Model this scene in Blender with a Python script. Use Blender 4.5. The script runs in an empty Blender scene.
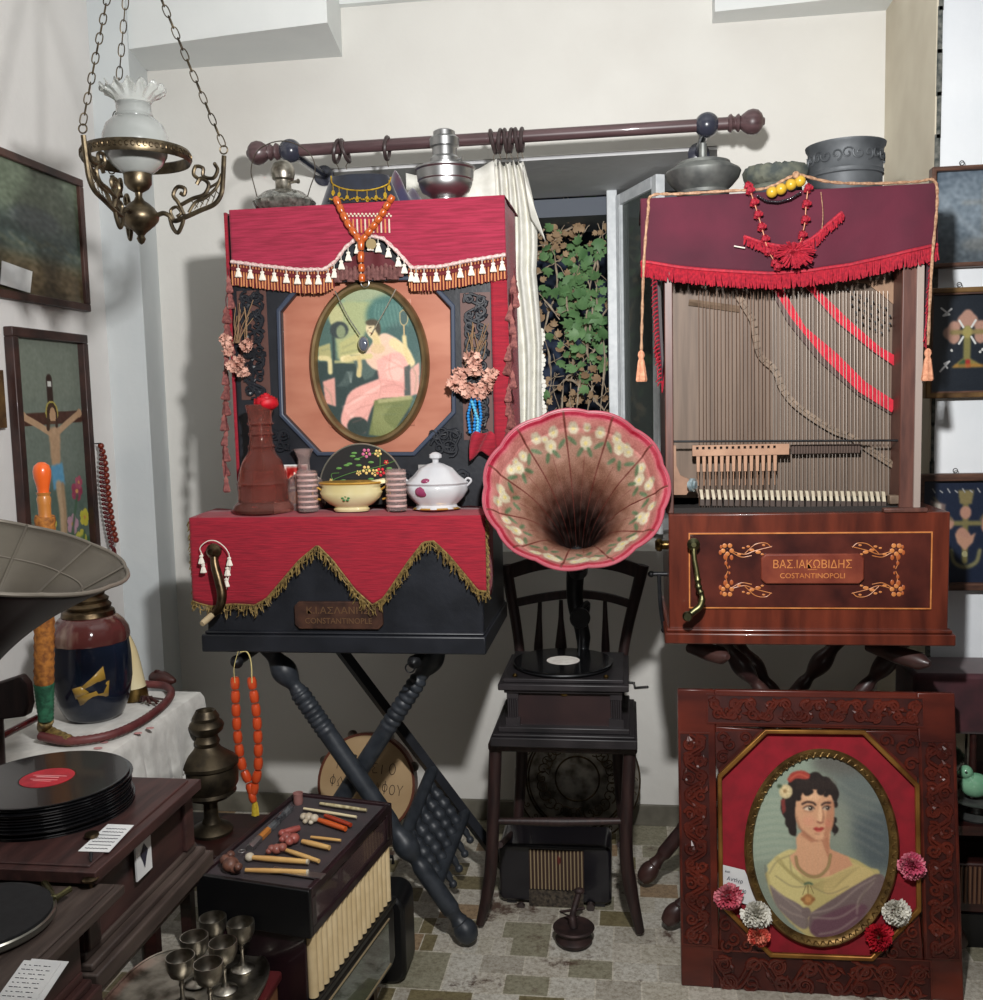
import bpy, bmesh, math, random
import numpy as np
from mathutils import Vector, Matrix, noise as mnoise
PI = math.pi
S = bpy.context.scene
COL = S.collection
rnd = random.Random(7)

# ---------------------------------------------------------------- camera, world, light, exposure
YAW, PIT, ROL, FPX, CZ = math.radians(8.0), math.radians(5.6), math.radians(1.43), 983.0, 1.5
fw = Vector((-math.sin(YAW)*math.cos(PIT), math.cos(YAW)*math.cos(PIT), -math.sin(PIT)))
r0 = Vector((math.cos(YAW), math.sin(YAW), 0)); u0 = r0.cross(fw)
RT = math.cos(ROL)*r0 - math.sin(ROL)*u0; UP = math.cos(ROL)*u0 + math.sin(ROL)*r0
CAM = Vector((0, 0, CZ))
cd = bpy.data.cameras.new('camera'); cam = bpy.data.objects.new('camera', cd); COL.objects.link(cam)
cd.sensor_fit = 'HORIZONTAL'; cd.sensor_width = 36; cd.lens = 36*FPX/983; cd.clip_start = .02
cam.matrix_world = Matrix(((RT.x, UP.x, -fw.x, 0), (RT.y, UP.y, -fw.y, 0), (RT.z, UP.z, -fw.z, CZ), (0, 0, 0, 1)))
S.camera = cam
S.view_settings.view_transform = 'Standard'; S.view_settings.look = 'None'
S.view_settings.gamma = 1; S.view_settings.use_curve_mapping = False
S.view_settings.exposure = 0.0
wd = bpy.data.worlds.new('room_air'); S.world = wd; wd.use_nodes = True
wd.node_tree.nodes['Background'].inputs[0].default_value = (1.0, .96, .92, 1)
wd.node_tree.nodes['Background'].inputs[1].default_value = 0.03
def area(name, loc, target, size, power, col):
    l = bpy.data.lights.new(name, 'AREA'); l.shape = 'DISK'; l.size = size; l.energy = power; l.color = col
    o = bpy.data.objects.new(name, l); COL.objects.link(o); o.location = loc
    o.rotation_euler = (Vector(target)-Vector(loc)).to_track_quat('-Z', 'Y').to_euler(); return o
area('shaded_room_lamp', (.03, .8, 2.03), (-.07, 2.8, 2.20), .09, 64, (1.0, .995, .985))
area('added_fill_light', (1.2, -1.6, 1.9), (-.4, 2.5, .8), 1.6, 5, (1.0, .96, .92))  # added weak fill light from behind right, not a real doorway

def ray(px, py): return fw + RT*((px-491.5)/FPX) - UP*((py-500)/FPX)
def at(px, py, Y=None, X=None, Z=None):
    d = ray(px, py)
    t = Y/d.y if Y is not None else (X/d.x if X is not None else (Z-CZ)/d.z)
    return CAM + d*t
def proj(p):
    v = Vector(p)-CAM; w = v.dot(fw)
    return (491.5+FPX*v.dot(RT)/w, 500-FPX*v.dot(UP)/w)

# ---------------------------------------------------------------- materials
def lin(c):
    return tuple(((v/255)/12.92 if v/255 <= .04045 else ((v/255+.055)/1.055)**2.4) for v in c)
def mat(name, col, rough=.5, metal=0, col2=None, scale=20, stretch=(1, 1, 1), detail=3, bump=0, bscale=None, spec=.5,
        trans=0, sheen=0, coat=0, emit=None, contrast=(.35, .65), ior=1.45, alpha=1):
    m = bpy.data.materials.new(name); m.use_nodes = True; nt = m.node_tree; b = nt.nodes['Principled BSDF']
    N = nt.nodes.new; L = nt.links.new
    b.inputs['Base Color'].default_value = (*lin(col), 1); b.inputs['Roughness'].default_value = rough
    b.inputs['Metallic'].default_value = metal; b.inputs['Specular IOR Level'].default_value = spec
    b.inputs['Transmission Weight'].default_value = trans; b.inputs['IOR'].default_value = ior
    b.inputs['Sheen Weight'].default_value = sheen; b.inputs['Coat Weight'].default_value = coat
    b.inputs['Alpha'].default_value = alpha
    if emit: b.inputs['Emission Color'].default_value = (*lin(col), 1); b.inputs['Emission Strength'].default_value = emit
    if col2 is not None or bump:
        tc = N('ShaderNodeTexCoord'); mp = N('ShaderNodeMapping'); mp.inputs['Scale'].default_value = stretch
        L(tc.outputs['Object'], mp.inputs['Vector'])
        if col2 is not None:
            n = N('ShaderNodeTexNoise'); n.inputs['Scale'].default_value = scale; n.inputs['Detail'].default_value = detail
            L(mp.outputs[0], n.inputs['Vector'])
            r = N('ShaderNodeValToRGB'); r.color_ramp.elements[0].position = contrast[0]; r.color_ramp.elements[1].position = contrast[1]
            r.color_ramp.elements[0].color = (*lin(col2), 1); r.color_ramp.elements[1].color = (*lin(col), 1)
            L(n.outputs['Fac'], r.inputs[0]); L(r.outputs[0], b.inputs['Base Color'])
        if bump:
            n2 = N('ShaderNodeTexNoise'); n2.inputs['Scale'].default_value = bscale or scale; n2.inputs['Detail'].default_value = 4
            L(mp.outputs[0], n2.inputs['Vector'])
            bp = N('ShaderNodeBump'); bp.inputs['Strength'].default_value = bump; bp.inputs['Distance'].default_value = .005
            L(n2.outputs['Fac'], bp.inputs['Height']); L(bp.outputs[0], b.inputs['Normal'])
    return m
def vcmat(name, rough=.5, coat=0):
    m = bpy.data.materials.new(name); m.use_nodes = True; nt = m.node_tree; b = nt.nodes['Principled BSDF']
    a = nt.nodes.new('ShaderNodeVertexColor'); a.layer_name = 'paint'
    nt.links.new(a.outputs[0], b.inputs['Base Color']); b.inputs['Roughness'].default_value = rough
    b.inputs['Coat Weight'].default_value = coat
    return m

# ---------------------------------------------------------------- mesh builder
WLOC = {}
class MB:
    def __init__(s, M=None): s.v = []; s.f = []; s.mi = []; s.M = M
    def add(s, vs, fs, mi=0, M=None):
        o = len(s.v); M = M or s.M
        s.v += [(M @ Vector(p)) if M else Vector(p) for p in vs]
        s.f += [tuple(i+o for i in f) for f in fs]; s.mi += [mi]*len(fs); return s
    def box(s, x0, x1, y0, y1, z0, z1, mi=0, M=None):
        return s.add([(x, y, z) for z in (z0, z1) for y in (y0, y1) for x in (x0, x1)],
            [(0, 2, 3, 1), (4, 5, 7, 6), (0, 1, 5, 4), (2, 6, 7, 3), (0, 4, 6, 2), (1, 3, 7, 5)], mi, M)
    def hexa(s, p8, mi=0):   # 4 bottom, 4 top
        return s.add(p8, [(3, 2, 1, 0), (4, 5, 6, 7), (0, 1, 5, 4), (1, 2, 6, 5), (2, 3, 7, 6), (3, 0, 4, 7)], mi)
    def loft(s, rings, mi=0, cap=True, loop=False):
        n = len(rings[0]); vs = [p for r in rings for p in r]; fs = []; m = len(rings)
        for i in range(m if loop else m-1):
            a = i*n; b = ((i+1) % m)*n
            for j in range(n): k = (j+1) % n; fs.append((a+j, a+k, b+k, b+j))
        if cap and not loop: fs.append(tuple(range(n-1, -1, -1))); fs.append(tuple((m-1)*n+j for j in range(n)))
        return s.add(vs, fs, mi)
    def tube(s, pts, r, n=8, mi=0, cap=True, loop=False, flat=None):
        pts = [Vector(p) for p in pts]; m = len(pts); rings = []
        rr = r if isinstance(r, (list, tuple)) else [r]*m
        if len(rr) != m: rr = [float(q) for q in np.interp(np.linspace(0, 1, m), np.linspace(0, 1, len(rr)), rr)]
        up = None
        for i in range(m):
            if loop: t = pts[(i+1) % m]-pts[i-1]
            else: t = pts[min(i+1, m-1)]-pts[max(i-1, 0)]
            t = t.normalized() if t.length > 1e-9 else Vector((0, 0, 1))
            if up is None:
                up = Vector((0, 1, 0)) if abs(t.y) < .9 else Vector((1, 0, 0))
            up = (up-t*up.dot(t)); up = up.normalized() if up.length > 1e-6 else t.orthogonal().normalized()
            w = t.cross(up); fl = flat or 1
            rings.append([pts[i]+(w*math.cos(2*PI*k/n)+up*(math.sin(2*PI*k/n)*fl))*rr[i] for k in range(n)])
        return s.loft(rings, mi, cap, loop)
    def lathe(s, prof, c=(0, 0, 0), n=28, mi=0, axis=None, sx=1, sy=1, lobes=0, lob=0, cap=True):
        q = Matrix.Translation(Vector(c))
        if axis is not None: q = q @ Vector((0, 0, 1)).rotation_difference(Vector(axis).normalized()).to_matrix().to_4x4()
        rings = []
        for (r, z) in prof:
            rings.append([q @ Vector((max(r, 1e-5)*(1+(lob*math.cos(lobes*2*PI*k/n) if lobes else 0))*math.cos(2*PI*k/n)*sx,
                max(r, 1e-5)*(1+(lob*math.cos(lobes*2*PI*k/n) if lobes else 0))*math.sin(2*PI*k/n)*sy, z)) for k in range(n)])
        return s.loft(rings, mi, cap)
    def ball(s, c, r, mi=0, sc=(1, 1, 1), n=12, m=8):
        rings = [[Vector(c)+Vector((r*sc[0]*math.sin(PI*i/m)*math.cos(2*PI*k/n), r*sc[1]*math.sin(PI*i/m)*math.sin(2*PI*k/n), -r*sc[2]*math.cos(PI*i/m))) for k in range(n)]
            for i in [.12]+list(range(1, m))+[m-.12]]
        return s.loft(rings, mi)
    def prism(s, poly, y0, y1, mi=0):     # polygon (x,z) extruded along y
        n = len(poly)
        vs = [(x, y0, z) for x, z in poly]+[(x, y1, z) for x, z in poly]
        fs = [tuple(range(n)), tuple(range(2*n-1, n-1, -1))]+[(i, (i+1) % n, n+(i+1) % n, n+i) for i in range(n)]
        return s.add(vs, fs, mi)
    def prismz(s, poly, z0, z1, mi=0):
        n = len(poly)
        vs = [(x, y, z0) for x, y in poly]+[(x, y, z1) for x, y in poly]
        fs = [tuple(range(n)), tuple(range(2*n-1, n-1, -1))]+[(i, (i+1) % n, n+(i+1) % n, n+i) for i in range(n)]
        return s.add(vs, fs, mi)
    def ringplate(s, outer, inner, y0, y1, mi=0):   # frame between two polygons with equal counts, in xz
        n = len(outer)
        vs = [(x, y0, z) for x, z in outer]+[(x, y0, z) for x, z in inner]+[(x, y1, z) for x, z in inner]+[(x, y1, z) for x, z in outer]
        fs = []
        for i in range(n):
            j = (i+1) % n
            for k in range(4): a = k*n; b = ((k+1) % 4)*n; fs.append((a+i, a+j, b+j, b+i))
        return s.add(vs, fs, mi)
    def grid(s, fn, nu, nv, mi=0):
        vs = [fn(i/nu, j/nv) for j in range(nv+1) for i in range(nu+1)]
        fs = [(j*(nu+1)+i, j*(nu+1)+i+1, (j+1)*(nu+1)+i+1, (j+1)*(nu+1)+i) for j in range(nv) for i in range(nu)]
        return s.add(vs, fs, mi)
    def mesh(s, name, mats, org=(0, 0, 0), smooth=True, angle=38):
        me = bpy.data.meshes.new(name); o = Vector(org)
        me.from_pydata([tuple(p-o) for p in s.v], [], s.f)
        for m in (mats if isinstance(mats, (list, tuple)) else [mats]): me.materials.append(m)
        me.polygons.foreach_set('material_index', s.mi)
        bm = bmesh.new(); bm.from_mesh(me); bmesh.ops.recalc_face_normals(bm, faces=bm.faces)
        if smooth:
            for f in bm.faces: f.smooth = True
            ca = math.radians(angle)
            for e in bm.edges:
                if len(e.link_faces) == 2 and e.calc_face_angle(0) > ca: e.smooth = False
        bm.to_mesh(me); bm.free(); return me
    def bbase(s):
        xs = [p.x for p in s.v]; ys = [p.y for p in s.v]; zs = [p.z for p in s.v]
        return Vector(((min(xs)+max(xs))/2, (min(ys)+max(ys))/2, min(zs)))
    def build(s, name, mats, parent=None, bevel=0, solid=0, subd=0, smooth=True, angle=38):
        org = WLOC[parent.name] if parent else s.bbase()
        o = bpy.data.objects.new(name, s.mesh(name, mats, org, smooth, angle)); COL.objects.link(o)
        if parent: o.parent = parent
        else: o.location = org
        WLOC[o.name] = Vector(org)
        if solid: md = o.modifiers.new('thick', 'SOLIDIFY'); md.thickness = solid; md.offset = 0
        if subd: md = o.modifiers.new('sub', 'SUBSURF'); md.levels = md.render_levels = subd
        if bevel:
            md = o.modifiers.new('bev', 'BEVEL'); md.width = bevel; md.segments = 2; md.limit_method = 'ANGLE'; md.angle_limit = math.radians(40)
        return o
def thing(name, label, cat, loc, group=None):
    o = bpy.data.objects.new(name, None); COL.objects.link(o); o.location = loc; o.empty_display_size = .02
    WLOC[o.name] = Vector(loc); o['label'] = label; o['category'] = cat
    if group: o['group'] = group
    return o
def tag(o, label, cat, group=None, kind=None):
    o['label'] = label; o['category'] = cat
    if group: o['group'] = group
    if kind: o['kind'] = kind
    return o
def part(o, label): o['label'] = label; return o
def struct(name, mb, m, **k):
    o = mb.build(name, m, **k); o['kind'] = 'structure'; return o
def rep(name, me, parent, spots):       # repeated parts sharing mesh data; spots = (loc) or (loc, rot_euler, scale)
    out = []
    for sp in spots:
        if hasattr(sp[0], '__len__') or isinstance(sp[0], Vector): loc, rot, sc = (tuple(sp)+((0, 0, 0), (1, 1, 1))[len(sp)-1:])[:3]
        else: loc, rot, sc = sp, (0, 0, 0), (1, 1, 1)
        o = bpy.data.objects.new(name, me); COL.objects.link(o); o.parent = parent
        o.location = Vector(loc)-WLOC[parent.name]; o.rotation_euler = rot; o.scale = sc; WLOC[o.name] = Vector(loc); out.append(o)
    return out
def dup(o, parent=None):
    c = o.copy(); COL.objects.link(c); c.parent = parent
    for ch in list(o.children): dup(ch, c)
    return c
def along(pts, n):      # n points evenly spaced on a polyline, with tangents
    pts = [Vector(p) for p in pts]; d = [0]
    for a, b in zip(pts, pts[1:]): d.append(d[-1]+(b-a).length)
    out = []
    for k in range(n):
        t = d[-1]*(k/(n-1) if n > 1 else .5); i = 0
        while i < len(pts)-2 and d[i+1] < t: i += 1
        s_ = (t-d[i])/max(d[i+1]-d[i], 1e-9); out.append((pts[i].lerp(pts[i+1], s_), (pts[i+1]-pts[i]).normalized()))
    return out
def spline(pts, n=8):   # Catmull-Rom
    P_ = [Vector(p) for p in pts]; P_ = [2*P_[0]-P_[1]]+P_+[2*P_[-1]-P_[-2]]; out = []
    for i in range(1, len(P_)-2):
        for k in range(n):
            t = k/n; a, b, c, d = P_[i-1], P_[i], P_[i+1], P_[i+2]
            out.append(.5*((2*b)+(c-a)*t+(2*a-5*b+4*c-d)*t*t+(3*b-a-3*c+d)*t**3))
    out.append(P_[-2]); return out
def spline2(pts, n=8): return [(v.x, v.y) for v in spline([(p[0], p[1], 0) for p in pts], n)]
def ell(cx, cz, rx, rz, n=64, rot=0):
    return [(cx+rx*math.cos(a)*math.cos(rot)-rz*math.sin(a)*math.sin(rot), cz+rx*math.cos(a)*math.sin(rot)+rz*math.sin(a)*math.cos(rot)) for a in [2*PI*k/n for k in range(n)]]
def interp(xs, pts):
    px = [p[0] for p in pts]; py = [p[1] for p in pts]; return np.interp(xs, px, py)
def text(body, m, parent, M, width=None, height=None, ext=.0006, name='lettering', bold=0):
    cu = bpy.data.curves.new('t', 'FONT'); cu.body = body; cu.align_x = 'CENTER'; cu.align_y = 'CENTER'; cu.extrude = .02; cu.resolution_u = 3; cu.offset = bold
    o = bpy.data.objects.new('t', cu); COL.objects.link(o); bpy.context.view_layer.update()
    me = bpy.data.meshes.new_from_object(o.evaluated_get(bpy.context.evaluated_depsgraph_get())); bpy.data.objects.remove(o)
    vs = [v.co.copy() for v in me.vertices]; x0, x1 = min(v.x for v in vs), max(v.x for v in vs); z0, z1 = min(v.y for v in vs), max(v.y for v in vs)
    kx = width/(x1-x0) if width else height/(z1-z0); kz = height/(z1-z0) if height else kx
    b = MB(M); b.add([((v.x-(x0+x1)/2)*kx, -v.z*ext/.02, (v.y-(z0+z1)/2)*kz) for v in vs], [tuple(p.vertices) for p in me.polygons])
    return b.build(name, m, parent, smooth=False)
T = Matrix.Translation
def Rx(a): return Matrix.Rotation(a, 4, 'X')
def Ry(a): return Matrix.Rotation(a, 4, 'Y')
def Rz(a): return Matrix.Rotation(a, 4, 'Z')

# carved scrollwork lying in the xz plane at depth y
def fret(b, x0, x1, z0, z1, y, r=.004, mi=0, seed=1, dens=1.0):
    rr = random.Random(seed); L, W = x1-x0, z1-z0; hor = L >= W
    if not hor: L, W = W, L
    def put(pts, rad): b.tube([((x0+u, y, z0+v) if hor else (x0+v, y, z0+u)) for u, v in pts], rad, 6, mi)
    n = max(1, int(L/(W*.78)*dens)); c = L/n
    for k in range(n):
        for sgn in (1, -1):
            cx = (k+.5)*c+sgn*c*.08; cy = W*(.5+.2*sgn*(1 if k % 2 else -1)); R = min(W, c)*.40; a0 = rr.uniform(0, 6)
            d = 1 if (k+(sgn > 0)) % 2 else -1; m = 18
            pts = []; rad = []
            for i in range(m+1):
                t = i/m; q = R*(1-.8*t)*.8; pts.append((min(max(cx+q*math.cos(a0+d*t*8), r), L-r), min(max(cy+q*math.sin(a0+d*t*8), r), W-r))); rad.append(r*(1.15-.5*t))
            put(pts, rad)
        for e in range(2):
            ex, ey = (k+rr.uniform(.05, .95))*c, W*rr.uniform(.12, .88); a = rr.uniform(0, 6); l = W*.16
            ex = min(max(ex, l+r), L-l-r); ey = min(max(ey, l*.8), W-l*.8)
            put([(ex-l*math.cos(a), ey-l*.7*math.sin(a)), (ex, ey+l*.15), (ex+l*math.cos(a), ey+l*.7*math.sin(a))], [r*.3, r*1.5, r*.3])
    m = n*10
    put([(min(max(L*i/m, r), L-r), W*(.5+.34*math.sin(PI*i/10+seed))) for i in range(m+1)], r)

# a small painting surface: colours worked out here and stored on a fine grid of vertices
class Canvas:
    def __init__(s, x0, y0, x1, y1, nx, base):
        s.x0, s.y0, s.x1, s.y1 = x0, y0, x1, y1; s.nx = nx; s.ny = int(nx*(y1-y0)/(x1-x0))
        s.X, s.Y = np.meshgrid(np.linspace(x0, x1, s.nx+1), np.linspace(y0, y1, s.ny+1)); s.px = (x1-x0)/nx
        s.c = np.zeros(s.X.shape+(3,)); s.c[:] = base; s.rng = np.random.RandomState(3)
    def blurm(s, m, k):
        for _ in range(2):
            for ax in (0, 1):
                p = np.pad(m, [(k, k) if a == ax else (0, 0) for a in range(m.ndim)], 'edge'); cs = np.cumsum(p, ax)
                cs = np.insert(cs, 0, 0, ax); n = m.shape[ax]; w = 2*k+1
                m = (np.take(cs, range(w, w+n), ax)-np.take(cs, range(0, n), ax))/w
        return m
    def put(s, m, col, soft, al):
        if soft: m = s.blurm(m.astype(float), max(1, int(soft/s.px*.5)))
        m = (m*al)[..., None]; s.c = s.c*(1-m)+np.array(col, float)*m
    def poly(s, pts, col, soft=0, al=1, sp=False):
        if sp: pts = spline2(list(pts)+[pts[0]], 6)[:-1]
        ins = np.zeros(s.X.shape, bool); n = len(pts)
        for i in range(n):
            xa, ya = pts[i]; xb, yb = pts[(i+1) % n]
            if ya == yb: continue
            ins ^= ((s.Y >= min(ya, yb)) & (s.Y < max(ya, yb)) & (s.X < (xb-xa)*(s.Y-ya)/(yb-ya)+xa))
        s.put(ins, col, soft, al); return s
    def ell(s, cx, cy, rx, ry, col, soft=0, al=1, rot=0):
        dx, dy = s.X-cx, s.Y-cy; c_, s_ = math.cos(rot), math.sin(rot)
        s.put(((dx*c_+dy*s_)/rx)**2+((-dx*s_+dy*c_)/ry)**2 < 1, col, soft, al); return s
    def line(s, pts, w, col, soft=0, al=1, sp=True):
        if sp and len(pts) > 2: pts = spline2(pts, 6)
        d = np.full(s.X.shape, 1e9)
        for (xa, ya), (xb, yb) in zip(pts, pts[1:]):
            vx, vy = xb-xa, yb-ya; L = max(vx*vx+vy*vy, 1e-9); t = np.clip(((s.X-xa)*vx+(s.Y-ya)*vy)/L, 0, 1)
            d = np.minimum(d, np.hypot(s.X-xa-t*vx, s.Y-ya-t*vy))
        s.put(np.clip((w/2-d)/s.px+.5, 0, 1), col, soft, al); return s
    def mottle(s, amp, k=2):
        n = s.blurm(s.rng.normal(0, 1, s.X.shape+(1,)), k); n /= n.std(); s.c += n*amp; return s
    def build(s, name, mp, m, parent, keep=None, bulge=None):   # mp(x, y) -> world point
        b = MB(); ny, nx = s.X.shape; pts = [mp(x, y) for x, y in zip(s.X.ravel(), s.Y.ravel())]
        fs = []
        for j in range(ny-1):
            for i in range(nx-1):
                if keep and not keep((s.X[j, i]+s.X[j, i+1])/2, (s.Y[j, i]+s.Y[j+1, i])/2): continue
                a = j*nx+i; fs.append((a, a+nx, a+nx+1, a+1))
        org = WLOC[parent.name] if parent else pts[0]
        me = bpy.data.meshes.new(name); me.from_pydata([tuple(Vector(p)-org) for p in pts], [], fs); me.materials.append(m)
        a = me.color_attributes.new('paint', 'FLOAT_COLOR', 'POINT'); q = np.clip(s.c.reshape(-1, 3)/255, 0, 1)
        l = np.where(q <= .04045, q/12.92, ((q+.055)/1.055)**2.4)
        a.data.foreach_set('color', np.concatenate([l, np.ones((len(l), 1))], 1).ravel().astype(np.float32))
        if keep:
            bm = bmesh.new(); bm.from_mesh(me); bmesh.ops.delete(bm, geom=[v for v in bm.verts if not v.link_faces], context='VERTS'); bm.to_mesh(me); bm.free()
        o = bpy.data.objects.new(name, me); COL.objects.link(o); o.parent = parent; WLOC[o.name] = Vector(org)
        if not parent: o.location = org
        return o
PAINT = vcmat('painted_print', .45); PAINTG = vcmat('painted_gloss', .3, .0)

wood_dk = mat('dark_mahogany', (54, 26, 23), .35, col2=(34, 15, 14), scale=8, stretch=(1, 8, 8), coat=.25)
wood_pl = mat('dull_mahogany', (84, 42, 38), .5, col2=(50, 26, 24), scale=9, stretch=(10, 1, 4), bump=.1)
ebony = mat('ebonised_wood', (32, 34, 40), .42, col2=(22, 24, 29), scale=12, bump=.12, bscale=60)
iron = mat('black_iron', (30, 31, 34), .45, metal=.3, col2=(20, 20, 22), scale=40, bump=.2)
brass = mat('aged_brass', (150, 122, 70), .35, 1, col2=(84, 68, 44), scale=30, bump=.12)
bronze = mat('dull_bronze', (104, 88, 66), .38, 1, col2=(62, 52, 40), scale=40, bump=.2)
pewter = mat('tarnished_silver', (196, 190, 178), .36, 1, col2=(96, 90, 80), scale=22, bump=.08)
steel = mat('polished_nickel', (200, 200, 200), .36, 1, col2=(160, 160, 160), scale=8)
white_thr = mat('white_thread', (225, 218, 205), .8)
paper = mat('white_paper', (222, 222, 220), .7, col2=(205, 206, 206), scale=14)
ink = mat('ink', (45, 45, 60), .6)
blackm = mat('black_lacquer', (14, 14, 16), .35)
# ================================================================ the room
def plaster(name, c1, c2, c3):
    m = mat(name, c1, .75, col2=c2, scale=3.2, detail=6, bump=.25, bscale=26, contrast=(.3, .7))
    nt = m.node_tree; N = nt.nodes.new; b = nt.nodes['Principled BSDF']; src = b.inputs['Base Color'].links[0].from_socket
    tc = N('ShaderNodeTexCoord'); n = N('ShaderNodeTexNoise'); n.inputs['Scale'].default_value = 1.1; n.inputs['Detail'].default_value = 7
    nt.links.new(tc.outputs['Object'], n.inputs['Vector']); r = N('ShaderNodeValToRGB'); r.color_ramp.elements[0].position = .55; r.color_ramp.elements[1].position = .8
    nt.links.new(n.outputs['Fac'], r.inputs[0]); mx = N('ShaderNodeMix'); mx.data_type = 'RGBA'
    nt.links.new(r.outputs[0], mx.inputs[0]); nt.links.new(src, mx.inputs[6]); mx.inputs[7].default_value = (*lin(c3), 1)
    nt.links.new(mx.outputs[2], b.inputs['Base Color']); return m
pl_cream = plaster('cream_plaster', (220, 218, 212), (213, 210, 204), (202, 197, 190))
pl_left = plaster('left_plaster', (228, 225, 222), (219, 216, 213), (192, 187, 184))
pl_blue = plaster('pale_blue_plaster', (208, 212, 212), (196, 202, 204), (188, 190, 192))
pl_white = plaster('white_limewash', (226, 228, 230), (214, 218, 222), (196, 200, 206))
pl_beam = plaster('beam_paint', (224, 226, 224), (214, 217, 216), (200, 203, 203))
pl_grey = plaster('soffit_paint', (214, 214, 214), (204, 204, 205), (188, 188, 192))
def floor_mat():
    m = bpy.data.materials.new('patterned_floor_tiles'); m.use_nodes = True; nt = m.node_tree; N = nt.nodes.new; L = nt.links.new; b = nt.nodes['Principled BSDF']
    tc = N('ShaderNodeTexCoord')
    def brick(w, h, off, shift, ms):
        mp = N('ShaderNodeMapping'); mp.inputs['Location'].default_value = shift; L(tc.outputs['Object'], mp.inputs['Vector'])
        t = N('ShaderNodeTexBrick'); t.inputs['Scale'].default_value = 1; t.inputs['Brick Width'].default_value = w; t.inputs['Row Height'].default_value = h
        t.inputs['Color1'].default_value = (0, 0, 0, 1); t.inputs['Color2'].default_value = (1, 1, 1, 1); t.inputs['Mortar'].default_value = (.5, .5, .5, 1)
        t.inputs['Mortar Size'].default_value = ms; t.inputs['Bias'].default_value = 0; t.offset = off; L(mp.outputs[0], t.inputs['Vector']); return t
    pal = [(0, (178, 172, 160)), (.2, (196, 190, 178)), (.38, (158, 134, 106)), (.48, (190, 184, 170)), (.62, (126, 116, 86)), (.72, (200, 196, 186)), (.88, (150, 146, 126))]
    def coloured(t):
        r = N('ShaderNodeValToRGB'); r.color_ramp.interpolation = 'CONSTANT'; el = r.color_ramp.elements
        while len(el) < len(pal): el.new(.5)
        for e, (p, c) in zip(el, pal): e.position = p; e.color = (*lin(c), 1)
        L(t.outputs['Color'], r.inputs[0]); m_ = N('ShaderNodeMix'); m_.data_type = 'RGBA'; L(t.outputs['Fac'], m_.inputs[0]); L(r.outputs[0], m_.inputs[6]); m_.inputs[7].default_value = (*lin((206, 200, 186)), 1); return m_.outputs[2]
    A_ = coloured(brick(.118, .088, .37, (.02, 0, 0), .0022)); B_ = coloured(brick(.040, .088, .5, (.05, 0, 0), .0016)); C_ = coloured(brick(.176, .176, .5, (.08, .0, 0), .0022))
    def sel(t, lo):
        r = N('ShaderNodeValToRGB'); r.color_ramp.interpolation = 'CONSTANT'; r.color_ramp.elements[1].position = lo; L(t.outputs['Color'], r.inputs[0]); return r.outputs[0]
    s1 = sel(brick(.236, .176, .5, (.02, 0, 0), 0), .70); s2 = sel(brick(.236, .176, .3, (.30, 0, 0), 0), .76)
    def mix(f, x, y):
        m_ = N('ShaderNodeMix'); m_.data_type = 'RGBA'; L(f, m_.inputs[0]); L(x, m_.inputs[6]); L(y, m_.inputs[7]); return m_.outputs[2]
    out = mix(s2, mix(s1, A_, C_), B_)
    n3 = N('ShaderNodeTexNoise'); n3.inputs['Scale'].default_value = 90; n3.inputs['Detail'].default_value = 8; n3.inputs['Roughness'].default_value = .75; L(tc.outputs['Object'], n3.inputs['Vector'])
    r3 = N('ShaderNodeValToRGB'); r3.color_ramp.elements[0].position = .34; r3.color_ramp.elements[1].position = .58; r3.color_ramp.elements[0].color = (*lin((170, 160, 146)), 1); L(n3.outputs['Fac'], r3.inputs[0])
    m3 = N('ShaderNodeMix'); m3.data_type = 'RGBA'; m3.blend_type = 'MULTIPLY'; m3.inputs[0].default_value = .85; L(out, m3.inputs[6]); L(r3.outputs[0], m3.inputs[7])
    n4 = N('ShaderNodeTexNoise'); n4.inputs['Scale'].default_value = 4.2; n4.inputs['Detail'].default_value = 10; n4.inputs['Roughness'].default_value = .72; L(tc.outputs['Object'], n4.inputs['Vector'])
    r4 = N('ShaderNodeValToRGB'); r4.color_ramp.elements[0].position = .58; r4.color_ramp.elements[1].position = .64; L(n4.outputs['Fac'], r4.inputs[0])
    m4 = N('ShaderNodeMix'); m4.data_type = 'RGBA'; L(r4.outputs[0], m4.inputs[0]); L(m3.outputs[2], m4.inputs[6]); m4.inputs[7].default_value = (*lin((84, 64, 54)), 1)
    L(m4.outputs[2], b.inputs['Base Color']); b.inputs['Roughness'].default_value = .5
    return m
XL, XR, YB, YR, YP = -1.75, .825, 3.40, 2.87, 3.17
struct('floor', MB().box(-2.2, 2.6, -.6, 5.3, -.06, 0), floor_mat(), smooth=False)
struct('ceiling', MB().box(-2.2, 2.6, -.6, 4.3, 3.3, 3.38), pl_beam, smooth=False)
HX0, HX1, HZ0, HZ1 = -1.02, .30, .98, 2.325
b = MB(); b.box(-2.0, HX0, YB, YB+.62, 0, 3.3); b.box(HX1, 1.1, YB, YB+.62, 0, 3.3); b.box(HX0, HX1, YB, YB+.62, 0, HZ0); b.box(HX0, HX1, YB, YB+.62, HZ1, 3.3)
struct('wall_back', b, pl_cream, smooth=False)
b = MB(); b.box(HX0-.0, HX1, YB+.004, YB+.63, HZ1-.012, HZ1-.001); struct('trim_1', b, pl_grey, smooth=False)
struct('wall_left', MB().box(XL-.2, XL, -.6, YB+.62, 0, 3.3), pl_left, smooth=False)
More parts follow.
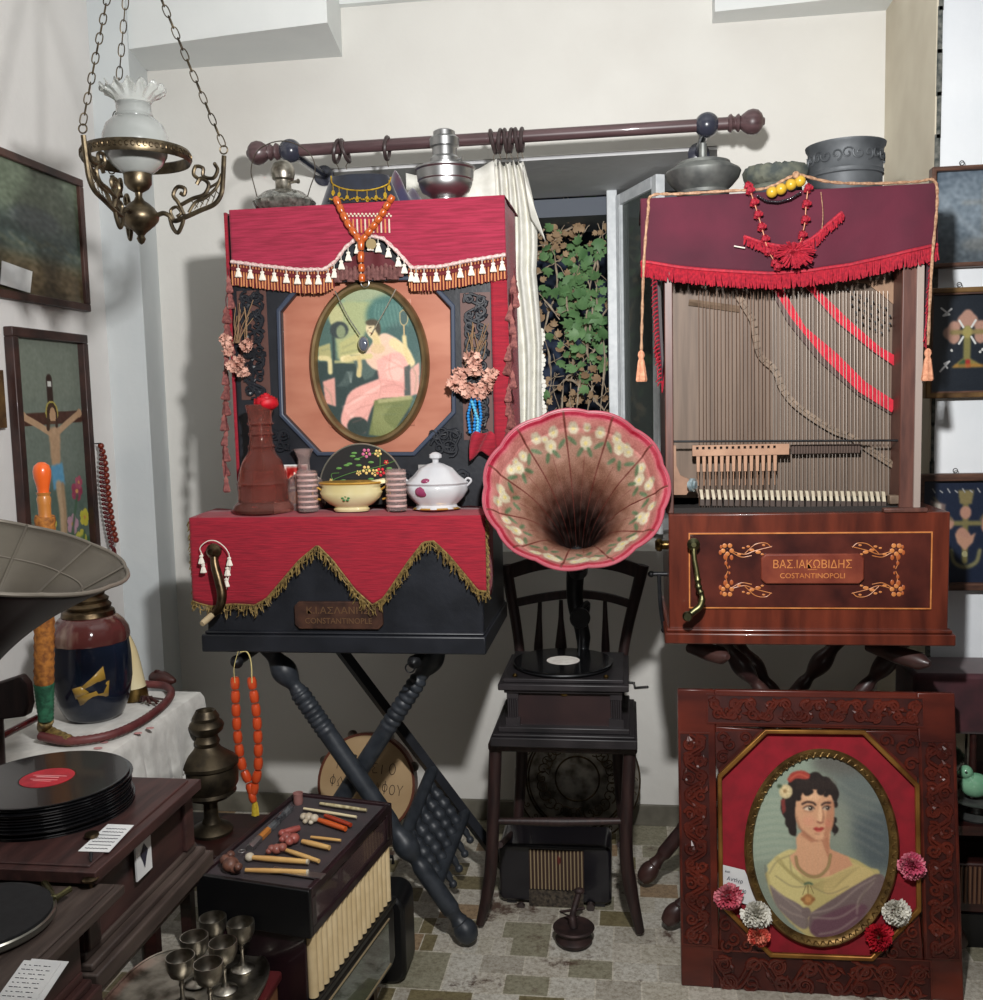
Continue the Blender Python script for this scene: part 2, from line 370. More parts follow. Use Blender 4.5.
# shallow pier in the left corner
b = MB(); b.add([(XL, YP, 0), (-1.615, YP, 0), (-1.665, YB, 0), (XL, YB, 0), (XL, YP, 3.3), (-1.615, YP, 3.3), (-1.665, YB, 3.3), (XL, YB, 3.3)],
    [(0, 1, 5, 4), (1, 2, 6, 5), (0, 3, 2, 1), (4, 5, 6, 7)]); struct('trim_2', b, pl_blue, smooth=False)
struct('wall_right', MB().box(XR+.012, 2.6, YR, YR+.9, 0, 3.3), pl_white, smooth=False)
struct('trim_3', MB().box(XR, XR+.012, YR-.002, YB, 0, 3.3), mat('jamb_paint', (206, 198, 178), .7, col2=(190, 180, 160), scale=4, bump=.2), smooth=False)
b = MB(); 
for k in range(26): b.box(XR+.003+rnd.uniform(-.003, .003), XR+.013+rnd.uniform(0, .004), YR-.006, YR-.001, k*.11+.2, k*.11+.32)
struct('trim_4', b, mat('dark_crack', (52, 58, 56), .8, col2=(110, 110, 104), scale=60), smooth=False)
# ceiling beams above the window
b = MB(); b.prismz([(-1.66, YB), (-1.645, 3.19), (-1.25, 3.135), (-.915, 3.10), (-.955, YB)], 2.695, 3.3); struct('trim_5', b, pl_beam, smooth=False)
b = MB(); b.prismz([(.285, YB), (.285, 3.30), (XR, 3.26), (XR, YB)], 2.71, 3.3); struct('trim_6', b, pl_beam, smooth=False)
b = MB(); b.prismz([(-.955, YB), (-.955, 3.37), (.285, 3.385), (.285, YB)], 2.855, 3.3); struct('trim_7', b, pl_beam, smooth=False)
struct('baseboard_back', MB().box(-1.66, XR, YB-.012, YB, 0, .075), mat('grey_skirting', (120, 116, 104), .6, col2=(92, 88, 78), scale=10), bevel=.002)

# ---- window: outer frame, open aluminium casement, dark yard behind
alu = mat('white_aluminium', (234, 238, 240), .4, col2=(216, 221, 224), scale=30)
dkglass = mat('dim_glass', (120, 128, 124), .06, trans=.55, spec=.6, ior=1.2)
b = MB(); y0, y1 = YB+.55, YB+.60
b.box(HX0, HX0+.05, y0, y1, HZ0, HZ1-.012); b.box(HX1-.05, HX1, y0, y1, HZ0, HZ1-.012); b.box(HX0, HX1, y0, y1, HZ0, HZ0+.05)
mx = at(613, 300, Y=3.95).x; b.box(mx-.02, mx+.02, y0-.01, y1, HZ0+.05, HZ1-.012)
struct('window_1', b, alu, bevel=.003)
w = bpy.data.objects['window_1']
g = MB().box(mx+.02, HX1-.05, YB+.572, YB+.577, HZ0+.05, HZ1-.05).build('pane', dkglass, w)
# sash swung into the room on its left stile
A = Vector((mx+.012, YB+.545, 0)); B = at(657, 300, Y=3.60); B.z = 0; d = (B-A).normalized(); nrm = Vector((-d.y, d.x, 0))
Ms = Matrix(((d.x, nrm.x, 0, A.x), (d.y, nrm.y, 0, A.y), (0, 0, 1, 0), (0, 0, 0, 1))); Ls = (B-A).length
b = MB(Ms); t = .042
b.box(0, t, 0, .035, HZ0+.03, HZ1-.035); b.box(Ls-t, Ls, 0, .035, HZ0+.03, HZ1-.035); b.box(t, Ls-t, 0, .035, HZ1-.035-t, HZ1-.035); b.box(t, Ls-t, 0, .035, HZ0+.03, HZ0+.03+t)
b.box(t+.004, t+.012, -.006, 0, HZ0+.08, HZ1-.085)
struct('window_2', b, alu, bevel=.003)
MB(Ms).box(t, Ls-t, .014, .019, HZ0+.03+t, HZ1-.035-t).build('pane', dkglass, bpy.data.objects['window_2'])
b = MB().box(-2.0, 1.2, 5.2, 5.25, 0, 3.4)
struct('wall_yard', b, mat('night_blue_wall', (84, 100, 130), .8, col2=(26, 32, 46), scale=5, bump=.3), smooth=False)
struct('trim_8', MB().box(HX0-.3, HX1+.3, YB+.62, YB+1.0, HZ1-.09, HZ1-.02), mat('balcony_slab', (110, 116, 126), .8), smooth=False)
# ---- ivy
ivs = mat('ivy_bark', (214, 196, 172), .8, col2=(170, 150, 128), scale=40); ivg = mat('ivy_green', (136, 176, 118), .5, col2=(98, 140, 90), scale=9); ivd = mat('ivy_dry', (206, 176, 140), .8, col2=(160, 128, 98), scale=12)
iv = thing('ivy_vine', 'tangled ivy with green and withered leaves outside the open window', 'plant', at(575, 520, Y=4.2))
R_ = random.Random(11)
stems = [[(532, 260), (560, 235), (590, 215), (612, 185)], [(536, 420), (545, 330), (556, 290), (553, 250), (535, 245)], [(612, 192), (600, 240), (588, 300), (583, 360), (575, 420)],
    [(534, 238), (560, 218), (585, 205), (605, 200)], [(575, 230), (580, 260), (592, 300), (588, 350)], [(545, 400), (565, 380), (585, 360), (612, 330)], [(560, 420), (566, 380), (590, 395), (612, 420)],
    [(598, 260), (596, 300), (604, 350), (600, 420)], [(536, 330), (548, 350), (550, 390), (540, 425)], [(585, 340), (592, 380), (586, 425)], [(534, 290), (545, 300), (560, 320)], [(610, 300), (600, 330), (612, 380)],
    [(575, 270), (566, 300), (575, 340), (570, 400), (578, 440)], [(536, 275), (556, 262), (570, 250), (592, 222)]]
for st in stems:
    st = [tuple(at(x, y, Y=4.19+R_.uniform(-.04, .08))) for x, y in st]
    pts = spline(st, 6); pts = [p+Vector((R_.uniform(-1, 1), R_.uniform(-1, 1), R_.uniform(-1, 1)))*.004 for p in pts]
    MB().tube(pts, [.0035+.002*math.sin(i) for i in range(len(pts))], 5).build('stem', ivs, iv)
b = MB(); 
for k in range(70):
    x = R_.uniform(532, 616); y = R_.uniform(200, 425); p = at(x, y, Y=4.21+R_.uniform(-.05, .15)); q = p+Vector((R_.uniform(-.12, .12), R_.uniform(-.03, .03), R_.uniform(-.16, .16)))
    b.tube(spline([p, (p+q)/2+Vector((R_.uniform(-.03, .03), 0, R_.uniform(-.02, .02))), q], 3), .0016, 4)
b.build('twigs', ivs, iv)
def leaf(b, c, s, mi):
    a = R_.uniform(0, 6.3); tx = R_.uniform(-.8, .8); q = T(c) @ Rz(R_.uniform(-.7, .7)) @ Rx(PI/2+tx) @ Rz(a)
    o = [(0, -.9), (.5, -.75), (1, -.2), (.6, 0), (.75, .55), (.3, .45), (0, 1.1), (-.3, .45), (-.75, .55), (-.6, 0), (-1, -.2), (-.5, -.75)]
    b.add([q @ Vector((0, 0, .12*s))]+[q @ Vector((x*s, y*s, -.1*s*abs(x))) for x, y in o], [(0, i+1, (i+1) % 12+1) for i in range(12)], mi)
b = MB()
for k in range(150):
    x, y = R_.gauss(582, 20), R_.gauss(305, 38)
    if 538 < x < 615: leaf(b, at(x, y, Y=4.15+R_.uniform(-.04, .1)), R_.uniform(.016, .036), 0)
b.build('green_leaves', ivg, iv)
b = MB()
for k in range(170):
    x, y = R_.uniform(534, 616), R_.choice([R_.gauss(235, 18), R_.gauss(385, 26), R_.uniform(210, 420)])
    leaf(b, at(x, y, Y=4.18+R_.uniform(-.04, .12)), R_.uniform(.010, .024), 0)
b.build('withered_leaves', ivd, iv)

# ---- curtain pole, rings, curtain
pw = mat('dark_pole_wood', (92, 70, 72), .4, col2=(72, 52, 54), scale=6, stretch=(1, 12, 12), coat=.3)
YP_ = 3.05; A = at(247, 153, Y=YP_); B = at(765, 122, Y=YP_); Zr = (A.z+B.z)/2
A.z = B.z = Zr
rod = thing('curtain_pole', 'dark wooden curtain pole with ball finials above the window', 'curtain pole', (A+B)/2)
MB().tube([A+Vector((.05, 0, 0)), B-Vector((.07, 0, 0))], .0185, 16).build('rail', pw, rod)
fin = [(.0185, 0), (.024, .004), (.027, .01), (.02, .016), (.018, .022), (.024, .027), (.026, .032), (.019, .037), (.026, .046), (.034, .058), (.037, .072), (.034, .086), (.024, .097), (.012, .102), (.010, .106), (0, .107)]
MB().lathe(fin, B-Vector((.107, 0, 0)), axis=(1, 0, 0)).build('finial', pw, rod)
MB().lathe(fin, A+Vector((.107, 0, 0)), axis=(-1, 0, 0)).build('finial', pw, rod)
for px in (290, 707):
    c = at(px, 140, Y=YP_); c.z = Zr
    b = MB(); b.lathe([(.012, 0), (.03, .012), (.036, .03), (.036, .04), (.03, .055), (.012, .066)], (c.x, c.y-.035, c.z), axis=(0, 1, 0)); b.tube([(c.x, c.y+.02, c.z), (c.x, YB-.002, c.z)], .014, 12); b.lathe([(.035, 0), (.035, .008), (.02, .014)], (c.x, YB-.001, c.z), axis=(0, -1, 0))
    b.build('bracket', mat('dark_blue_grey_lacquer', (52, 54, 66), .25, coat=.5), rod)
ringm = mat('ring_wood', (62, 50, 50), .4); hk = mat('hook_metal', (120, 110, 100), .35, 1)
def torus(b, c, R, r, ax='x', n=24, mi=0, tilt=0):
    pts = []
    for k in range(n):
        a = 2*PI*k/n; u, v = R*math.cos(a), R*math.sin(a)
        pts.append({'x': (tilt*v, u, v), 'y': (u, 0, v), 'z': (u, v, 0)}[ax])
    b.tube([Vector(c)+Vector(p) for p in pts], r, 8, mi, loop=True); return b
ringx = [337, 345, 387]+[493, 500, 506, 511, 517, 522]
ringnote = ['leftmost of the wooden rings on the pole', 'second wooden ring from the left on the pole', 'lone wooden ring between the pair and the curtain', 'first of the six rings bunched over the white curtain', 'second of the six bunched curtain rings', 'third of the six bunched curtain rings', 'fourth of the six bunched curtain rings', 'fifth of the six bunched curtain rings', 'last and rightmost of the six bunched curtain rings']
for i, px in enumerate(ringx):
    c = at(px, 145, Y=YP_); c.z = Zr-.010; tl = [.25, -.3, .1, -.2, .1, -.08, .1, -.1, .05][i]
    r = thing('curtain_ring', 'dark wooden curtain ring, '+ringnote[i], 'curtain ring', c, 'rings on the curtain pole')
    torus(MB(), c, .032, .0062, 'x', tilt=tl).build('hoop', ringm, r)
    b = MB(); b.tube([c+Vector((-.030*tl, 0, -.032)), c+Vector((0, 0, -.046)), c+Vector((.003, 0, -.056))], .0015, 6); b.build('hook', hk, r)
curt = mat('white_cotton', (226, 224, 216), .85, col2=(210, 208, 198), scale=30, bump=.1)
cu = thing('curtain', 'white lace edged curtain gathered on rings beside the window', 'curtain', at(520, 520, Y=YP_))
ZT = Zr-.07
def cur(u, v):
    x = 495+u*(30+14*min(1, v*2.0)+(6 if v < .3 else 0)*math.sin(v*PI/.3)); zt = ZT; zb = 1.12
    p = at(x-6*v*u*0, 200, Y=YP_); z = zt+(zb-zt)*v
    return (p.x+.004*math.sin(9*v+5*u), YP_+.0+.015*math.sin(u*2*PI*4+.5)+.006*math.sin(14*v), z-(.012*abs(math.sin(u*PI*6)) if v == 0 else 0))
MB().grid(cur, 90, 40).build('panel', curt, cu, solid=.0015)
def flap(u, v):
    e = at(524, 165, Y=YP_); f = at(541, 200, Y=YP_); x = e.x+(f.x-e.x)*v*(.4+.9*u); z = ZT-.02-.16*v-.02*u
    return (x-.012*u*0, YP_-.028-.02*math.sin(v*PI), z-.05*u*v)
MB().grid(flap, 8, 12).build('folded_corner', curt, cu, solid=.002)
lace = MB(); c = at(538, 300, Y=YP_)
for k in range(46):
    z = 1.72-k*.013; lace.lathe([(.003, -.001), (.0075, -.001), (.0075, .001), (.003, .001)], (c.x+.008+.005*math.sin(k*1.1), YP_+.01, z), 8, axis=(0, 1, 0))
lace.build('lace_edge', curt, cu)
b = MB(); p0 = at(405, 170, Y=YP_+.02); p1 = at(497, 165, Y=YP_+.02)
def sw(u, v):
    x = p0.x+(p1.x-p0.x)*u; zt = Zr-.055-.03*math.sin(PI*u)-.025*(1-u); return (x, YP_+.03+.008*math.sin(18*u), zt-(.32+.05*u)*v)
b.grid(sw, 30, 10); tag(b.build('curtain_swag', curt, solid=.0015), 'plain white cloth hung behind the nickel lamp burner', 'curtain')
# sticks out of reach of the picture are left out
# ================================================================ left barrel piano (black)
redc = mat('crimson_cloth', (150, 19, 40), .85, col2=(126, 13, 34), scale=60, stretch=(.3, 1, 4), bump=.35, bscale=90, sheen=.08)
redw = mat('woven_rose_cloth', (152, 34, 62), .85, col2=(124, 22, 46), scale=70, stretch=(.2, 1, 3), bump=.3, bscale=80, sheen=.08)
copper = mat('salmon_veneer', (178, 120, 98), .35, col2=(158, 98, 78), scale=5, stretch=(1, 1, 3), coat=.2)
goldlace = mat('gold_lace', (150, 126, 74), .5, .3, col2=(92, 74, 44), scale=120)
def px_(x, y, Y): return at(x, y, Y=Y)
LY, LU = 2.45, 2.62      # front of the lower box, front of the upper case
lx0, lx1 = at(203, 580, Y=LY).x, at(482, 580, Y=LY).x
ux0, ux1 = -1.075, -.325; ZB0, ZB1 = .858, .905; ZT_ = 1.219; uz1 = at(370, 203, Y=LU).z; YBK = 2.90
lo = thing('barrel_piano', 'black barrel piano with red draped case and oval picture, on crossed black legs', 'barrel piano', ((lx0+lx1)/2, 2.7, ZB0))
MB().box(lx0, lx1, LY+.012, YBK-.02, ZB1, ZT_-.006).build('lower_case', ebony, lo, bevel=.004)
b = MB(); b.box(lx0-.012, lx1+.006, LY-.005, YBK, ZB0, ZB1); b.box(lx0-.006, lx1+.002, LY+.004, YBK-.01, ZB1, ZB1+.008); b.build('base_board', ebony, lo, bevel=.004)
# upper case: carcass, octagonal front frame, veneered panel
b = MB(); b.box(ux0, ux1, LU+.03, YBK-.03, ZT_-.006, uz1-.01); b.build('upper_case', ebony, lo, bevel=.003)
def lpx(x, y): p = at(x, y, Y=LU); return (p.x, p.z)
oct_i = [lpx(*p) for p in ((284, 414), (320, 452), (413, 452), (452, 411), (451, 308), (425, 280), (305, 283), (281, 312))]
oct_o = [(ux0, ZT_), ((ux0*.6+ux1*.4), ZT_), ((ux0*.4+ux1*.6), ZT_), (ux1, ZT_), (ux1, uz1-.012), (ux0*.4+ux1*.6, uz1-.012), (ux0*.6+ux1*.4, uz1-.012), (ux0, uz1-.012)]
MB().ringplate(oct_o, oct_i, LU, LU+.03).build('front_frame', ebony, lo, bevel=.002)
cx = sum(p[0] for p in oct_i)/8; cz = sum(p[1] for p in oct_i)/8
oct_b = [(cx+(x-cx)*1.05, cz+(z-cz)*1.045) for x, z in oct_i]
MB().ringplate(oct_b, oct_i, LU-.008, LU+.0).build('octagon_moulding', mat('blue_black_moulding', (52, 60, 76), .4), lo, bevel=.003)
MB().box(oct_i[7][0]-.02, oct_i[3][0]+.02, LU+.018, LU+.03, oct_i[1][1]-.02, oct_i[5][1]+.02).build('front_panel', copper, lo)
fbm = mat('fret_backing', (84, 56, 50), .5)
for (a, c, e, f) in ((242, 266, 290, 400), (464, 490, 292, 440)):
    p, q = lpx(a, f), lpx(c, e); MB().box(p[0], q[0], LU-.0015, LU, p[1], q[1]).build('fretwork_backing', fbm, lo)
for i, (a, c, e, f) in enumerate(((242, 266, 290, 400), (464, 490, 292, 440))):
    p, q = lpx(a, f), lpx(c, e); b = MB(); fret(b, p[0], q[0], p[1], q[1], LU-.004, .0046, 0, i+1, 1.5); fret(b, p[0], q[0], p[1], q[1], LU-.006, .0038, 0, i+31, 1.9); b.build('fretwork', ebony, lo)
for i, (a, c, e, f) in enumerate(((258, 290, 425, 455), (430, 462, 425, 458))):
    p, q = lpx(a, f), lpx(c, e); b = MB(); fret(b, p[0], q[0], p[1], q[1], LU-.004, .004, 0, i+5, 1.5); fret(b, p[0], q[0], p[1], q[1], LU-.005, .0036, 0, i+25, 2); b.build('fretwork', ebony, lo)
p, q = lpx(300, 492), lpx(470, 468); b = MB(); fret(b, p[0], q[0], p[1], q[1], LU-.004, .0045, 0, 9)
b.build('fretwork', ebony, lo)
# maker's plate, half hidden under the cloth
def plate_poly(x0, x1, z0, z1, c): return [(x0+c, z0), (x1-c, z0), (x1, z0+c), (x1, z1-c), (x1-c, z1), (x0+c, z1), (x0, z1-c), (x0, z0+c)]
p, q = at(295, 629, Y=LY), at(382, 602, Y=LY)
pl = MB().prism(plate_poly(p.x, q.x, p.z, q.z, .012), LY+.0, LY+.012).build('name_plate', mat('bronze_plate', (84, 56, 44), .5, .4, col2=(56, 38, 32), scale=30), lo, bevel=.002)
zc = (p.z+q.z)/2
text('Κ.Ι.ΑΣΛΑΝΗΣ', mat('plate_gilt', (122, 92, 66), .4, .5), pl, T((p.x/2+q.x/2, LY-.0002, zc+.014)), .17, .018)
text('CONSTANTINOPLE', bpy.data.materials['plate_gilt'], pl, T((p.x/2+q.x/2, LY-.0002, zc-.014)), .18, .015)
# crank
h = at(214, 551, Y=LY-.035)
cr = MB(); cr.lathe([(.017, 0), (.02, .004), (.02, .012), (.014, .018), (.008, .03)], (h.x, LY-.028, h.z), axis=(0, -1, 0)); cr.tube([(h.x, LY+.02, h.z), (h.x, LY-.05, h.z)], .008, 12)
pts = [h, at(215, 565, Y=LY-.04), at(219, 580, Y=LY-.045), at(222, 595, Y=LY-.05), at(219, 608, Y=LY-.055), at(209, 617, Y=LY-.06)]
cr.tube(spline(pts, 6), [.0085+.0045*math.sin(PI*i/30) for i in range(31)], 12)
crank = cr.build('crank', bronze, lo)
a, c = at(212, 615, Y=LY-.062), at(202, 624, Y=LY-.10)
MB().tube([a, a.lerp(c, .2), a.lerp(c, .8), c], [.008, .0085, .0085, .007], 14).build('crank_handle', mat('ivory_grip', (170, 152, 120), .5), crank)
a = at(238, 659, Y=2.52)

# red cloths (each lies on the piano: a thing of its own)
def prof_cloth(name, pxs, bottom, Yf, top_z, yback, m, label, seed=1, wav=.004, over=True):
    x0, x1 = pxs; b = MB(); n = 110
    bx = np.linspace(x0, x1, n+1); by = interp(bx, bottom)
    def f(u, v):
        i = min(n, int(round(u*n))); X = at(bx[i], by[i], Y=Yf).x
        zb = at(bx[i], by[i], Y=Yf).z
        if v < .3: t = v/.3; return (X, yback+(Yf+.006-yback)*t, top_z+.003-.0*t+.0015*math.sin(X*70+t*5))
        if v < .34: return (X, Yf-.001, top_z-.002)
        t = (v-.34)/.66; y = Yf-.002-wav*(.6+.6*math.sin(X*33+seed)+.4*math.sin(X*61+2*seed+t*2))*t
        return (X, y, top_z-.004+(zb-top_z+.004)*t)
    vs_b = [0, .15, .3, .34]+[.34+.66*k/16 for k in range(1, 17)]
    vs = [f(i/n, v) for v in vs_b for i in range(n+1)]; w = n+1
    b.add(vs, [(j*w+i, j*w+i+1, (j+1)*w+i+1, (j+1)*w+i) for j in range(len(vs_b)-1) for i in range(n)])
    o = b.build(name, m, solid=.0025); tag(o, label, 'cloth')
    edge = [Vector(f(i/n, 1)) for i in range(n+1)]
    return o, edge
bt = [(193, 600), (200, 603), (212, 606), (232, 604), (256, 605), (268, 598), (300, 560), (318, 545), (334, 560), (356, 590), (373, 605), (384, 598), (410, 560), (424, 542), (434, 541), (450, 556), (478, 590), (487, 591)]
low, edge = prof_cloth('draped_cloth', (194, 487), bt, LY, ZT_+.001, 2.62, redc, 'red cloth with zigzag gold lace hem over the black piano keyboard shelf')
b = MB(); lr = random.Random(4)
b.tube([p+Vector((0, -.003, 0)) for p in edge], .0028, 5)
b.tube([p+Vector((0, -.003, -.012+.004*math.sin(i*1.3))) for i, p in enumerate(edge)], .0016, 4)
for i, (p, t) in enumerate(along(edge, 230)):
    q = p+Vector((lr.uniform(-.006, .006), -.004, -lr.uniform(.008, .030))); r = q+Vector((lr.uniform(-.007, .007), -.002, -lr.uniform(-.004, .01)))
    b.tube([p+Vector((0, -.003, 0)), q, r], [.0014, .0016, .0007], 4)
lc = b.build('lace_trim', goldlace, low); 
for sx, zz, xx in ((-1, .235, lx0-.004), (1, .20, lx1+.004)):
    def sd(u, v, sx=sx, zz=zz, xx=xx): return (xx+sx*(.004+.003*math.sin(u*12)*v+(.014*v if sx < 0 else 0)), LY+.002+.16*u, ZT_+.002-zz*v*(1-.12*math.sin(u*9)))
    MB().grid(sd, 20, 10).build('side_hanging', redc, low, solid=.002)
for sx, zz, xx in ((-1, .235, lx0-.02), (1, .20, lx1+.008)):
    b = MB()
    for k in range(60):
        z = ZT_-.005-zz*k/60; b.tube([(xx-.0*sx, LY+.003, z), (xx+sx*lr.uniform(.004, .012), LY-.002, z-.006), (xx+sx*lr.uniform(.006, .016), LY-.004, z-.016)], [.0015, .0018, .0008], 4)
    b.build('lace_trim', goldlace, low)
# tassels of white thread around the crank
def tassel_mesh(name, h, r, m, m2=None, n=10):
    b = MB(); b.lathe([(.0008, 0), (.0008, -h*.3), (r*.45, -h*.33), (r*.6, -h*.42), (r*.4, -h*.5), (r*.62, -h*.62), (r, -h*.95), (r*.85, -h)], n=n, lobes=5, lob=.12)
    return b.mesh(name, [m])
wt = tassel_mesh('white_tassel', .034, .0078, white_thr)
tc = thing('tasselled_cord', 'thin cord of white tassels hanging round the crank of the black piano', 'cord', at(218, 560, Y=LY-.02))
cpts = [at(x, y, Y=LY-.022) for x, y in ((203, 556), (200, 548), (208, 541), (218, 542), (228, 552), (230, 568), (227, 585), (224, 600))]
MB().tube(spline(cpts, 5), .0012, 5).build('cord', white_thr, tc)
rep('tassel', wt, tc, [at(x, y, Y=LY-.026) for x, y in ((201, 551), (203, 560), (229, 553), (227, 563), (226, 574))])

# top cloth with curved pelmet
tb = [(232, 262), (262, 266), (300, 270), (325, 270), (336, 262), (346, 248), (357, 239), (370, 236), (384, 239), (398, 252), (412, 268), (440, 267), (470, 261), (506, 255)]
LF = LU-.012
top, tedge = prof_cloth('draped_cloth', (232, 506), tb, LF, uz1, 2.93, redw, 'rose red woven cloth with scalloped tasselled hem over the black piano top', 3, .003)
MB().tube([p+Vector((0, -.004, 0)) for p in tedge], [.005+.0012*math.sin(i*2.2) for i in range(len(tedge))], 6).build('braid', mat('white_braid', (214, 196, 190), .8, col2=(180, 140, 136), scale=200), top)
stripe = [mat('fringe_ochre', (196, 130, 84), .8), mat('fringe_maroon', (96, 24, 30), .8), mat('fringe_pale', (206, 190, 170), .8)]
fr = along(tedge, 190)
for lo_x, hi_x in ((0, 334), (408, 999)):
    b = MB()
    for i, (p, t) in enumerate(fr):
        if lo_x < proj(p)[0] < hi_x: b.tube([p+Vector((0, .002, -.004)), p+Vector((lr.uniform(-.001, .001), .0, -.030)), p+Vector((lr.uniform(-.0015, .0015), -.001, -.060-.004*lr.random()))], [.0016, .0020, .0022], 5, i % 2)
    b.tube([p+Vector((0, -.001, -.018)) for p in tedge if lo_x < proj(p)[0] < hi_x], .006, 5, 1)
    b.build('striped_fringe', stripe, top)
tpx = [238, 250, 262, 274, 286, 297, 308, 318, 328, 334, 341, 348, 357, 370, 378, 388, 398, 404, 411, 416, 424, 436, 448, 460, 471, 482, 493, 502]
rep('tassel', tassel_mesh('hem_tassel', .036, .0085, white_thr), top, [at(x, interp(x, tb)+1, Y=LF-.012) for x in tpx])
# little fringed brown valance inside the arch
vb = MB(); A_, B_ = at(336, 277, Y=LU-.012), at(402, 274, Y=LU-.012)
def vf(u, v): x = A_.x+(B_.x-A_.x)*u; return (x, LU-.012-.004*math.sin(u*20), A_.z+.062*math.sin(PI*u)**.6-(.062*math.sin(PI*u)**.6)*v)
vb.grid(vf, 24, 5, 0)
for k in range(15):
    x = A_.x+(B_.x-A_.x)*(k+.5)/15; vb.lathe([(.002, .02), (.005, .014), (.004, .01), (.007, .004), (.0105, -.014), (.009, -.018)], (x, LU-.018, A_.z+.006-.004*math.cos(k*2)), 9, 1, lobes=4, lob=.15)
tag(vb.build('fringed_valance', [mat('maroon_braid', (84, 28, 34), .8), mat('mauve_wool', (122, 82, 78), .85, col2=(90, 56, 54), scale=90)]), 'small maroon valance with mauve wool tassels in the arch of the rose cloth', 'valance')
# striped bead fringe patch on the rose cloth
b = MB(); 
for k in range(11):
    p = at(349+k*4.0, 219, Y=LF-.008); b.tube([p, p+Vector((0, 0, -.036))], .0022, 5, 0 if k % 2 else 2)
for k in range(24): p = at(347+k*1.9, 214+2*(k % 2), Y=LF-.008); b.ball(p, .0032, 2, n=6, m=4)
tag(b.build('beaded_patch', stripe), 'short striped bead fringe on the front of the rose cloth', 'trimming')
# red side curtains of the upper case with bobble chains
for i, (xs, z0, z1, lab) in enumerate(((1, 452, 250, 'narrow red side curtain with wool bobbles right of the oval picture'), (-1, 500, 260, 'narrow red side curtain with wool bobbles left of the oval picture'))):
    X = ux1 if xs > 0 else ux0; zb = at(500 if xs > 0 else 235, z0, Y=LU).z
    t = thing('side_curtain', lab, 'curtain', (X, LU, zb), 'side curtains of the black piano')
    def sc_(u, v): return (X+(xs if xs > 0 else xs*.35)*(.008+.006*math.sin(u*9)*(.3+v)) if u > .15 else X+xs*.008*(u/.15)-xs*.03*(1-u/.15)*(1 if xs > 0 else 0), LU-.006+.30*max(0, u-.15), uz1-.006+(zb-uz1)*v)
    MB().grid(sc_, 30, 14).build('panel', redc, t, solid=.0025)
    me = MB(); me.lathe([(.001, .0), (.003, -.006), (.008, -.016), (.006, -.022), (.009, -.032), (.0115, -.046), (.008, -.05)], n=8, lobes=4, lob=.2); me = me.mesh('bobble', [mat('brown_wool', (140, 84, 78), .85, col2=(96, 50, 50), scale=120)])
    n = 14; x0p, x1p = ((514, 507) if xs > 0 else (228, 224))
    rep('bobble', me, t, [(at(x0p+(x1p-x0p)*k/n+2*math.sin(k*2), 275+(190 if xs > 0 else 215)*k/n, Y=LU-.01), (0, lr.uniform(-.3, .3), lr.uniform(0, 3)), (1, 1, 1)) for k in range(n)])
    MB().tube([at(x0p+(x1p-x0p)*k/n+2*math.sin(k*2), 268+(190 if xs > 0 else 215)*k/n, Y=LU-.01) for k in range(n+1)], .0016, 5).build('cord', bpy.data.materials['maroon_braid'], t)
# red satin scrap by the right bottom corner
def scr(u, v): p = at(470+26*u, 437+22*v-6*math.sin(3*u), Y=LU-.03); return (p.x, LU-.022-.02*abs(math.sin(u*5+v*2)), p.z+.006*math.sin(9*u+4*v))
b = MB(); b.grid(scr, 16, 10); tag(b.build('satin_bow', redc, solid=.002), 'crumpled red satin bow hanging beside the painted horn', 'bow')

# ---- oval picture
op = thing('oval_picture', 'oval picture of a seated woman in a pink gown, bronze oval frame', 'picture', at(368, 364, Y=LU+.01))
oc = at(368, 363.6, Y=LU); k_ = (at(468, 364, Y=LU).x-at(368, 364, Y=LU).x)/100
prof = [(-.0, 0), (.002, .010), (.007, .017), (.014, .018), (.020, .012), (.023, .004), (.024, 0)]
rings = []
for a in range(80):
    q = 2*PI*a/80; ux, uz = math.cos(q), math.sin(q); rings.append([(oc.x+ux*(52.5*k_+pr), LU+.014-h_, oc.z+uz*(72.5*k_+pr)) for pr, h_ in prof])
fo = MB().loft(rings, loop=True).build('frame', mat('bronze_gilt', (140, 118, 84), .35, .7, col2=(110, 90, 62), scale=14), op)
C = Canvas(80, 90, 680, 930, 190, (64, 92, 84))
C.ell(400, 200, 300, 110, (120, 146, 118), 30).poly([(170, 90), (640, 90), (650, 180), (480, 170), (265, 180)], (140, 152, 116), 10)
C.poly([(265, 175), (420, 185), (390, 300), (300, 470), (200, 490), (180, 200)], (150, 158, 108), 14).ell(500, 260, 130, 110, (56, 100, 92), 26).ell(560, 420, 110, 120, (52, 84, 80), 26)
for k in range(9): C.line([(430+k*18, 200), (420+k*22, 260), (440+k*20, 320)], 8, (126, 160, 146), 4, .4)
C.poly([(170, 180), (182, 180), (190, 820), (176, 820)], (36, 52, 50), 2).poly([(80, 500), (430, 500), (600, 620), (600, 930), (80, 930)], (40, 58, 56), 14)
C.ell(200, 260, 40, 60, (170, 168, 116), 5).ell(215, 330, 52, 46, (46, 56, 56), 8).ell(225, 340, 26, 36, (120, 132, 96), 5)
C.poly([(215, 400), (320, 350), (350, 470), (210, 490)], (168, 164, 104), 8).poly([(90, 420), (160, 400), (165, 500), (90, 490)], (160, 154, 100), 8)
C.line([(100, 480), (150, 490), (155, 560)], 26, (202, 186, 130), 2).poly([(180, 495), (340, 500), (340, 515), (180, 512)], (150, 150, 100), 1)
C.poly([(110, 610), (178, 590), (180, 750), (120, 730)], (206, 142, 128), 6)
C.line([(230, 490), (300, 480), (340, 470)], 34, (214, 196, 140), 2).line([(318, 500), (322, 540), (318, 578)], 28, (210, 190, 134), 2)
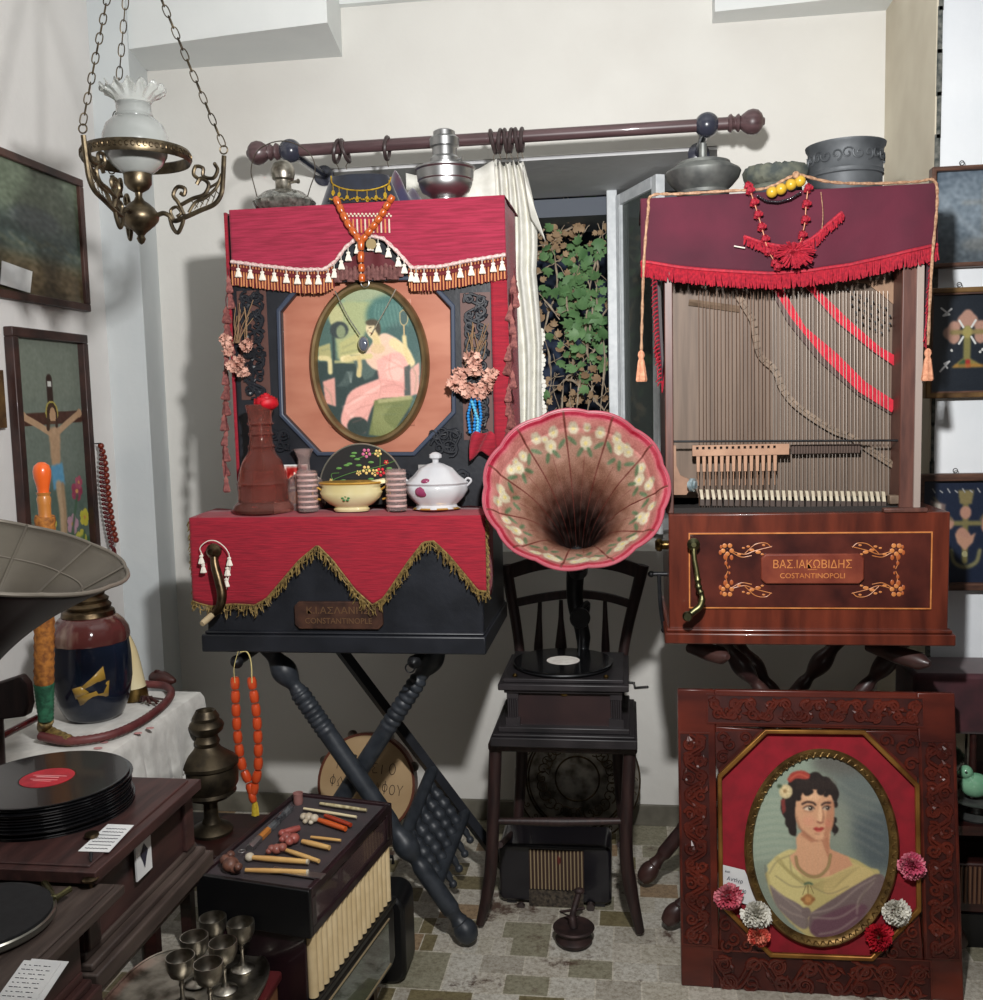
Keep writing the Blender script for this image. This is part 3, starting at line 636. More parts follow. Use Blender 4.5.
C.poly([(270, 470), (350, 470), (420, 540), (400, 590), (350, 610)], (70, 90, 84), 8)
C.poly([(350, 470), (450, 360), (540, 390), (585, 450), (600, 530), (560, 560), (430, 560), (370, 520)], (216, 176, 150), 4, sp=True)
C.line([(520, 410), (580, 460), (610, 520)], 52, (214, 190, 138), 3).line([(600, 510), (585, 440), (580, 380)], 24, (206, 184, 126), 2)
C.ell(405, 340, 32, 48, (216, 196, 146), 3, rot=-.2).line([(420, 370), (430, 420)], 44, (212, 190, 140), 4).ell(408, 306, 34, 16, (74, 66, 44), 3).ell(436, 340, 12, 30, (70, 62, 44), 3)
C.line([(388, 322), (402, 320)], 4, (60, 50, 40)).line([(412, 318), (424, 322)], 4, (60, 50, 40)).line([(396, 356), (408, 358)], 4, (170, 90, 80))
C.poly([(420, 500), (540, 460), (600, 540), (600, 690), (520, 710), (440, 640)], (222, 156, 144), 5, sp=True).ell(520, 560, 50, 60, (232, 170, 156), 10)
C.poly([(440, 600), (600, 640), (600, 710), (420, 720), (350, 850), (330, 900), (210, 850), (230, 740), (280, 660)], (220, 152, 140), 5, sp=True)
for k in range(9): C.line([(470-k*10, 620+k*8), (360-k*14, 680+k*8), (300-k*10, 760), (250+k*8, 860)], 5, (238, 180, 166), 3, .45)
for k in range(5): C.line([(450, 610+k*16), (530, 630+k*12), (590, 640+k*10)], 4, (180, 108, 104), 2, .5)
C.poly([(600, 560), (660, 520), (655, 690), (605, 700)], (206, 150, 136), 8).poly([(575, 545), (608, 530), (605, 700), (572, 700)], (66, 74, 70), 3)
C.poly([(400, 720), (620, 710), (600, 760), (480, 930), (360, 910), (390, 790)], (104, 112, 60), 5).poly([(420, 715), (610, 700), (612, 720), (420, 740)], (150, 148, 96), 2)
for k in range(8): C.line([(410+k*12, 750), (390+k*8, 820), (400+k*18, 910)], 5, (156, 158, 100), 2, .6)
C.ell(300, 860, 60, 50, (40, 54, 50), 8).ell(580, 275, 24, 42, (60, 84, 80), 1).line([(560, 250), (580, 236), (602, 262), (600, 300), (580, 318), (562, 300), (560, 250)], 5, (170, 150, 100)).line([(580, 318), (580, 370)], 8, (180, 150, 100))
for k in range(8): C.line([(190+k*8, 640), (230+k*6, 600), (250+k*5, 560), (270, 620)], 3, (150, 160, 150), 1, .4)
C.ell(398, 335, 30, 44, (206, 186, 142), 2, rot=-.25).ell(402, 296, 36, 18, (70, 60, 42), 3).ell(434, 326, 14, 32, (66, 56, 40), 3).line([(384, 326), (396, 322)], 5, (70, 54, 40)).line([(388, 352), (400, 354)], 5, (150, 84, 72)).line([(378, 336), (376, 346)], 4, (150, 116, 86))
for p_ in (((455, 480), (520, 520), (560, 540)), ((470, 560), (540, 540), (590, 560)), ((440, 650), (520, 640), (590, 670)), ((420, 560), (440, 640), (430, 700)), ((500, 470), (490, 560), (520, 640)), ((240, 740), (300, 700), (420, 680)), ((250, 800), (320, 760), (400, 740)), ((270, 840), (330, 820), (370, 780))): C.line(p_, 4, (166, 100, 92), 2, .55)
for p_ in (((620, 540), (640, 600), (630, 680)), ((120, 640), (150, 680), (160, 740)), ((110, 440), (150, 430)), ((230, 430), (300, 400)), ((220, 460), (330, 440)), ((400, 110), (560, 140)), ((460, 760), (560, 750)), ((440, 800), (520, 800))): C.line(p_, 5, (96, 110, 80), 3, .5)
g_ = C.c.mean(2, keepdims=True); C.c = g_+(C.c-g_)*.86
C.line([(385, 478), (330, 482), (250, 490)], 30, (196, 180, 128), 2).line([(322, 490), (325, 535), (318, 580)], 24, (192, 172, 120), 2).line([(416, 366), (428, 420)], 34, (200, 178, 130), 2).ell(430, 440, 40, 26, (200, 172, 134), 8)
C.mottle(5, 0)
def mp(x, y):
    X, Y = 300+x/5.555, 270+y/5.555; return (oc.x+(X-368)*k_, LU+.012, oc.z-(Y-363.6)*k_)
C.build('print', mp, PAINT, op, keep=lambda x, y: ((300+x/5.555-368)/54.5)**2+((270+y/5.555-363.6)/74.5)**2 < 1)
MB().box(oc.x-.12, oc.x+.12, LU+.0145, LU+.0175, oc.z-.17, oc.z+.17).build('backing', copper, op)
# ring loops above the frame
b = MB(); torus(b, at(365, 283, Y=LU-.012), .011, .0014, 'y'); b.build('hanging_ring', steel, op)
# pendant
pd = thing('pendant_necklace', 'silver chain with an oval black stone pendant over the oval picture', 'necklace', at(364, 345, Y=LU-.012))
silver = mat('silver_chain', (200, 196, 180), .3, .9)
for s_ in (((335, 291), (347, 315), (360, 335)), ((396, 289), (385, 310), (372, 333))):
    MB().tube(spline([at(x, y, Y=LU-.012) for x, y in s_], 10), [.0016+.0006*(i % 2) for i in range(21)], 6).build('chain', silver, pd)
b = MB(); b.ball(at(363.5, 344, Y=LU-.014), .016, sc=(.75, .4, 1.15), n=16, m=10); b.build('stone', mat('black_stone', (30, 34, 48), .08, coat=1, col2=(80, 84, 96), scale=120, contrast=(.6, .75)), pd)
MB().lathe([(.019, -.002), (.021, 0), (.019, .002)], at(363.5, 344, Y=LU-.011), 24, axis=(0, 1, 0), sx=.72, sy=1).build('setting', silver, pd)

# ---- amber beads on the top cloth
amber = mat('amber', (176, 84, 30), .25, col2=(146, 62, 22), scale=40, coat=.4, spec=.6)
orange = mat('orange_amber', (204, 78, 38), .3, col2=(186, 64, 30), scale=30, coat=.4)
def beads(parent, path, n, r, L, m, nm='bead', ends=.8):
    me = MB().lathe([(r*.35, -L/2), (r*ends, -L/2*.92), (r, -L*.2), (r, L*.2), (r*ends, L/2*.92), (r*.35, L/2)], n=12).mesh(nm, [m])
    sp = []
    for p, t in along(path, n):
        e = Vector((0, 0, 1)).rotation_difference(t).to_euler(); sp.append((p, e, (1, 1, 1)))
    return rep(nm, me, parent, sp)
am = thing('amber_necklace', 'amber bead string hanging in a Y over the rose cloth', 'necklace', at(366, 240, Y=LF-.02))
L_ = spline([at(x, y, Y=LF-.018) for x, y in ((337, 201), (347, 222), (358, 238))], 6); R2 = spline([at(x, y, Y=LF-.018) for x, y in ((391, 199), (378, 220), (364, 238))], 6)
beads(am, L_, 6, .0098, .0235, amber); beads(am, R2, 7, .0098, .021, amber); beads(am, [at(361, 245, Y=LF-.02), at(361, 257, Y=LF-.02)], 2, .0095, .03, amber)
beads(am, [at(361.5, 268, Y=LF-.02), at(362, 278, Y=LF-.02)], 2, .0092, .022, amber)
MB().tube([at(337, 200, Y=LF-.018)]+L_+[at(361, 240, Y=LF-.018), at(361, 282, Y=LF-.02)], .0012, 5).build('string', white_thr, am)
MB().tube([at(392, 196, Y=LF-.01), *R2], .0012, 5).build('string', white_thr, am)
MB().lathe([(.014, 0), (.014, .002)], at(371, 244, Y=LF-.02), 20, axis=(0, 1, 0)).build('coin', mat('old_coin', (170, 150, 110), .4, .7), am)

# ---- things on the black piano's top
TOPZ = uz1+.006
# glass and nickel oil lamp lying in its wire carrier
YT = 2.72
c = at(284, 200, Y=YT); c.z = TOPZ
ol = thing('oil_lamp', 'squat nickel and glass oil lamp in a hooped wire carrier', 'oil lamp', c)
MB().lathe([(.0, 0), (.064, .0), (.077, .006), (.084, .018), (.087, .028), (.079, .036), (.070, .042), (.056, .054), (.038, .060), (.03, .062)], c, lobes=22, lob=.02, n=66).build('font', mat('grey_glass', (150, 148, 140), .12, .55, col2=(86, 84, 78), scale=60, coat=.5), ol)
MB().lathe([(.028, .060), (.022, .068), (.022, .088), (.03, .092), (.033, .104), (.033, .118), (.026, .134), (.014, .142), (0, .143)], c).build('burner', pewter, ol)
MB().lathe([(.0, 0), (.004, 0), (.004, .02), (.0065, .022), (.0065, .026), (0, .026)], c+Vector((.024, -.004, .082)), axis=(1, -.3, 0), n=12).build('wick_knob', pewter, ol)
hp = [at(x, y, Y=YT) for x, y in ((261, 199), (254, 185), (251, 170), (256, 153), (268, 144), (284, 141), (300, 146), (312, 157), (315, 172), (310, 188), (303, 200))]
hp[0].z = hp[-1].z = TOPZ+.002
MB().tube(spline(hp, 6), .0016, 6).build('wire_hoop', hk, ol)
# nickel lamp burner (bowl with stacked drum)
c = at(446, 200, Y=2.74); c.z = TOPZ
nl = thing('lamp_burner', 'shiny nickel lamp font with stepped drum burner, right of the coin necklace', 'oil lamp', c)
MB().lathe([(0, 0), (.036, 0), (.036, .006), (.03, .012), (.03, .018), (.044, .024), (.066, .038), (.074, .056), (.074, .064), (.077, .067), (.079, .092), (.083, .096), (.083, .101), (.078, .103), (.03, .104)], c, 40).build('bowl', steel, nl)
MB().lathe([(r, .103+(z-.103)*1.2) for r, z in [(.044, .103), (.046, .112), (.040, .114), (.040, .122), (.038, .124), (.034, .128), (.034, .146), (.040, .149), (.041, .166), (.036, .170), (.030, .172), (.030, .182), (.022, .186), (.010, .187), (0, .187)]], c, 36).build('drum', steel, nl)
MB().lathe([(0, 0), (.003, 0), (.003, .012), (.006, .014), (.006, .018), (0, .018)], c+Vector((.038, -.02, .118)), axis=(1, -.5, 0), n=10).build('knob', steel, nl)
# dark cushion with gold coin necklace
c = at(360, 200, Y=2.70)
def cush(u, v):
    a = PI*u; p = at(361+36*math.cos(a)*-1*(1-.18*v), 200-28*v, Y=2.68); z = TOPZ+(p.z-TOPZ)*1.0 if v else TOPZ
    return (p.x, 2.66-.05*math.sin(a)*(1-.5*v)+.05*v*0, max(TOPZ, z))
dkc = mat('midnight_velvet', (24, 30, 44), .8, col2=(16, 20, 32), scale=30, sheen=.3)
b = MB(); r0_ = []
for v in (0, .2, .5, .8, 1.0, 1.04):
    k = 1.22-.34*v; ring = []
    for j in range(36):
        a = 2*PI*j/36; p = at(360, 200, Y=2.68); ring.append((p.x+.093*k*math.cos(a)*(1 if v < 1.02 else .6), 2.685+.05*k*math.sin(a)*(1 if v < 1.02 else .6), TOPZ-.001+.078*min(v, 1)))
    r0_.append(ring)
b.loft(r0_); cb = tag(b.build('velvet_cushion', dkc), 'midnight blue velvet cushion under the gold coin necklace', 'cushion')
cn = thing('coin_necklace', 'gold chain with small hanging coins across the dark velvet cushion', 'necklace', at(360, 195, Y=2.62))
gold = mat('yellow_gold', (214, 180, 60), .35, .6, col2=(180, 140, 40), scale=60)
def cy_(x): return 2.685-.052*math.sqrt(max(0, 1-((x-360)/37)**2))-.004
npts = [(331, 176), (333, 184), (345, 189), (360, 190.5), (375, 189), (388, 184), (391, 177)]
np2 = spline2(npts, 6); path = [at(x, y, Y=cy_(x)) for x, y in np2]
MB().tube(path, [.0018+.0006*(i % 2) for i in range(len(path))], 6).build('chain', gold, cn)
cm = MB(); cm.tube([(0, 0, 0), (0, 0, -.014)], .0008, 5); cm.lathe([(.002, -.0008), (.0062, -.0008), (.0062, .0008), (0, .0008)], (0, 0, -.021), 12, axis=(0, 1, 0), sx=.8, sy=1.25); cm = cm.mesh('coin', [gold])
rep('coin', cm, cn, [at(x, y, Y=cy_(x)-.004) for x, y in ((333, 185), (339, 187), (347, 190), (357, 191), (367, 191), (376, 190), (385, 187), (389, 180))])
b = MB(); bl = [at(330+x*1.0, 200.5+.8*math.sin(x), Y=2.618) for x in range(0, 58, 2)]
for p in bl: b.ball(p+Vector((0, 0, .004)), .0028, n=6, m=4)
b.build('bead_row', gold, cn)
# crumpled dark blue and purple scarf
def scf(u, v):
    x = 318+u*110; hgt = interp(x, [(318, 0), (330, 14), (345, 22), (375, 24), (395, 30), (410, 20), (422, 8), (430, 0)])
    p = at(x, 200, Y=2.80); return (p.x, 2.73+.16*v, TOPZ+.002+(hgt*.0036)*math.sin(PI*v)**.7*(.85+.25*math.sin(x*.31+v*9)))
b = MB(); b.grid(scf, 60, 24); tag(b.build('folded_scarf', mat('indigo_scarf', (44, 40, 72), .7, col2=(70, 28, 50), scale=14, sheen=.3), solid=.003), 'crumpled indigo and plum scarf behind the velvet cushion', 'scarf')

# ---- dried flowers, blue beads
dry1 = mat('dried_petal', (216, 172, 154), .8, col2=(178, 126, 110), scale=40); dryst = mat('dried_stem', (132, 104, 76), .8)
def petalball(b, c, R, n, s, seed, mi=0, flat=1):
    r = random.Random(seed)
    for k in range(n):
        d = Vector((r.gauss(0, 1), r.gauss(0, 1)*flat, r.gauss(0, 1))).normalized(); p = Vector(c)+d*R*r.uniform(.35, .95)
        q = T(p) @ d.to_track_quat('Z', 'Y').to_matrix().to_4x4() @ Rz(r.uniform(0, 6)); ss = s*r.uniform(.7, 1.2)
        vs = [q @ Vector(v) for v in ((0, -.2*ss, -.3*ss), (-.7*ss, .1*ss, .15*ss), (-.45*ss, .9*ss, .5*ss), (0, .75*ss, .22*ss), (.45*ss, 1.0*ss, .5*ss), (.7*ss, .1*ss, .1*ss), (0, .35*ss, 0))]
        b.add(vs, [(0, 1, 6), (1, 2, 6), (2, 3, 6), (3, 4, 6), (4, 5, 6), (5, 0, 6)], mi)
for nm, cx_, cy2, pts_, lab in (('L', 238, 355, [(228, 350), (238, 362), (246, 345), (232, 366), (226, 340), (242, 372)], 'bunch of withered pink flowers hanging left of the oval picture'),
        ('R', 471, 378, [(460, 376), (474, 370), (486, 384), (466, 390), (478, 392), (472, 358), (490, 376), (456, 384)], 'bunch of withered pink roses hanging right of the oval picture')):
    t = thing('dried_flowers', lab, 'dried flowers', at(cx_, cy2, Y=LU-.03))
    b = MB()
    for i, (x, y) in enumerate(pts_): petalball(b, at(x, y, Y=LU-.028-.012*(i % 2)), .021 if nm == 'R' else .017, 60, .0115 if nm == 'R' else .009, i+len(nm)*3)
    b.build('petals', dry1, t)
    b = MB()
    for k in range(12): a = at(cx_+lr.uniform(-6, 10), cy2-12, Y=LU-.02); e = at(cx_+lr.uniform(-4, 18), cy2-50+lr.uniform(-8, 14), Y=LU-.012); b.tube(spline([a, (a+e)/2+Vector((.006*math.sin(k), -.006, 0)), e], 4), .0011, 4)
    if nm == 'R':
        for k in range(6): a = at(cx_+lr.uniform(-5, 8), cy2+8, Y=LU-.02); e = at(cx_+lr.uniform(2, 14), cy2+60, Y=LU-.012); b.tube([a, (a+e)/2, e], .001, 4)
    b.build('stems', dryst, t)
bb = thing('blue_beads', 'loops of bright blue beads hanging below the withered roses', 'beads', at(475, 420, Y=LU-.02))
blue = mat('blue_glass', (36, 124, 190), .25, coat=.5)
for i, pt in enumerate((((472, 398), (468, 415), (470, 432)), ((475, 398), (475, 418), (474, 436)), ((479, 398), (481, 416), (479, 433)), ((472, 402), (478, 420), (477, 434)))):
    b = MB()
    for p, _t in along([at(x, y, Y=LU-.02-.003*i) for x, y in pt], 12): b.ball(p, .0046, n=8, m=6)
    b.build('strand', blue if i != 3 else mat('turquoise_glass', (90, 170, 200), .3), bb)

# ---- on the keyboard shelf
SH = ZT_+.0065
glass = mat('clear_glass', (226, 206, 202), .05, trans=.86, ior=1.3, spec=.6); pinkg = mat('rose_glass', (196, 126, 114), .05, trans=.86, ior=1.25, col2=(186, 112, 100), scale=8)
YS = 2.535
c = at(264.5, 512, Y=YS); c.z = SH
k2 = at(365, 500, Y=YS).x-at(364, 500, Y=YS).x
dc = thing('glass_decanter', 'tall ribbed pink glass decanter with bell shaped body', 'decanter', c)
pr = [(0, 0), (29, 0), (30.5, 3), (29, 7), (25, 10), (24.5, 22), (24.5, 26), (26, 28), (24, 31), (23, 38), (19, 50), (14, 57), (12.5, 62), (13.5, 64), (11.5, 67), (11, 74), (12.5, 76), (11, 79), (11, 84), (13, 86), (11.5, 89), (11.5, 94), (12.5, 98), (14, 104), (13, 105), (10, 98), (9, 60), (20, 46), (22, 12), (0, 8)]
MB().lathe([(r*k2, z*k2) for r, z in pr], c, 40).build('body', pinkg, dc)
MB().lathe([(0, 10*k2), (20*k2, 10.5*k2), (20*k2, 14*k2), (17.5*k2, 40*k2), (0, 40.5*k2)], c, 30).build('liquid', mat('rose_syrup', (150, 74, 62), .2, trans=.5), dc)
rs = thing('red_rose', 'red cloth rose standing in the neck of the pink decanter', 'flower', c+Vector((0, 0, .26)))
rosem = mat('red_petal', (200, 14, 34), .55, col2=(160, 8, 24), scale=30)
rc = at(266, 401, Y=YS)
b = MB()
for k in range(19):
    a = k*2.4; rr = (1.4+k*.62)*k2; hh = (11.5-k*.22)*k2
    def pet(u, v, a=a, rr=rr, hh=hh, k=k):
        q = a+(u-.5)*(2.6-.05*k); w = v; R_2 = rr*(.45+.6*math.sin(min(1, w*1.6)*PI*.5)-.10*w)
        return (rc.x+R_2*math.cos(q), rc.y+R_2*math.sin(q), rc.z-9*k2+hh*1.5*w-(2.2*k2*(2*u-1)**2)*w)
    b.grid(pet, 8, 7)
b.build('petals', rosem, rs, solid=.0008)
MB().tube([rc+Vector((0, 0, -.014)), (c.x, c.y, rc.z-.08), (c.x+.004, c.y, SH+.06)], .0025, 6).build('stem', mat('green_stem', (50, 80, 40), .6), rs)
# black-and-red calendar photo card
pc = thing('photo_postcard', 'colour photo postcard with people in red leaning behind the decanter', 'postcard', at(293, 475, Y=LU-.02))
C = Canvas(0, 0, 110, 100, 60, (160, 120, 100)); C.poly([(0, 0), (110, 0), (110, 60), (0, 60)], (190, 176, 168)).poly([(45, 5), (105, 5), (105, 55), (45, 60)], (150, 30, 26), 3).ell(25, 30, 9, 12, (206, 160, 130), 1).poly([(8, 42), (42, 42), (46, 95), (4, 95)], (90, 100, 124), 2)
C.ell(60, 35, 6, 9, (220, 170, 140), 1).ell(82, 38, 6, 9, (220, 170, 140), 1).poly([(48, 48), (100, 48), (102, 75), (48, 75)], (120, 30, 26), 3).poly([(40, 72), (110, 66), (110, 100), (38, 100)], (196, 130, 66), 3).line([(70, 20), (74, 60)], 5, (236, 226, 210)).line([(56, 62), (100, 58)], 6, (226, 214, 190)).mottle(12, 1)
Mc = T(at(272, 503, Y=LU-.035)) @ Rx(math.radians(-8))
C.build('photo', lambda x, y: Mc @ Vector((x*.00092, -.0008, (100-y)*.00102)), PAINTG, pc)
MB(Mc).box(-.003, .1045, 0, .001, -.0555, .105).build('card', paper, pc)
for o_ in (): pass
# small clear bottle, striped tumblers
c = at(306, 512, Y=2.59); c.z = SH
bo = thing('perfume_bottle', 'small round clear glass bottle with flared neck behind the left tumbler', 'bottle', c)
MB().lathe([(r*k2, z*k2) for r, z in [(0, 0), (18, 0), (21, 6), (21, 20), (17, 30), (8, 36), (6, 40), (6, 50), (9, 57), (11, 60), (9.5, 60), (4.5, 50), (4.5, 40), (15, 29), (18, 18), (17, 6), (0, 4)]], c, 30).build('body', glass, bo)
for x, lab in ((308.5, 'ribbed pinkish glass tumbler standing left of the porcelain bowl'), (397, 'ribbed pinkish glass tumbler standing between bowl and tureen')):
    c = at(x, 513, Y=YS-.02); c.z = SH
    g = thing('glass_tumbler', lab, 'glass', c, 'ribbed glass tumblers')
    MB().lathe([(0, 0)]+[((9.6+.5*(i % 2))*k2, i*2.6*k2+.001) for i in range(16)]+[(8.6*k2, 40*k2), (8.4*k2, 6*k2), (0, 6*k2)], c, 30, sx=1, sy=.85).build('body', glass, g)
    b = MB()
    for i in range(7): b.lathe([(9.9*k2, 0), (10.2*k2, .8*k2), (9.9*k2, 2*k2)], c+Vector((0, 0, (4+i*5.2)*k2)), 30, sy=.86, cap=False)
    b.build('painted_bands', mat('band_%d' % x, (190, 160, 154), .35, col2=(170, 134, 128), scale=30), g)
# black embroidered round bag
c = at(363, 512, Y=2.60); c.z = SH
em = thing('embroidered_pouch', 'round black pouch embroidered with coloured flowers and edged in silver cord', 'pouch', c)
Rr = 43*k2; cc = Vector((c.x, 2.60, at(364, 487, Y=2.60).z))
b = MB(); zc0 = SH-cc.z
poly = [(cc.x+Rr*math.cos(a), max(SH, cc.z+Rr*1.0*math.sin(a))) for a in np.linspace(-.42, PI+.42, 50)]
b.prism(poly, 2.597, 2.61); b.build('body', mat('black_velvet', (16, 15, 15), .8, sheen=.3), em, bevel=.002)
MB().tube([(x, 2.597, z) for x, z in poly], .0022, 6).build('silver_cord', silver, em)
em1 = MB(); cols = [mat('thread_%d' % i, c_, .7) for i, c_ in enumerate(((86, 130, 64), (214, 182, 110), (188, 96, 130), (196, 34, 44)))]
def epx(x, y): p = at(200+x/3.277, 270+y/3.277, Y=2.595); return Vector((p.x, 2.5955, p.z))
def fl(x, y, r, mi, n=5):
    for k in range(n): a = 2*PI*k/n+.3; em1.ball(epx(x+r*math.cos(a)*.8, y+r*math.sin(a)*.8), .0026*r/8, mi, sc=(1, .35, 1), n=8, m=5)
    em1.ball(epx(x, y), .0022, 1, sc=(1, .5, 1), n=8, m=5)
for st in (((430, 690), (480, 670), (540, 655), (590, 662)), ((510, 620), (540, 610), (585, 600), (590, 650)), ((545, 655), (600, 640), (640, 625)), ((440, 700), (430, 670), (455, 665))): em1.tube(spline([epx(*q) for q in st], 5), .0009, 4, 0)
for x, y, r, mi in ((545, 600, 14, 2), (583, 600, 11, 1), (545, 655, 13, 1), (573, 664, 11, 1), (592, 662, 13, 3), (520, 665, 8, 1), (610, 630, 7, 3), (430, 690, 6, 1)): fl(x, y, r, mi)
for x, y in ((500, 610), (515, 620), (490, 635), (520, 640), (480, 640), (455, 650), (505, 600), (560, 630), (620, 650), (470, 690), (560, 685)): em1.ball(epx(x, y), .0055, 0, sc=(1.5, .25, .6), n=8, m=5)
em1.build('embroidery', cols, em)
# porcelain bowl
c = at(352, 513, Y=YS-.01); c.z = SH
pb = thing('porcelain_bowl', 'oval cream porcelain bowl with gilt rim and green sprig', 'bowl', c)
porc = mat('cream_glaze', (204, 194, 154), .15, coat=.5, col2=(190, 172, 116), scale=8); gilt = mat('gilt_rim', (196, 150, 66), .3, .5)
MB().lathe([(r*k2, z*k2) for r, z in [(0, 0), (17, 0), (18, 2), (16, 4), (22, 7), (29, 13), (31, 18), (29, 23), (31, 27), (30, 28), (27, 24), (26, 14), (0, 8)]], c, 48, sy=.6).build('bowl', porc, pb)
MB().lathe([(31*k2, 26.4*k2), (32*k2, 27.5*k2), (31*k2, 28.6*k2)], c, 48, sy=.6).build('gilt_band', gilt, pb)
for s_ in (-1, 1): MB().tube(spline([c+Vector((s_*29*k2, 0, 20*k2)), c+Vector((s_*37*k2, 0, 24*k2)), c+Vector((s_*38*k2, 0, 14*k2)), c+Vector((s_*31*k2, 0, 11*k2))], 6), .0028, 8).build('handle', gilt, pb)
b = MB()
for dx, dz in ((-3, 14), (0, 15.5), (3, 14), (-1.5, 12), (2, 12)): b.ball(c+Vector((dx*k2-.002, -.6*29.5*k2, dz*k2)), .0035, sc=(1.2, .3, .8), n=8, m=5)
b.build('green_sprig', mat('sprig_green', (60, 110, 60), .4), pb)
cf = thing('folded_letter', 'cream papers lying folded across the porcelain bowl', 'paper', c+Vector((0, 0, .075)))
for i, (a, e, h1, h2) in enumerate(((338, 386, 491, 483), (345, 380, 494, 487))):
    p, q = at(a, h1, Y=YS-.02+i*.015), at(e, h2, Y=YS-.02+i*.015); b = MB(); b.hexa([p, q, q+Vector((0, .03, .003)), p+Vector((0, .03, .003)), p+Vector((0, 0, .008)), q+Vector((0, 0, .010)), q+Vector((0, .03, .013)), p+Vector((0, .03, .011))]); b.build('sheet', mat('cream_paper%d' % i, (230, 220, 176), .6), cf, bevel=.001)
# small silver disc stand behind + tureen
c = at(437, 512, Y=YS); c.z = SH
tu = thing('porcelain_tureen', 'white lidded porcelain sugar bowl with purple floral patches', 'tureen', c)
wpor = mat('white_glaze', (194, 193, 194), .14, coat=.5, col2=(176, 176, 180), scale=6)
MB().lathe([(r*k2, z*k2) for r, z in [(0, 0), (20, 0), (23, 1.5), (20, 3), (19, 5), (26, 12), (30, 19), (30, 23), (28, 25), (0, 25)]], c, 48, lobes=8, lob=.025, sy=.75).build('body', wpor, tu)
lid = MB().lathe([(r*k2, z*k2) for r, z in [(0, 25), (29, 24), (31, 26), (27, 29), (22, 33), (16, 40), (8, 44), (3, 45.5), (3, 48), (6, 50), (6, 53), (3, 55), (0, 55.5)]], c, 48, lobes=8, lob=.025, sy=.75).build('lid', wpor, tu)
MB().lathe([(20.5*k2, .2*k2), (23.5*k2, 1.4*k2), (21*k2, 2.6*k2)], c, 40, sy=.75).build('gilt_band', gilt, tu)
b = MB()
for x, y, sx_, sz_ in ((424, 492, 8, 5.5), (427, 482, 5, 3)): p = at(x, y, Y=YS-.06); b.ball((p.x-.005, c.y-.75*24*k2, p.z), k2, sc=(sx_, 4, sz_), n=14, m=8)
b.build('purple_patch', mat('purple_lustre', (130, 52, 84), .25, coat=.5), tu)
for s_ in (-1, 1): MB().tube(spline([c+Vector((s_*27*k2, 0, 20*k2)), c+Vector((s_*34*k2, 0, 27*k2)), c+Vector((s_*31*k2, 0, 30*k2)), c+Vector((s_*27*k2, 0, 27*k2))], 6), .003, 8).build('handle', wpor, tu)
b = MB(T((at(428, 487, Y=2.60).x, 2.60, SH)) @ Rx(-.12)); b.box(-.028, .028, 0, .002, 0, .115); tag(b.build('glass_plaque', mat('grey_card', (140, 138, 136), .3)), 'small grey card propped behind the porcelain sugar bowl', 'card')
MB().lathe([(0, 0), (.05, 0), (.054, .003), (.05, .004), (0, .004)], (at(468, 512, Y=YS).x, YS, SH), 30)
# ================================================================ right barrel piano (walnut, open front)
RY, RU = 2.45, 2.478
walnut = mat('figured_walnut', (108, 48, 32), .28, col2=(64, 27, 20), scale=3.2, stretch=(9, 1, 1.4), detail=6, coat=.4, contrast=(.3, .7))
walnut2 = mat('burr_walnut', (84, 38, 30), .28, col2=(50, 22, 20), scale=9, stretch=(1.5, 1, 1.2), detail=7, coat=.4)
inlay = mat('boxwood_inlay', (200, 130, 74), .35, col2=(178, 106, 56), scale=40)
rosew = mat('carved_redwood', (98, 38, 26), .3, col2=(62, 23, 18), scale=5, stretch=(1, 1, 3), detail=6, coat=.3)
rx0, rx1 = at(669, 570, Y=RY).x, at(950, 570, Y=RY).x; RB0, RB1, RT_ = .893, .925, 1.216
ro = thing('barrel_piano', 'walnut barrel piano with open strung front and inlaid name plaque', 'barrel piano', ((rx0+rx1)/2, 2.7, RB0))
MB().box(rx0, rx1, RY+.006, 2.86, RB1, RT_).build('lower_case', walnut, ro, bevel=.003)
b = MB(); b.box(rx0-.012, rx1+.014, RY-.012, 2.87, RB0, RB1-.004); b.box(rx0-.008, rx1+.008, RY-.006, 2.865, RB1-.004, RB1+.006); b.build('base_board', walnut, ro, bevel=.004)
def q3(x, y): p = at(640+x/2.866, 500+y/2.866, Y=RY+.004); return Vector((p.x, 0, p.z))
a, c = q3(142, 308), q3(836, 92)
MB().box(a.x+.002, c.x-.002, RY+.002, RY+.006, a.z+.002, c.z-.002).build('front_panel', walnut2, ro)
b = MB(); w = .0015
b.ringplate([(a.x-w, a.z-w), (c.x+w, a.z-w), (c.x+w, c.z+w), (a.x-w, c.z+w)], [(a.x+w, a.z+w), (c.x-w, a.z+w), (c.x-w, c.z-w), (a.x+w, c.z-w)], RY+.0005, RY+.006)
b.build('inlay_line', inlay, ro)
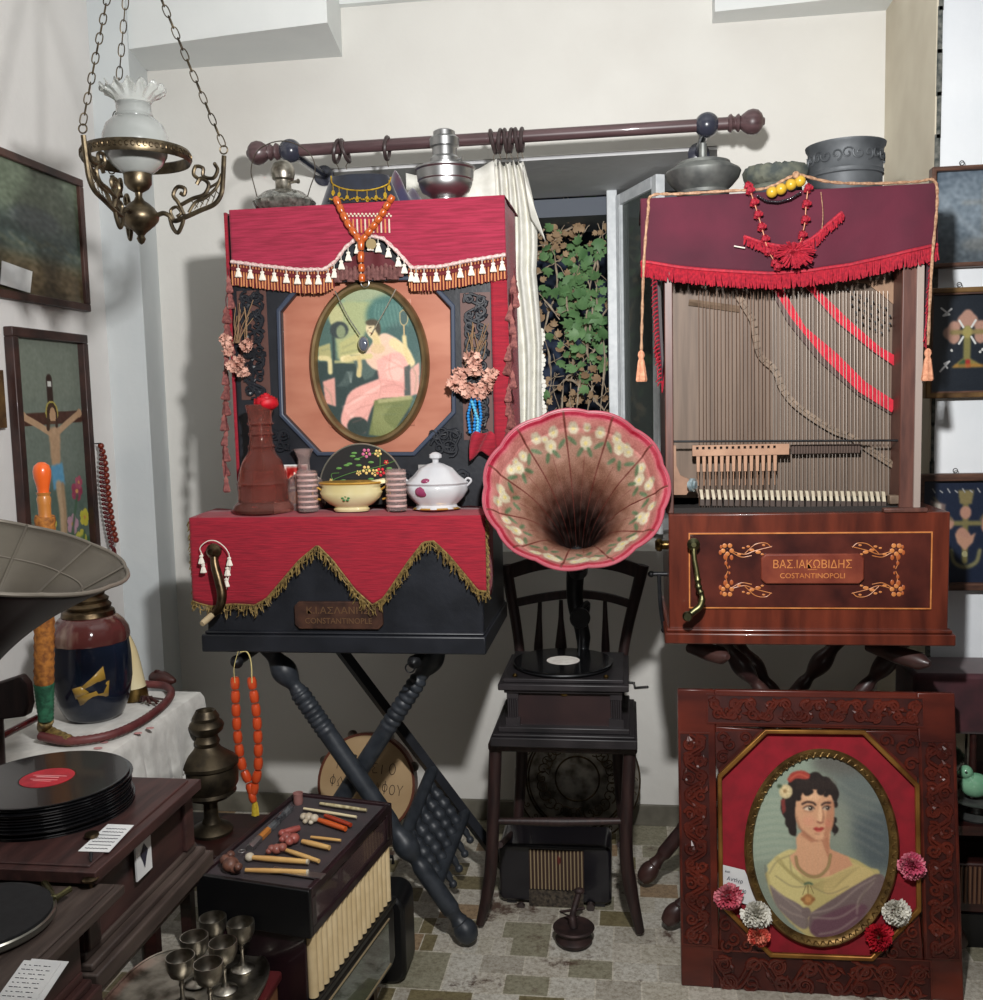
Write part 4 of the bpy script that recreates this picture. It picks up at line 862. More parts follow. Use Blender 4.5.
# floral inlays
def sprig(mx, my):
    b = MB(); X0 = 492; cx_, cy_2 = q3(X0+mx*242, 200).x, 0
    def P_(dx, dy):   # dx toward the middle, dy away from the middle
        v = q3(X0+mx*(242-dx), 200+my*(59-dy)*1.0); return Vector((v.x, RY+.0012, v.z))
    for k in range(5):
        t = 2*PI*k/5+.3; b.ball(P_(13*math.cos(t), 13*math.sin(t)), .0056, 0, sc=(1, .12, 1), n=10, m=6)
    b.ball(P_(0, 0), .0028, 1, sc=(1, .5, 1), n=8, m=5)
    for l in (((14, 6), (50, 14), (80, 4), (128, -8)), ((50, 12), (80, -14), (110, -18), (126, -6)), ((12, 8), (40, 22), (70, 18))): b.tube(spline([P_(*p) for p in l], 6), .0009, 4, 0, flat=.4)
    for dx, dy, s_ in ((70, 2, .0048), (88, 8, .0052), (60, -8, .0036), (104, -12, .003), (34, 14, .004), (46, -4, .003), (100, 14, .003)): b.ball(P_(dx, dy), s_, 0, sc=(1.3, .12, .8), n=10, m=5)
    for dx, dy, s_ in ((-20, 10, .005), (-6, 24, .006), (12, 26, .0055), (-18, -8, .004), (-4, 44, .0045), (6, 56, .003)): b.ball(P_(dx, dy*.9), s_, 2, sc=(.8, .12, 1.2), n=10, m=5)
    b.tube(spline([P_(0, 20), P_(-4, 40), P_(2, 56)], 5), .0009, 4, 0, flat=.4)
    b.build('floral_inlay', [inlay, walnut2, mat('amber_inlay', (160, 84, 44), .35)], ro)
for mx in (-1, 1):
    for my in (-1, 1): sprig(mx, my)
p, q = q3(345, 238), q3(640, 152)
pl = MB().prism([(x, z) for x, z in plate_poly(p.x, q.x, p.z, q.z, .011)], RY-.008, RY+.004).build('name_plaque', mat('plaque_mahogany', (128, 62, 44), .35, col2=(104, 46, 34), scale=20), ro, bevel=.003)
zc = (p.z+q.z)/2; xc = (p.x+q.x)/2
text('ΒΑΣ.ΙΑΚΩΒΙΔΗΣ', inlay, pl, T((xc, RY-.0082, zc+.0125)), .184, .021)
text('COSTANTINOPOLI', inlay, pl, T((xc, RY-.0082, zc-.0165)), .152, .0125)
MB().box(xc-.011, xc+.011, RY-.0088, RY-.0078, zc-.0022, zc-.0008).build('plaque_dash', inlay, pl)
# brass crank
brs = mat('patinated_brass', (128, 122, 84), .4, 1, col2=(84, 84, 62), scale=30, bump=.2)
h = q3(151, 122); h.y = RY-.02
b = MB(); b.lathe([(.014, 0), (.0155, .004), (.0155, .008), (.011, .012), (.006, .016), (0, .016)], h+Vector((0, .0, 0)), axis=(0, -1, 0)); b.tube([h+Vector((0, .03, 0)), h], .009, 12)
def qy(x, y, Y): v = q3(x, y); v.y = Y; return v
pth = spline([qy(152, 128, RY-.026), qy(153, 160, RY-.03), qy(160, 200, RY-.034), qy(165, 240, RY-.038), qy(174, 268, RY-.042), qy(168, 292, RY-.046), qy(150, 306, RY-.05), qy(134, 318, RY-.054)], 6)
b.tube(pth, [.0065+.0022*(1 if 12 < i < 24 and i % 3 == 0 else 0)+(.002 if i > 24 else 0) for i in range(len(pth))], 12)
e = qy(132, 318, RY-.05); b.lathe([(.009, 0), (.012, .004), (.0125, .012), (.009, .018), (0, .018)], e, axis=(0, -1, 0)); b.build('crank', brs, ro)
# iron stop levers on the left side
b = MB(); X = rx0-.002
b.tube([at(671, 545, Y=2.60), at(655, 545, Y=2.60)], .012, 12); b.lathe([(.016, 0), (.018, .006), (.016, .014), (.008, .018)], at(662, 545, Y=2.60), axis=(-1, 0, 0)); part(b.build('brass_bush', brass, ro), 'brass bush on the side')
b = MB(); b.tube([at(672, 574, Y=2.6), at(650, 574, Y=2.6)], .006, 10); b.ball(at(651, 574, Y=2.6), .009); b.tube(spline([at(659, 574, Y=2.59), at(660, 600, Y=2.58), at(662, 618, Y=2.58), at(664, 630, Y=2.58)], 5), [.005]*16, 8); b.ball(at(664, 630, Y=2.58), .008); b.build('stop_lever', iron, ro)

# upper case, open at the front
UZ = at(790, 192, Y=RU).z; ax, cx2 = at(665, 400, Y=RU).x, at(919, 400, Y=RU).x
brownw = mat('aged_soundboard', (106, 88, 74), .6, col2=(88, 72, 60), scale=5, stretch=(12, 1, .8), detail=5)
frw = mat('case_edge_brown', (96, 60, 50), .45, col2=(70, 42, 36), scale=8, stretch=(8, 1, 1))
b = MB(); b.box(ax, ax+.020, RU, 2.84, RT_, UZ-.004); b.build('side_board', frw, ro, bevel=.002)
b = MB(); b.box(cx2-.042, cx2, RU, 2.84, RT_, UZ-.004); b.build('side_board', frw, ro, bevel=.003)
MB().box(cx2-.010, cx2+.006, RU-.006, RU+.004, RT_+.0, UZ-.004).build('edge_strip', mat('pale_edge', (150, 136, 128), .4), ro, bevel=.001)
MB().box(ax, cx2, 2.82, 2.84, RT_, UZ-.004).build('back_board', frw, ro)
MB().box(ax-.002, cx2+.004, RU, 2.84, UZ-.022, UZ-.001).build('top_board', frw, ro)
SBY = RU+.085
MB().box(ax+.02, cx2-.042, SBY, SBY+.012, RT_+.03, UZ-.022).build('soundboard', brownw, ro)
MB().box(ax+.02, cx2-.042, RU+.01, 2.82, RT_, RT_+.012).build('action_floor', mat('dusty_black', (34, 30, 28), .8), ro)
def q6(x, y, Y=SBY-.0): p = at(640+x/2.866, 270+y/2.866, Y=Y); return p
# stepped treble bridge
brw = mat('bridge_oak', (128, 108, 90), .6, col2=(90, 74, 60), scale=30, bump=.2)
bp = [q6(*p, Y=SBY-.012) for p in ((285, 85), (300, 110), (322, 150), (330, 200), (345, 250), (385, 290), (405, 340), (440, 385), (500, 430), (560, 465), (600, 480), (660, 520), (722, 560))]
b = MB()
for p, t in along(spline(bp, 5), 34):
    M_ = T(p) @ Ry(-math.atan2(t.z, t.x)); b.box(-.0085, .0085, -.006, .012, -.006, .010, 0, M_); b.box(-.0070, .0070, -.010, -.004, .002, .009, 0, M_)
b.build('long_bridge', brw, ro)
b = MB(); b.tube([q6(140, 92, SBY-.006), q6(285, 112, SBY-.006)], .008, 4); b.build('bass_bridge', brw, ro)
def quad(b, pts, y0, y1, mi=0): b.prism([(q6(x, y).x, q6(x, y).z) for x, y in pts], y0, y1, mi)
felt = mat('red_felt', (190, 22, 46), .8, col2=(166, 15, 38), scale=60, sheen=.3); fw_ = mat('felt_rail', (70, 44, 36), .6)
b = MB(); quad(b, ((368, 40), (396, 40), (470, 165), (560, 240), (640, 320), (728, 378), (716, 408), (620, 348), (520, 250), (430, 140)), SBY-.02, SBY-.008); part(b.build('felt_strip', felt, ro), 'longer red felt strip')
b = MB(); quad(b, ((462, 40), (486, 40), (600, 150), (680, 220), (752, 262), (752, 296), (660, 232), (560, 150)), SBY-.02, SBY-.008); part(b.build('felt_strip', felt, ro), 'shorter red felt strip')
b = MB(); quad(b, ((366, 46), (470, 178), (560, 256), (640, 340), (728, 392), (716, 414), (620, 358), (510, 262), (420, 150)), SBY-.012, SBY-.002); b.build('felt_rail', fw_, ro)
# pin block and pins
b = MB(); quad(b, ((560, 30), (750, 30), (750, 120), (690, 70), (650, 40)), SBY-.006, SBY+.0, 0); b.build('pin_block', mat('pale_pin_block', (150, 118, 92), .6, col2=(110, 84, 66), scale=12), ro)
pin = MB().lathe([(0, 0), (.0018, 0), (.0018, .018), (.0026, .019), (.0026, .024), (0, .024)], axis=(-.4, -1, .2), n=8).mesh('pin', [iron])
rep('tuning_pin', pin, ro, [q6(600+18*i+6*(j % 2)+j*6, 62+22*j+i*9, SBY-.004) for i in range(7) for j in range(5) if 62+22*j+i*9 < 195 and 600+18*i+j*6 < 722])
# strings
strm = mat('piano_wire', (150, 142, 134), .5, .9); strc = mat('wound_wire', (96, 74, 60), .5, .6)
for i in range(52):
    x = 168+i*10.6+1.2*math.sin(i*2); xt = x
    yt = 60; copperish = i < 20
    p = q6(x, yt, SBY-.028); q = q6(x+2, 690, SBY-.028)
    MB().tube([p, q], .00105 if copperish else .0006, 5).build('string', strc if copperish else strm, ro)
# rail, comb with slots, dampers, bracket
q5 = lambda x, y, Y: at(660+x/3.64, 430+y/3.64, Y=Y)
MB().tube([q5(36, 42, RU+.02), q5(895, 38, RU+.02)], .0028, 8).build('rail', iron, ro)
pinkw = mat('pink_pearwood', (168, 130, 104), .55, col2=(150, 112, 88), scale=20)
p, q = q5(118, 95, RU+.025), q5(470, 50, RU+.025); b = MB()
n = 14; z0, z1 = p.z, q.z; xs_ = [q5(136+i*21.6, 70, RU+.025).x for i in range(n)]; hw = .0032; zs0, zs1 = q5(0, 74, RU+.025).z, q5(0, 64, RU+.025).z
b.box(p.x, q.x, RU+.025, RU+.045, zs1, z1)
prev = p.x
for x in xs_: b.box(prev, x-hw, RU+.025, RU+.045, zs0, zs1); prev = x+hw
b.box(prev, q.x, RU+.025, RU+.045, zs0, zs1); b.box(p.x, q.x, RU+.025, RU+.045, z0, zs0)
b.box(p.x, q.x, RU+.040, RU+.046, zs0, zs1, 1)
b.build('damper_comb', [pinkw, blackm], ro)
dm = MB(); dm.hexa([Vector(v) for v in ((-.0035, 0, -.040), (.0035, 0, -.040), (.0035, .010, -.040), (-.0035, .010, -.040), (-.0042, 0, 0), (.0042, 0, 0), (.0042, .010, 0), (-.0042, .010, 0))]); dm.tube([(0, .004, -.040), (0, .004, -.075)], .0012, 5); dm = dm.mesh('damper', [pinkw])
rep('damper', dm, ro, [(x+.002, RU+.028, z0) for x in xs_])
b = MB(); z = q5(0, 78, RU+.05).z
for i in range(24):
    x = q5(480+i*10.4, 78, RU+.05).x; b.box(x, x+.0055, RU+.05, RU+.06, z-.012, z+.008)
b.box(q5(478, 0, RU+.05).x, q5(735, 0, RU+.05).x, RU+.056, RU+.066, z-.006, z+.010)
b.build('damper_rail', mat('dark_damper', (74, 58, 50), .7), ro)
b = MB(); b.prism([(q5(x, y, RU+.02).x, q5(x, y, RU+.02).z) for x, y in ((36, 56), (58, 56), (60, 130), (74, 165), (104, 178), (110, 215), (96, 236), (42, 236))], RU+.02, RU+.04); b.build('action_bracket', mat('tan_wood', (150, 114, 90), .55, col2=(126, 94, 74), scale=20), ro)
c = q5(118, 200, RU+.0); b = MB(); b.lathe([(.007, -.006), (.017, -.004), (.017, .004), (.007, .006)], c, 20, axis=(.9, -.45, 0), sx=1); b.lathe([(.010, -.010), (.012, 0), (.010, .010)], c, 16, axis=(.9, -.45, 0)); part(b.build('thread_spool', mat('bluish_tape', (146, 160, 164), .2, coat=.6, col2=(90, 104, 108), scale=60), ro), 'bluish translucent tape spool')
ivory = mat('ivory_wool', (196, 186, 164), .6, col2=(168, 156, 134), scale=40)
hm = MB(); hm.hexa([Vector(v) for v in ((-.0022, 0, -.012), (.0050, 0, -.012), (.0050, .012, -.012), (-.0022, .012, -.012), (-.0055, 0, .012), (.0018, 0, .012), (.0018, .014, .012), (-.0055, .014, .012))]); hm = hm.mesh('hammer', [ivory])
hmb = MB(); hmb.box(-.004, .005, .002, .010, -.028, -.012, 0); hmb.tube([(.001, .005, -.028), (.002, .008, -.046)], .0014, 5); hmb.tube([(.006, .003, -.012), (.006, .004, -.044)], .0011, 5); hmb = hmb.mesh('shank', [mat('walnut_shank', (66, 54, 48), .6)])
hs = [q5(152+i*21.4, 235+i*.25, RU+.012) for i in range(32)]
for s_, hh in zip(hs, rep('hammer', hm, ro, [(p, (0, rnd.uniform(-.05, .05), 0), (1, 1, 1)) for p in hs])): rep('shank', hmb, hh, [s_])
b = MB(); p, q = q5(838, 262, RU), q5(880, 245, RU); b.box(p.x, q.x+.004, RU+.004, RU+.03, p.z-.006, q.z+.004); b.build('stop_block', brw, ro, bevel=.002)
b = MB(); p = at(882, 513, Y=2.47); q = at(926, 507, Y=2.47); b.box(p.x, q.x, 2.452, 2.476, RT_, RT_+.010); tag(b.build('wood_offcut', frw, bevel=.002), 'small dark wooden slat lying on the walnut shelf at its right end', 'slat')

# ---- velvet cover with red fringe
velvet = mat('wine_velvet', (80, 17, 38), .85, col2=(60, 12, 30), scale=6, sheen=.12, bump=.15, bscale=60)
RF = RU-.008
vb_ = [(641, 262), (650, 263), (680, 268), (730, 272), (770, 274), (810, 271), (850, 265), (890, 256), (920, 249), (937, 245)]
vel, ve = prof_cloth('velvet_cover', (641, 937), vb_, RF, UZ+.002, 2.86, velvet, 'wine red velvet cover with bright red fringe over the walnut piano top', 5, .004)
vel['category'] = 'cloth'
fm = mat('red_fringe', (168, 28, 46), .75, col2=(132, 18, 38), scale=150)
b = MB(); b.tube([p+Vector((0, -.003, 0)) for p in ve], .0045, 6)
for p, t in along(ve, 260): b.tube([p+Vector((0, -.002, 0)), p+Vector((lr.uniform(-.002, .002), -.005, -.018)), p+Vector((lr.uniform(-.004, .004), -.004, -.034-.005*lr.random()))], [.0018, .0022, .0016], 4)
b.build('red_fringe', fm, vel)
for sg, X, zend in ((-1, ax-.006, at(650, 380, Y=RU).z), (1, cx2+.012, at(925, 335, Y=RU).z)):
    def vs_(u, v): zb = zend+(.16 if sg < 0 else .10)*u; return (X+sg*(.010+.006*math.sin(8*u+3*v))-sg*.01*v*(1-u), RF+.006+.24*u, UZ-.004+(zb-UZ)*v)
    MB().grid(vs_, 24, 14).build('side_drop', velvet, vel, solid=.003)
    b = MB()
    for k in range(44): v = k/43; p = Vector(vs_(0, v)); b.tube([p, p+Vector((sg*.002-.006, -.004, -.004)), p+Vector((sg*.002-.010+lr.uniform(-.003, .003), -.006, -.012))], [.0018, .002, .0012], 4)
    for k in range(24): u = k/23; p = Vector(vs_(u, 1)); b.tube([p, p+Vector((0, -.002, -.028))], [.002, .0014], 4)
    b.build('red_fringe', fm, vel)
# gold rope with tassels at both ends
rope = mat('old_gold_rope', (176, 140, 110), .6, col2=(128, 92, 68), scale=160)
gr = thing('gold_rope', 'long pale gold rope with tassel ends laid over the velvet cover', 'rope', at(790, 185, Y=RF))
Yr = RF-.012
def ropeline(pts, nm, par):
    for p in pts:
        if p.z > UZ-.03 and p.y > Yr-.0045: p.z = max(min(p.z, UZ+.03), UZ+.0065) if 780 < proj(p)[0] < 830 else UZ+.0065; p.y = min(p.y, Yr+.02)
    pts = spline(pts, 8); rad = [.0034+.0009*math.sin(i*2.1) for i in range(len(pts))]; MB().tube(pts, rad, 7).build(nm, rope, par)
ropeline([at(641, 372, Y=Yr-.012), at(642, 320, Y=Yr-.01), at(644, 260, Y=Yr-.008), at(648, 212, Y=Yr-.005), at(652, 203, Y=Yr+.01), at(680, 200, Y=Yr+.006), at(730, 194, Y=Yr+.002), at(765, 187, Y=Yr-.004), at(790, 177, Y=Yr-.012), at(800, 175, Y=Yr-.014), at(830, 182, Y=Yr-.004), at(870, 188, Y=Yr+.004), at(915, 188, Y=Yr+.012), at(934, 191, Y=Yr+.012), at(937, 205, Y=Yr-.004), at(932, 262, Y=Yr-.01), at(928, 345, Y=Yr-.012)], 'rope', gr)
tm = MB(); tm.lathe([(.002, .004), (.006, 0), (.008, -.008), (.005, -.016), (.0075, -.022), (.012, -.06), (.013, -.068), (.011, -.072)], n=14, lobes=7, lob=.12); tm = tm.mesh('tassel', [mat('peach_tassel', (206, 148, 116), .8, col2=(176, 116, 88), scale=160)])
rep('tassel', tm, gr, [at(641, 352, Y=Yr-.014), at(928, 350, Y=Yr-.014)])
b = MB(); b.ball(at(796, 175, Y=Yr-.016), .009, n=10, m=7); b.build('knot', rope, gr)

# ---- red pompom garland, yellow beads
gl = thing('pompom_garland', 'red pompom garland and fringed tassel band hanging on the velvet cover', 'garland', at(795, 240, Y=RF-.02))
g1 = [at(x, y, Y=RF-.022) for x, y in ((750, 190), (755, 205), (759, 218), (763, 232), (768, 250), (775, 262))]; g2 = [at(x, y, Y=RF-.022) for x, y in ((808, 188), (806, 206), (805, 222), (802, 236), (798, 250))]
pm = MB(); pm.ball((0, 0, 0), .008, n=10, m=7); petalball(pm, (0, 0, 0), .0115, 60, .005, 2); pm = pm.mesh('pompom', [fm])
rep('pompom', pm, gl, [p for p, t in along(g1, 7)]+[p for p, t in along(g2, 5)]+[at(778, 266, Y=RF-.03), at(748, 186, Y=RF-.01)])
MB().tube(spline(g1, 5), .0014, 5).build('cord', bpy.data.materials['peach_tassel'], gl); MB().tube(spline(g2, 5), .0014, 5).build('cord', bpy.data.materials['peach_tassel'], gl)
b = MB(); c1 = spline([at(x, y, Y=RF-.018) for x, y in ((744, 236), (765, 243), (790, 246), (812, 238), (828, 224), (842, 212))], 8)
b.tube(c1, .0035, 6)
for p, t in along(c1, 90):
    L = .020+.010*(1-abs(2*((p.x-c1[0].x)/(c1[-1].x-c1[0].x))-1)); b.tube([p, p+Vector((lr.uniform(-.003, .005), -.006, -L*.5)), p+Vector((lr.uniform(-.004, .006), -.004, -L))], [.0018, .0022, .0014], 4)
b.build('fringe_band', fm, gl)
b = MB(); rc2 = at(793, 254, Y=RF-.03)
for k in range(240):
    a = lr.uniform(0, 2*PI); L = lr.uniform(.014, .044); d = Vector((math.cos(a)*1.15, -.2+lr.uniform(-.5, .1), math.sin(a)*.75)); b.tube([rc2, rc2+d*L*.6+Vector((0, -.008, 0)), rc2+d*L+Vector((0, -.004, -.005))], [.001, .0022, .0016], 4)
b.build('rosette', fm, gl)
b = MB(); b.tube(spline([at(x, y, Y=RF-.02) for x, y in ((821, 192), (823, 215), (821, 238))], 4), .001, 4); b.build('loose_thread', rope, gl)
b = MB(); b.tube([at(734, 246, Y=RF-.02), at(745, 248, Y=RF-.02)], .0014, 4); b.build('loose_thread', white_thr, gl)
yb = thing('yellow_beads', 'short string of large yellow round beads below the embroidered cap', 'beads', at(785, 190, Y=RF-.02))
ym = MB().ball((0, 0, 0), .0135, n=16, m=10).mesh('bead', [mat('yellow_amber', (186, 150, 44), .3, coat=.4, col2=(158, 122, 34), scale=30)])
rep('bead', ym, yb, [at(x, y, Y=RF-.024) for x, y in ((772, 192), (781, 189), (791, 184.5), (800, 181))])
b = MB()
for p, t in along([at(x, y, Y=RF-.022) for x, y in ((758, 196), (766, 201), (778, 202), (790, 199), (800, 193))], 18): b.ball(p, .0034, n=8, m=5)
b.build('black_bead_row', mat('jet_bead', (30, 28, 34), .15, coat=1), yb)
# ---- on top of the walnut piano
TR = UZ+.008
patina = mat('dark_pewter', (130, 132, 128), .5, .7, col2=(84, 86, 86), scale=18, bump=.15)
c = at(703, 195, Y=2.62); c.z = TR; k3 = at(704, 195, Y=2.62).x-at(703, 195, Y=2.62).x
ob = thing('pewter_lamp_font', 'dark pewter bowl shaped lamp font with short neck, left end of walnut piano', 'oil lamp', c)
MB().lathe([(r*k3, z*k3) for r, z in [(0, 0), (18, 0), (20, 2), (18, 4), (22, 7), (26, 9), (27, 12), (24, 13), (30, 18), (36, 25), (38, 31), (37, 33), (28, 38), (27, 41), (24, 42), (8, 44), (4, 45), (4, 60), (3, 61), (0, 61)]], c, 44).build('font', patina, ob)
c = at(776, 190, Y=2.63); c.z = TR
ec = thing('brocade_hat', 'grey green embroidered fabric cap behind the yellow beads', 'hat', c)
capm = mat('moss_brocade', (92, 94, 82), .85, col2=(56, 62, 60), scale=34, bump=.5, bscale=70)
b = MB(); rings = []
for i, (r, z) in enumerate([(22, 0), (25, 2), (25, 14), (24, 16), (28, 18), (32, 22), (33, 28), (30, 33), (22, 35), (6, 33.5)]):
    rings.append([(c.x+k3*r*math.cos(2*PI*k/48)*(1+.02*math.sin(k*1.9+i)), c.y+.8*k3*r*math.sin(2*PI*k/48), c.z+k3*(z+(1.2*math.sin(k*2.2+i*.7) if z > 17 else 0))) for k in range(48)])
b.loft(rings); b.build('crown', capm, ec)
MB().lathe([(25.4*k3, 4*k3), (25.9*k3, 8*k3), (25.4*k3, 12*k3)], c, 40, sy=.8, cap=False).build('band', mat('cap_band', (36, 42, 52), .7), ec)
c = at(845, 188, Y=2.62); c.z = TR
dp = thing('embossed_pot', 'dark embossed cylindrical pot, rightmost on the walnut piano', 'pot', c)
blk = mat('leaden_black', (84, 87, 90), .55, .3, col2=(62, 65, 68), scale=14, bump=.2)
MB().lathe([(r*k3, z*k3) for r, z in [(0, 0), (34, 0), (35, 2), (35, 18), (36.5, 19), (36, 21), (36.5, 23), (35.5, 25), (36, 44), (38, 47), (38.5, 49.5), (36, 49), (34, 44), (33, 4), (0, 3)]], c, 56).build('body', blk, dp)
b = MB()
for k in range(22):
    a = 2*PI*k/22; e = c+Vector((36.2*k3*math.cos(a), 36.2*k3*math.sin(a), 35*k3)); tn = Vector((-math.sin(a), math.cos(a), 0))
    b.tube([e+tn*(6*k3*(1-t*.8))*math.cos(t*7+k*2)+Vector((0, 0, 6*k3*(1-t*.8)*math.sin(t*7+k*2))) for t in [i/14 for i in range(15)]], .0024, 5)
b.build('embossing', blk, dp)
# ================================================================ folding stands under both pianos
def turned(a, c, r, ribs=(.2, .45), nr=9, bulge=(.1,), foot=True, n=14, m=230):
    a, c = Vector(a), Vector(c); pts = []; rad = []
    for i in range(m+1):
        t = i/m; q = r
        if ribs[0] < t < ribs[1]: q = r*(.92+.17*abs(math.sin(PI*nr*(t-ribs[0])/(ribs[1]-ribs[0]))))
        for g in bulge: q += r*.38*math.exp(-((t-g)/.03)**2)-r*.28*math.exp(-((t-g-.05)/.016)**2)-r*.2*math.exp(-((t-g+.05)/.02)**2)
        if foot and t > .94: q = r*(.75+.55*math.sin(PI*min(1, (t-.94)/.062))**.7)
        elif foot and t > .90: q *= 1-.25*math.sin(PI*(t-.90)/.04)
        pts.append(a.lerp(c, t)); rad.append(q)
    return MB().tube(pts, rad, n)
slate = mat('slate_black_paint', (52, 56, 62), .45, col2=(36, 40, 46), scale=30, bump=.15)
def X_(px, py, Y): return at(px, py, Y=Y)
sd = thing('piano_stand', 'slate black folding stand of crossed turned legs under the black piano', 'stand', (-.78, 2.72, 0))
YA, YBk = 2.56, 2.90
At, Af = X_(266, 653, YA), X_(472, 950, YA); At.z = .852; Af.z = .022
Bt, Bf = X_(440, 655, YA), X_(452, 660, YA); Bt.z = .852; Bf = Vector((Bt.x-(Af.x-At.x)*1.0, YA, .022))
Bt.y = Bf.y = YA+.045
turned(At, Af, .0255, (.16, .30), 9, (.09, .68)).build('leg', slate, sd)
turned(Bt, Bf, .0245, (.10, .30), 10, (.06, .68)).build('leg', slate, sd)
A2t = X_(318, 655, YBk); A2t.z = .852; d_ = Af-At; t_ = X_(480, 834, YBk); A2f = A2t+(t_-A2t)*(.852/(.852-t_.z)); A2f.z = .0
MB().tube([A2t, A2f], .020, 4).build('leg', ebony, sd)
YB2 = YBk+.04; B2t = at(*proj(Bt), Y=YB2); f2 = at(*proj(Bf), Y=YB2); B2f = B2t+(f2-B2t)*(B2t.z/(B2t.z-f2.z)); B2t = B2t+(f2-B2t)*((B2t.z-.85)/(B2t.z-f2.z)); MB().tube([B2t, B2f], .020, 4).build('leg', ebony, sd)
# cross brace of spindles between front and back legs
def on(a, f, z): t = (z-a.z)/(f.z-a.z); return a.lerp(f, t)
r1a, r1b, r2a, r2b = on(At, Af, .30), on(A2t, A2f, .37), on(At, Af, .17), on(A2t, A2f, .235)
for a_, b_ in ((r1a, r1b), (r2a, r2b)): MB().tube([a_, b_], .019, 12).build('rail', slate, sd)
sp = []
for k in range(5):
    t = .14+.17*k; a_, b_ = r1a.lerp(r1b, t), r2a.lerp(r2b, t); b = MB(); m = 24
    b.tube([a_.lerp(b_, i/m) for i in range(m+1)], [.011+.005*math.sin(PI*i/m*5)**2+.007*math.sin(PI*i/m) for i in range(m+1)], 10); b.build('spindle', slate, sd)
for k in range(4):
    a_ = r2a.lerp(r2b, .25+.2*k); e = a_+Vector((.028, .0, -.05)); b = MB(); b.tube([a_, a_.lerp(e, .5), e], [.008, .012, .006], 8); b.ball(e, .012); b.build('pendant_finial', slate, sd)
for px in (238, 415):
    p = X_(px, 661, LY+.03); b = MB(); b.lathe([(.013, -.34), (.013, 0), (.017, .002), (.0185, .010), (.014, .018), (.006, .026), (0, .028)], (p.x, LY+.03, p.z), 18, axis=(0, -1, 0)); b.build('dowel', iron, sd)
MB().tube([on(At, Af, .515)+Vector((0, -.022, 0)), on(At, Af, .515)+Vector((0, .06, 0))], .006, 10).build('pivot_bolt', steel, sd)
b = MB(); p = X_(410, 668, LY+.012); torus(b, p, .012, .0022, 'y'); b.build('iron_ring', iron, sd)
# orange bead string on the dowel
ob_ = thing('orange_bead_string', 'long string of orange amber barrel beads hanging from the stand peg', 'beads', X_(248, 740, LY))
Yb = LY+.008
pL = spline([X_(x, y, Yb) for x, y in ((235, 683), (236, 710), (238, 740), (242, 765), (248, 780), (251, 789))], 6)
pR = spline([X_(x, y, Yb) for x, y in ((252, 683), (256, 710), (258, 740), (258, 768), (254, 789))], 6)
beads(ob_, pL, 9, .0125, .0335, orange); beads(ob_, pR, 9, .0125, .0335, orange); beads(ob_, [X_(252, 796, Yb-.004), X_(253, 799, Yb-.004)], 1, .0105, .026, orange)
b = MB(); 
b.tube(spline([X_(x, y, Yb-.012) for x, y in ((235, 683), (234, 668), (238, 652), (240, 646))], 5), .001, 5); b.tube(spline([X_(x, y, Yb-.012) for x, y in ((240, 652), (247, 652), (251, 662), (252, 683))], 5), .0016, 5)
b.build('string', mat('yellow_string', (214, 196, 130), .7), ob_)
b = MB(); p = X_(255, 803, Yb); b.lathe([(.002, .008), (.006, .002), (.008, -.010), (.0095, -.034), (0, -.034)], p, 12, lobes=5, lob=.15); b.build('tassel', mat('yellow_tassel', (214, 190, 60), .7, col2=(186, 150, 40), scale=90), ob_)

# right stand
YA2 = 2.64
dkt = mat('dark_turned_walnut', (70, 46, 42), .4, col2=(46, 30, 30), scale=14, coat=.2)
s2 = thing('piano_stand', 'dark brown folding stand of crossed turned legs under the walnut piano', 'stand', (.45, 2.72, 0))
Ct, Cf = X_(712, 650, YA2), X_(967, 966, YA2-.04); Ct.z = .888; Cf.z = .03; Cf.y = YA2
Dt, Df = X_(922, 660, YA2), X_(667, 962, YA2); Dt.z = .888; Df.z = .03; Dt.y = Df.y = YA2+.045
turned(Ct, Cf, .020, (.5, .7), 8, (.12, .3)).build('leg', dkt, s2); turned(Dt, Df, .020, (.5, .7), 8, (.12, .3)).build('leg', dkt, s2)
E2f = X_(642, 862, 2.93); E2f.z = .03; E2t = Vector((E2f.x+(Dt.x-Df.x), 2.95, .888)); turned(E2t, E2f, .022, (.70, .82), 4, (.2, .6)).build('leg', dkt, s2)
F2t = Vector((Ct.x+.02, 2.90, .888)); F2f = Vector((Cf.x-.02, 2.90, 0.03)); turned(F2t, F2f, .020, (.5, .7), 6, (.2,)).build('leg', dkt, s2)
for (x0, y0, x1, y1) in ((868, 646, 930, 664), (690, 648, 728, 657)):
    a_, b_ = X_(x0, y0, 2.60), X_(x1, y1, 2.47); a_.z = min(a_.z, .866); MB().tube([a_, a_.lerp(b_, .5), a_.lerp(b_, .85), b_], [.014, .023, .022, .007], 16).build('dowel', dkt, s2)
MB().tube([on(Ct, Cf, .515)+Vector((0, -.022, 0)), on(Ct, Cf, .515)+Vector((0, .06, 0))], .006, 10).build('pivot_bolt', steel, s2)

